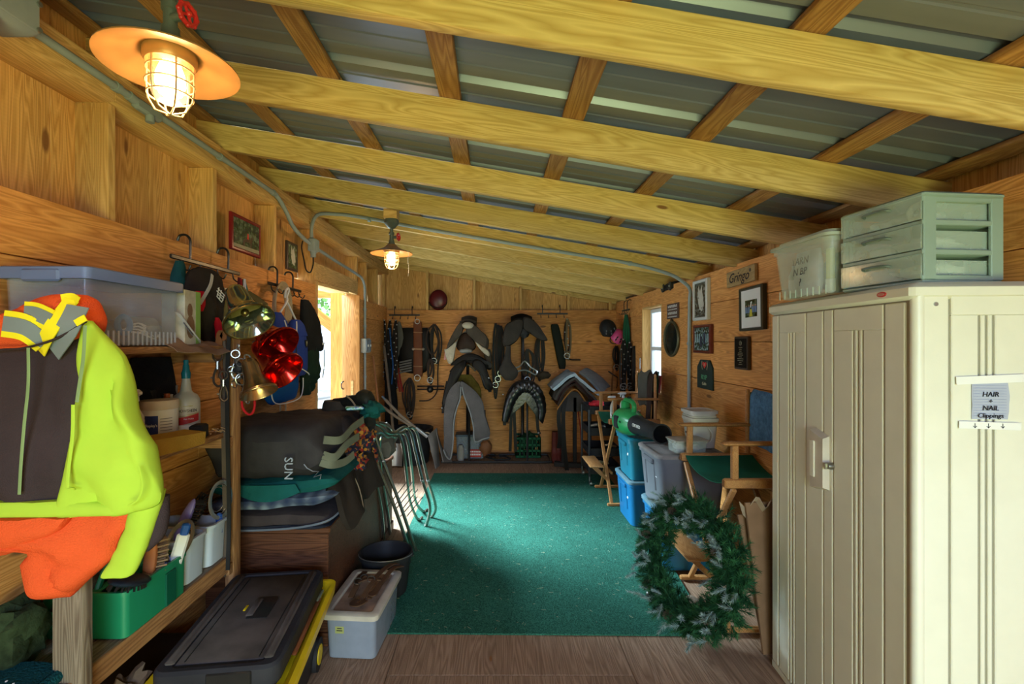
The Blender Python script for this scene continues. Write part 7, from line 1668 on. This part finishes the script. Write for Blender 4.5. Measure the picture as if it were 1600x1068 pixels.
def blade(pts, Y, nm):
    c = [Vector(at(x, y, Y+dy)) for x, y, dy in pts]; 
    for p in c: p.z = max(p.z, .02)
    m = WM(sc_); m.sheet(lambda u, v: (c[0].lerp(c[1], u)).lerp(c[3].lerp(c[2], u), v)+Vector((0, -.05*math.sin(PI*u)*math.sin(PI*v), 0)), 8, 10, .012); m.build(nm, M_SCP, sc_)
blade([(668, 680, 0), (682, 668, .15), (686, 742, .10), (680, 738, -.05)], 6.0, 'blade')
blade([(680, 670, .12), (690, 700, .25), (706, 722, .2), (692, 722, 0)], 6.0, 'blade')

# red ball on the plank ledge
t = thing('riding_helmet', 'dark red round helmet resting on the ledge above the back wall', 'helmet', (-.82, 6.965, 2.079)); m = MB(); m.blob((0, 0, .15), (.135, .055, .15), 20, 14); m.build('shell', plain('helmet_maroon', (.10, .008, .012), .35), t)
m = MB(); m.tube([(-.13*math.cos(a), -.045, .12-.09*math.sin(a)) for a in [PI*q/14 for q in range(15)]], .009, 6); m.build('rim', M_DBR, t)

# wooden blanket stand with pads
wsd = thing('blanket_stand', 'dark wooden trestle stand holding folded saddle blankets', 'blanket stand', at(905, 735, 6.0))
M_TRS = plain('trestle_black', (.018, .015, .014), .6, bump=.3)
for x in (880, 898, 921): m = WM(wsd); a = at(x, 738 if x != 898 else 722, 6.0-.0*(x == 898)); a.z = .03; b = at(x, 620, 6.05); m.box(tuple((a+b)/2), (.045, .05, (b-a).length), bev=.004); m.build('leg', M_TRS, wsd)
m = WM(wsd); a = at(866, 728, 6.05); a.z = .06; b = at(922, 735, 5.95); b.z = .06; m.box(tuple((a+b)/2), ((b-a).length, .07, .06), rot=rot_to(b-a), bev=.006); m.build('foot_rail', M_TRS, wsd)
m = WM(wsd); m.prism([(at(x, y, 6.0).x, at(x, y, 6.0).z) for x, y in ((878, 642), (884, 620), (893, 611), (902, 612), (912, 625), (922, 640), (900, 643))], .025, Matrix.Translation((0, 6.0, 0))); m.build('end_panel', plain('panel_charcoal', (.055, .045, .042), .6), wsd)
pads = (('dark brown quilted pad lowest on the wooden stand with tan binding', M_DBR, 8, 0), ('maroon-black saddle blanket under the grey one on the stand', plain('maroon_black', (.035, .014, .014), .8), 3, 1), ('charcoal wool blanket second from top of the stand', plain('charcoal_wool', (.05, .042, .036), .9), 0, 2), ('pale blue-grey blanket on top of the wooden stand', plain('pale_bluegrey', (.30, .37, .42), .9, bump=.6, bscale=40), -6, 3))
for lab, m_, dy, k in pads:
    t = thing('saddle_blanket', lab, 'blanket', at(900, 600+dy, 6.0), group='saddle blankets on the wooden stand')
    if k == 3: P_ = [(863, 607), (872, 599), (884, 590), (898, 582), (905, 588), (918, 600), (934, 612), (940, 614)]
    else: P_ = [(866+2*(2-k), 615+dy+8), (872+2*(2-k), 607+dy+4), (884, 598+dy), (898, 590+dy), (908, 598+dy), (922, 612+dy), (936-2*(2-k), 628+dy)]
    arch(t, 'blanket', m_, P_, 5.92-.02*k if k < 3 else 5.90, 6.50, .028 if k < 3 else .035, 0, sd=k, wr=.015)
    if k == 0:
        m = WM(t); m.tube(spline([cxp(x, y, 5.93) for x, y in ((870, 640), (882, 622), (893, 610), (901, 609), (912, 622), (922, 640))], 5), .009, 6); m.build('tan_binding', plain('binding_tan', (.28, .12, .03), .7), t)
t = thing('folded_pad', 'pale grey pad with curled corner lying behind the top blanket', 'pad', at(925, 590, 6.3)); m = WM(t)
q = [at(905, 580, 6.5), at(919, 575, 6.75), at(954, 603, 6.6), at(941, 614, 6.1)]
m.sheet(lambda u, v: (q[0].lerp(q[1], v)).lerp(q[3].lerp(q[2], v), u)+Vector((0, 0, .03*math.sin(PI*u)+.03*v*math.sin(PI*v))), 12, 8, .03); m.build('pad', plain('pale_bluegrey2', (.30, .36, .41), .9, bump=.6, bscale=40), t)
for k, (x, Lb, lab) in enumerate(((873, 60, 'wide black strap hanging at the left of the wooden stand'), (880, 95, 'long black strap hanging in front of the wooden stand leg'))):
    t = thing('leather_strap', lab, 'strap', at(x, 640, 5.95)); m = WM(t); m.strap(spline([cxp(x+4, 620, 5.95), cxp(x, 650, 5.93), cxp(x+2, 650+Lb*.5, 5.93), cxp(x+6*k, 640+Lb, 5.95)], 5), .05, .008, up=(0, -1, 0)); m.build('strap', M_BLK, t)
t = thing('red_boots', 'dark red boots standing behind the left strap on the floor', 'boots', at(868, 715, 6.35)); 
for dx in (0, 6): m = WM(t); p = at(867+dx, 716, 6.4); p.z = 0; m.slab([(.40, p.x-.04, p.x+.04, .09, 6.4), (.15, p.x-.045, p.x+.045, .10, 6.4), (.06, p.x-.05, p.x+.05, .18, 6.36), (.012, p.x-.05, p.x+.05, .20, 6.36)], 12, 8, .003); m.build('boot', plain('boot_red', (.10, .02, .015), .5), t)
t = thing('red_handle_tool', 'thin red-handled whip leaning inside the wooden stand', 'whip', at(907, 680, 6.4)); m = WM(t); m.tube([cxp(903, 640, 6.4), cxp(907, 670, 6.4), cxp(909, 719, 6.4)], .008, 6); m.build('shaft', plain('whip_red', (.28, .03, .02), .5), t)
# tool cart
ct = thing('rolling_cart', 'black three-tier rolling cart with chrome casters behind far chair', 'cart', (at(940, 735, 5.55).x+.02, 5.55, 0))
X0, X1, Y0_, Y1_ = at(921, 700, 5.3).x, at(921, 700, 5.3).x+.36, 5.30, 5.75
for x in (X0, X1):
    for y in (Y0_, Y1_): m = WM(ct); m.box((x, y, .46), (.022, .022, .80), bev=.003); m.build('upright', M_BLKM, ct)
for z in (.13, .33, .56, .80):
    m = WM(ct); w_, d_ = X1-X0, Y1_-Y0_
    m.X = m.X @ Matrix.Translation(((X0+X1)/2, (Y0_+Y1_)/2, z)); m.tub(w_, d_, .09, .98, .004, .02, .004, .01); m.build('tray', M_BLKP, ct)
for x in (X0, X1):
    for y in (Y0_, Y1_):
        c = WM(ct); c.box((x, y, .085), (.012, .03, .05), bev=.003); cc = c.build('caster', M_CHR, ct)
        M = Matrix.Translation(Vector((x+.012, y, .032))-Vector(ct.location)) @ Euler((0, PI/2, 0)).to_matrix().to_4x4()
        MB().lathe([(0, -.012), (.031, -.012), (.031, .012), (0, .012)], 18, M).build('wheel', M_CHR, cc)
t = thing('red_gloves', 'bright red gloves lying on the top tray of the cart', 'gloves', (X0+.09, 5.36, .895)); m = MB(); m.blob((0, 0, .02), (.09, .06, .03), 14, 8, .6, 2); m.build('gloves', plain('glove_red', (.42, .02, .03), .7), t)
for k, (x, y, z, lab) in enumerate(((.10, 5.40, .655, 'steel clippers and cords on the middle cart tray'), (.22, 5.38, .43, 'pale shears lying across the lower cart tray'), (.14, 5.42, .225, 'cream packet on the bottom cart tray'))):
    t = thing(('clippers', 'shears', 'packet')[k], lab, ('clippers', 'shears', 'packet')[k], (X0+x, y, z)); m = MB(); m.tube([(-.07, 0, .0), (0, -.02, .02), (.10, 0, -.01 if k < 2 else .0)], [.016, .02, .012], 8); m.build('body', (M_STL, M_CHR, plain('cream_packet', (.45, .42, .22), .6))[k], t)
    MB().blob((.02, .06, .0), (.08, .04, .03), 10, 7, .6, k).build('dark_parts', M_BLKP, t)

# corner by the window: helmets, ropes
hook_rail('black hook rail with big loops near the far right corner', (XR-.05, 6.23, 2.03), -PI/2, .34, 4, 0, (.3, .75))
def helmet(label, c, r, m_, mv, rot=(0, 0, 0)):
    t = thing('riding_helmet', label, 'helmet', c, rot=rot)
    rings = []
    m = MB(); prof = [(0, 1), (.35, .93), (.66, .75), (.88, .45), (.98, .12), (1, -.12), (.95, -.2), (.85, -.2), (.85, .1), (.6, .6), (0, .85)]
    m.lathe([(a*r, b*r) for a, b in prof], 24, Matrix.Diagonal((.92, 1.12, .95, 1))); m.build('shell', m_, t)
    for s in (-.5, 0, .5):
        for z in (.35, .62):
            rr_ = math.sqrt(max(0, 1-z*z)); a = -PI/2+s*1.3
            MB().blob((.93*r*rr_*math.cos(a), 1.13*r*rr_*math.sin(a), z*r*.97), (.010, .010, .022), 8, 6).build('vent', mv, t)
    m = MB(); m.strap(spline([(-.8*r, 0, -.15*r), (-.6*r, -.1*r, -.9*r), (0, -.15*r, -1.2*r), (.6*r, -.1*r, -.9*r), (.8*r, 0, -.15*r)], 4), .014, .003, up=(0, -1, 0)); m.build('chin_strap', M_BLKP, t); return t
helmet('black riding helmet hanging in the far right corner', at(950, 513, 6.55), .125, M_BLKP, M_GRY, (.9, -.3, 0))
helmet('pink vented helmet hanging below the black one in the corner', at(965, 526, 6.50), .11, plain('helmet_pink', (.62, .07, .23), .4), M_BLKP, (.9, .2, .2))
t = thing('green_lead_ropes', 'hank of green lead ropes hanging from the corner hook rail', 'ropes', at(978, 490, 6.25))
for k in range(7):
    m = WM(t); x = 974+1.6*k; m.tube(spline([cxp(977+.5*k, 491, 6.24-.012*k), cxp(x, 515, 6.22-.012*k), cxp(x+1, 540, 6.2-.012*k), cxp(x+2-(k % 3), 560+3*k, 6.2-.012*k)], 4), .009, 6); m.build('rope', plain('rope_green', (.01, .12, .05), .8) if k % 2 else plain('rope_dgreen', (.02, .05, .03), .8), t)
M_CHN = plain('dark_chain_strap', (.03, .03, .028), .5)
for k, (px, py, w_, h_, lab) in enumerate(((974, 530, 9, 92, 'black and silver speckled reins hanging under the pink helmet'), (984, 535, 8, 85, 'studded dark reins hanging next to the window frame'), (963, 540, 10, 42, 'short black bridle beneath the helmets in the corner'), (990, 540, 4, 80, 'narrow brown rein closest to the window'))):
    bridle('reins', lab, px, py, w_, h_, [M_CHN, M_BLK, M_DBR][:2 if k < 3 else 3], 4, (6.15-.05*k if k != 2 else 6.72), 40+k, studs=12 if k < 2 else 0, bit=k != 3)
t = thing('bent_bracket', 'thin bent black bracket fixed on the back wall near the corner', 'bracket', at(955, 585, 6.86)); m = WM(t); m.tube([cxp(951, 580, 6.87), cxp(958, 585, 6.8), cxp(966, 590, 6.8), cxp(964, 606, 6.86)], .010, 6); m.build('bracket', M_BLKM, t)
t = thing('brown_straps', 'tan leather straps hanging on the back wall behind the blankets', 'strap', at(962, 570, 6.84))
for dx in (0, 6): m = WM(t); m.strap([cxp(960+dx, 548, 6.84), cxp(957+dx*1.8, 590, 6.84), cxp(955+dx*2, 625, 6.84)], .02, .006, up=(0, -1, 0)); m.build('strap', plain('strap_honey', (.30, .13, .04), .6), t)
t = thing('window_latch', 'dark latch on the window side of the frame', 'latch', (1.775, 5.76, 1.35)); MB().box((0, 0, 0), (.012, .03, .14), bev=.004).build('latch_plate', M_STL, t)
t = thing('dark_green_bundle', 'dark olive cloth bundle against the wall left of the green caddy', 'cloth', (-1.49, 1.475, ZS)); MB().blob((0, 0, .10), (.065, .09, .10), 18, 12, .5, 21).build('bundle', plain('dark_olive2', (.03, .045, .02), .9, var=.5, scale=22, bump=.5), t)
t = thing('picture_cards', 'teal and red printed cards on the sill beside the far chair', 'cards', (1.74, 5.0, 1.08)); 
MB().box((0, .0, .09), (.012, .10, .18), rot=(0, .1, 0), bev=.001).build('card', plain('card_red', (.40, .05, .05), .5), t); MB().box((-.012, .03, .17), (.012, .09, .10), rot=(0, .1, 0), bev=.001).build('card', plain('card_teal', (.08, .25, .25), .5), t)
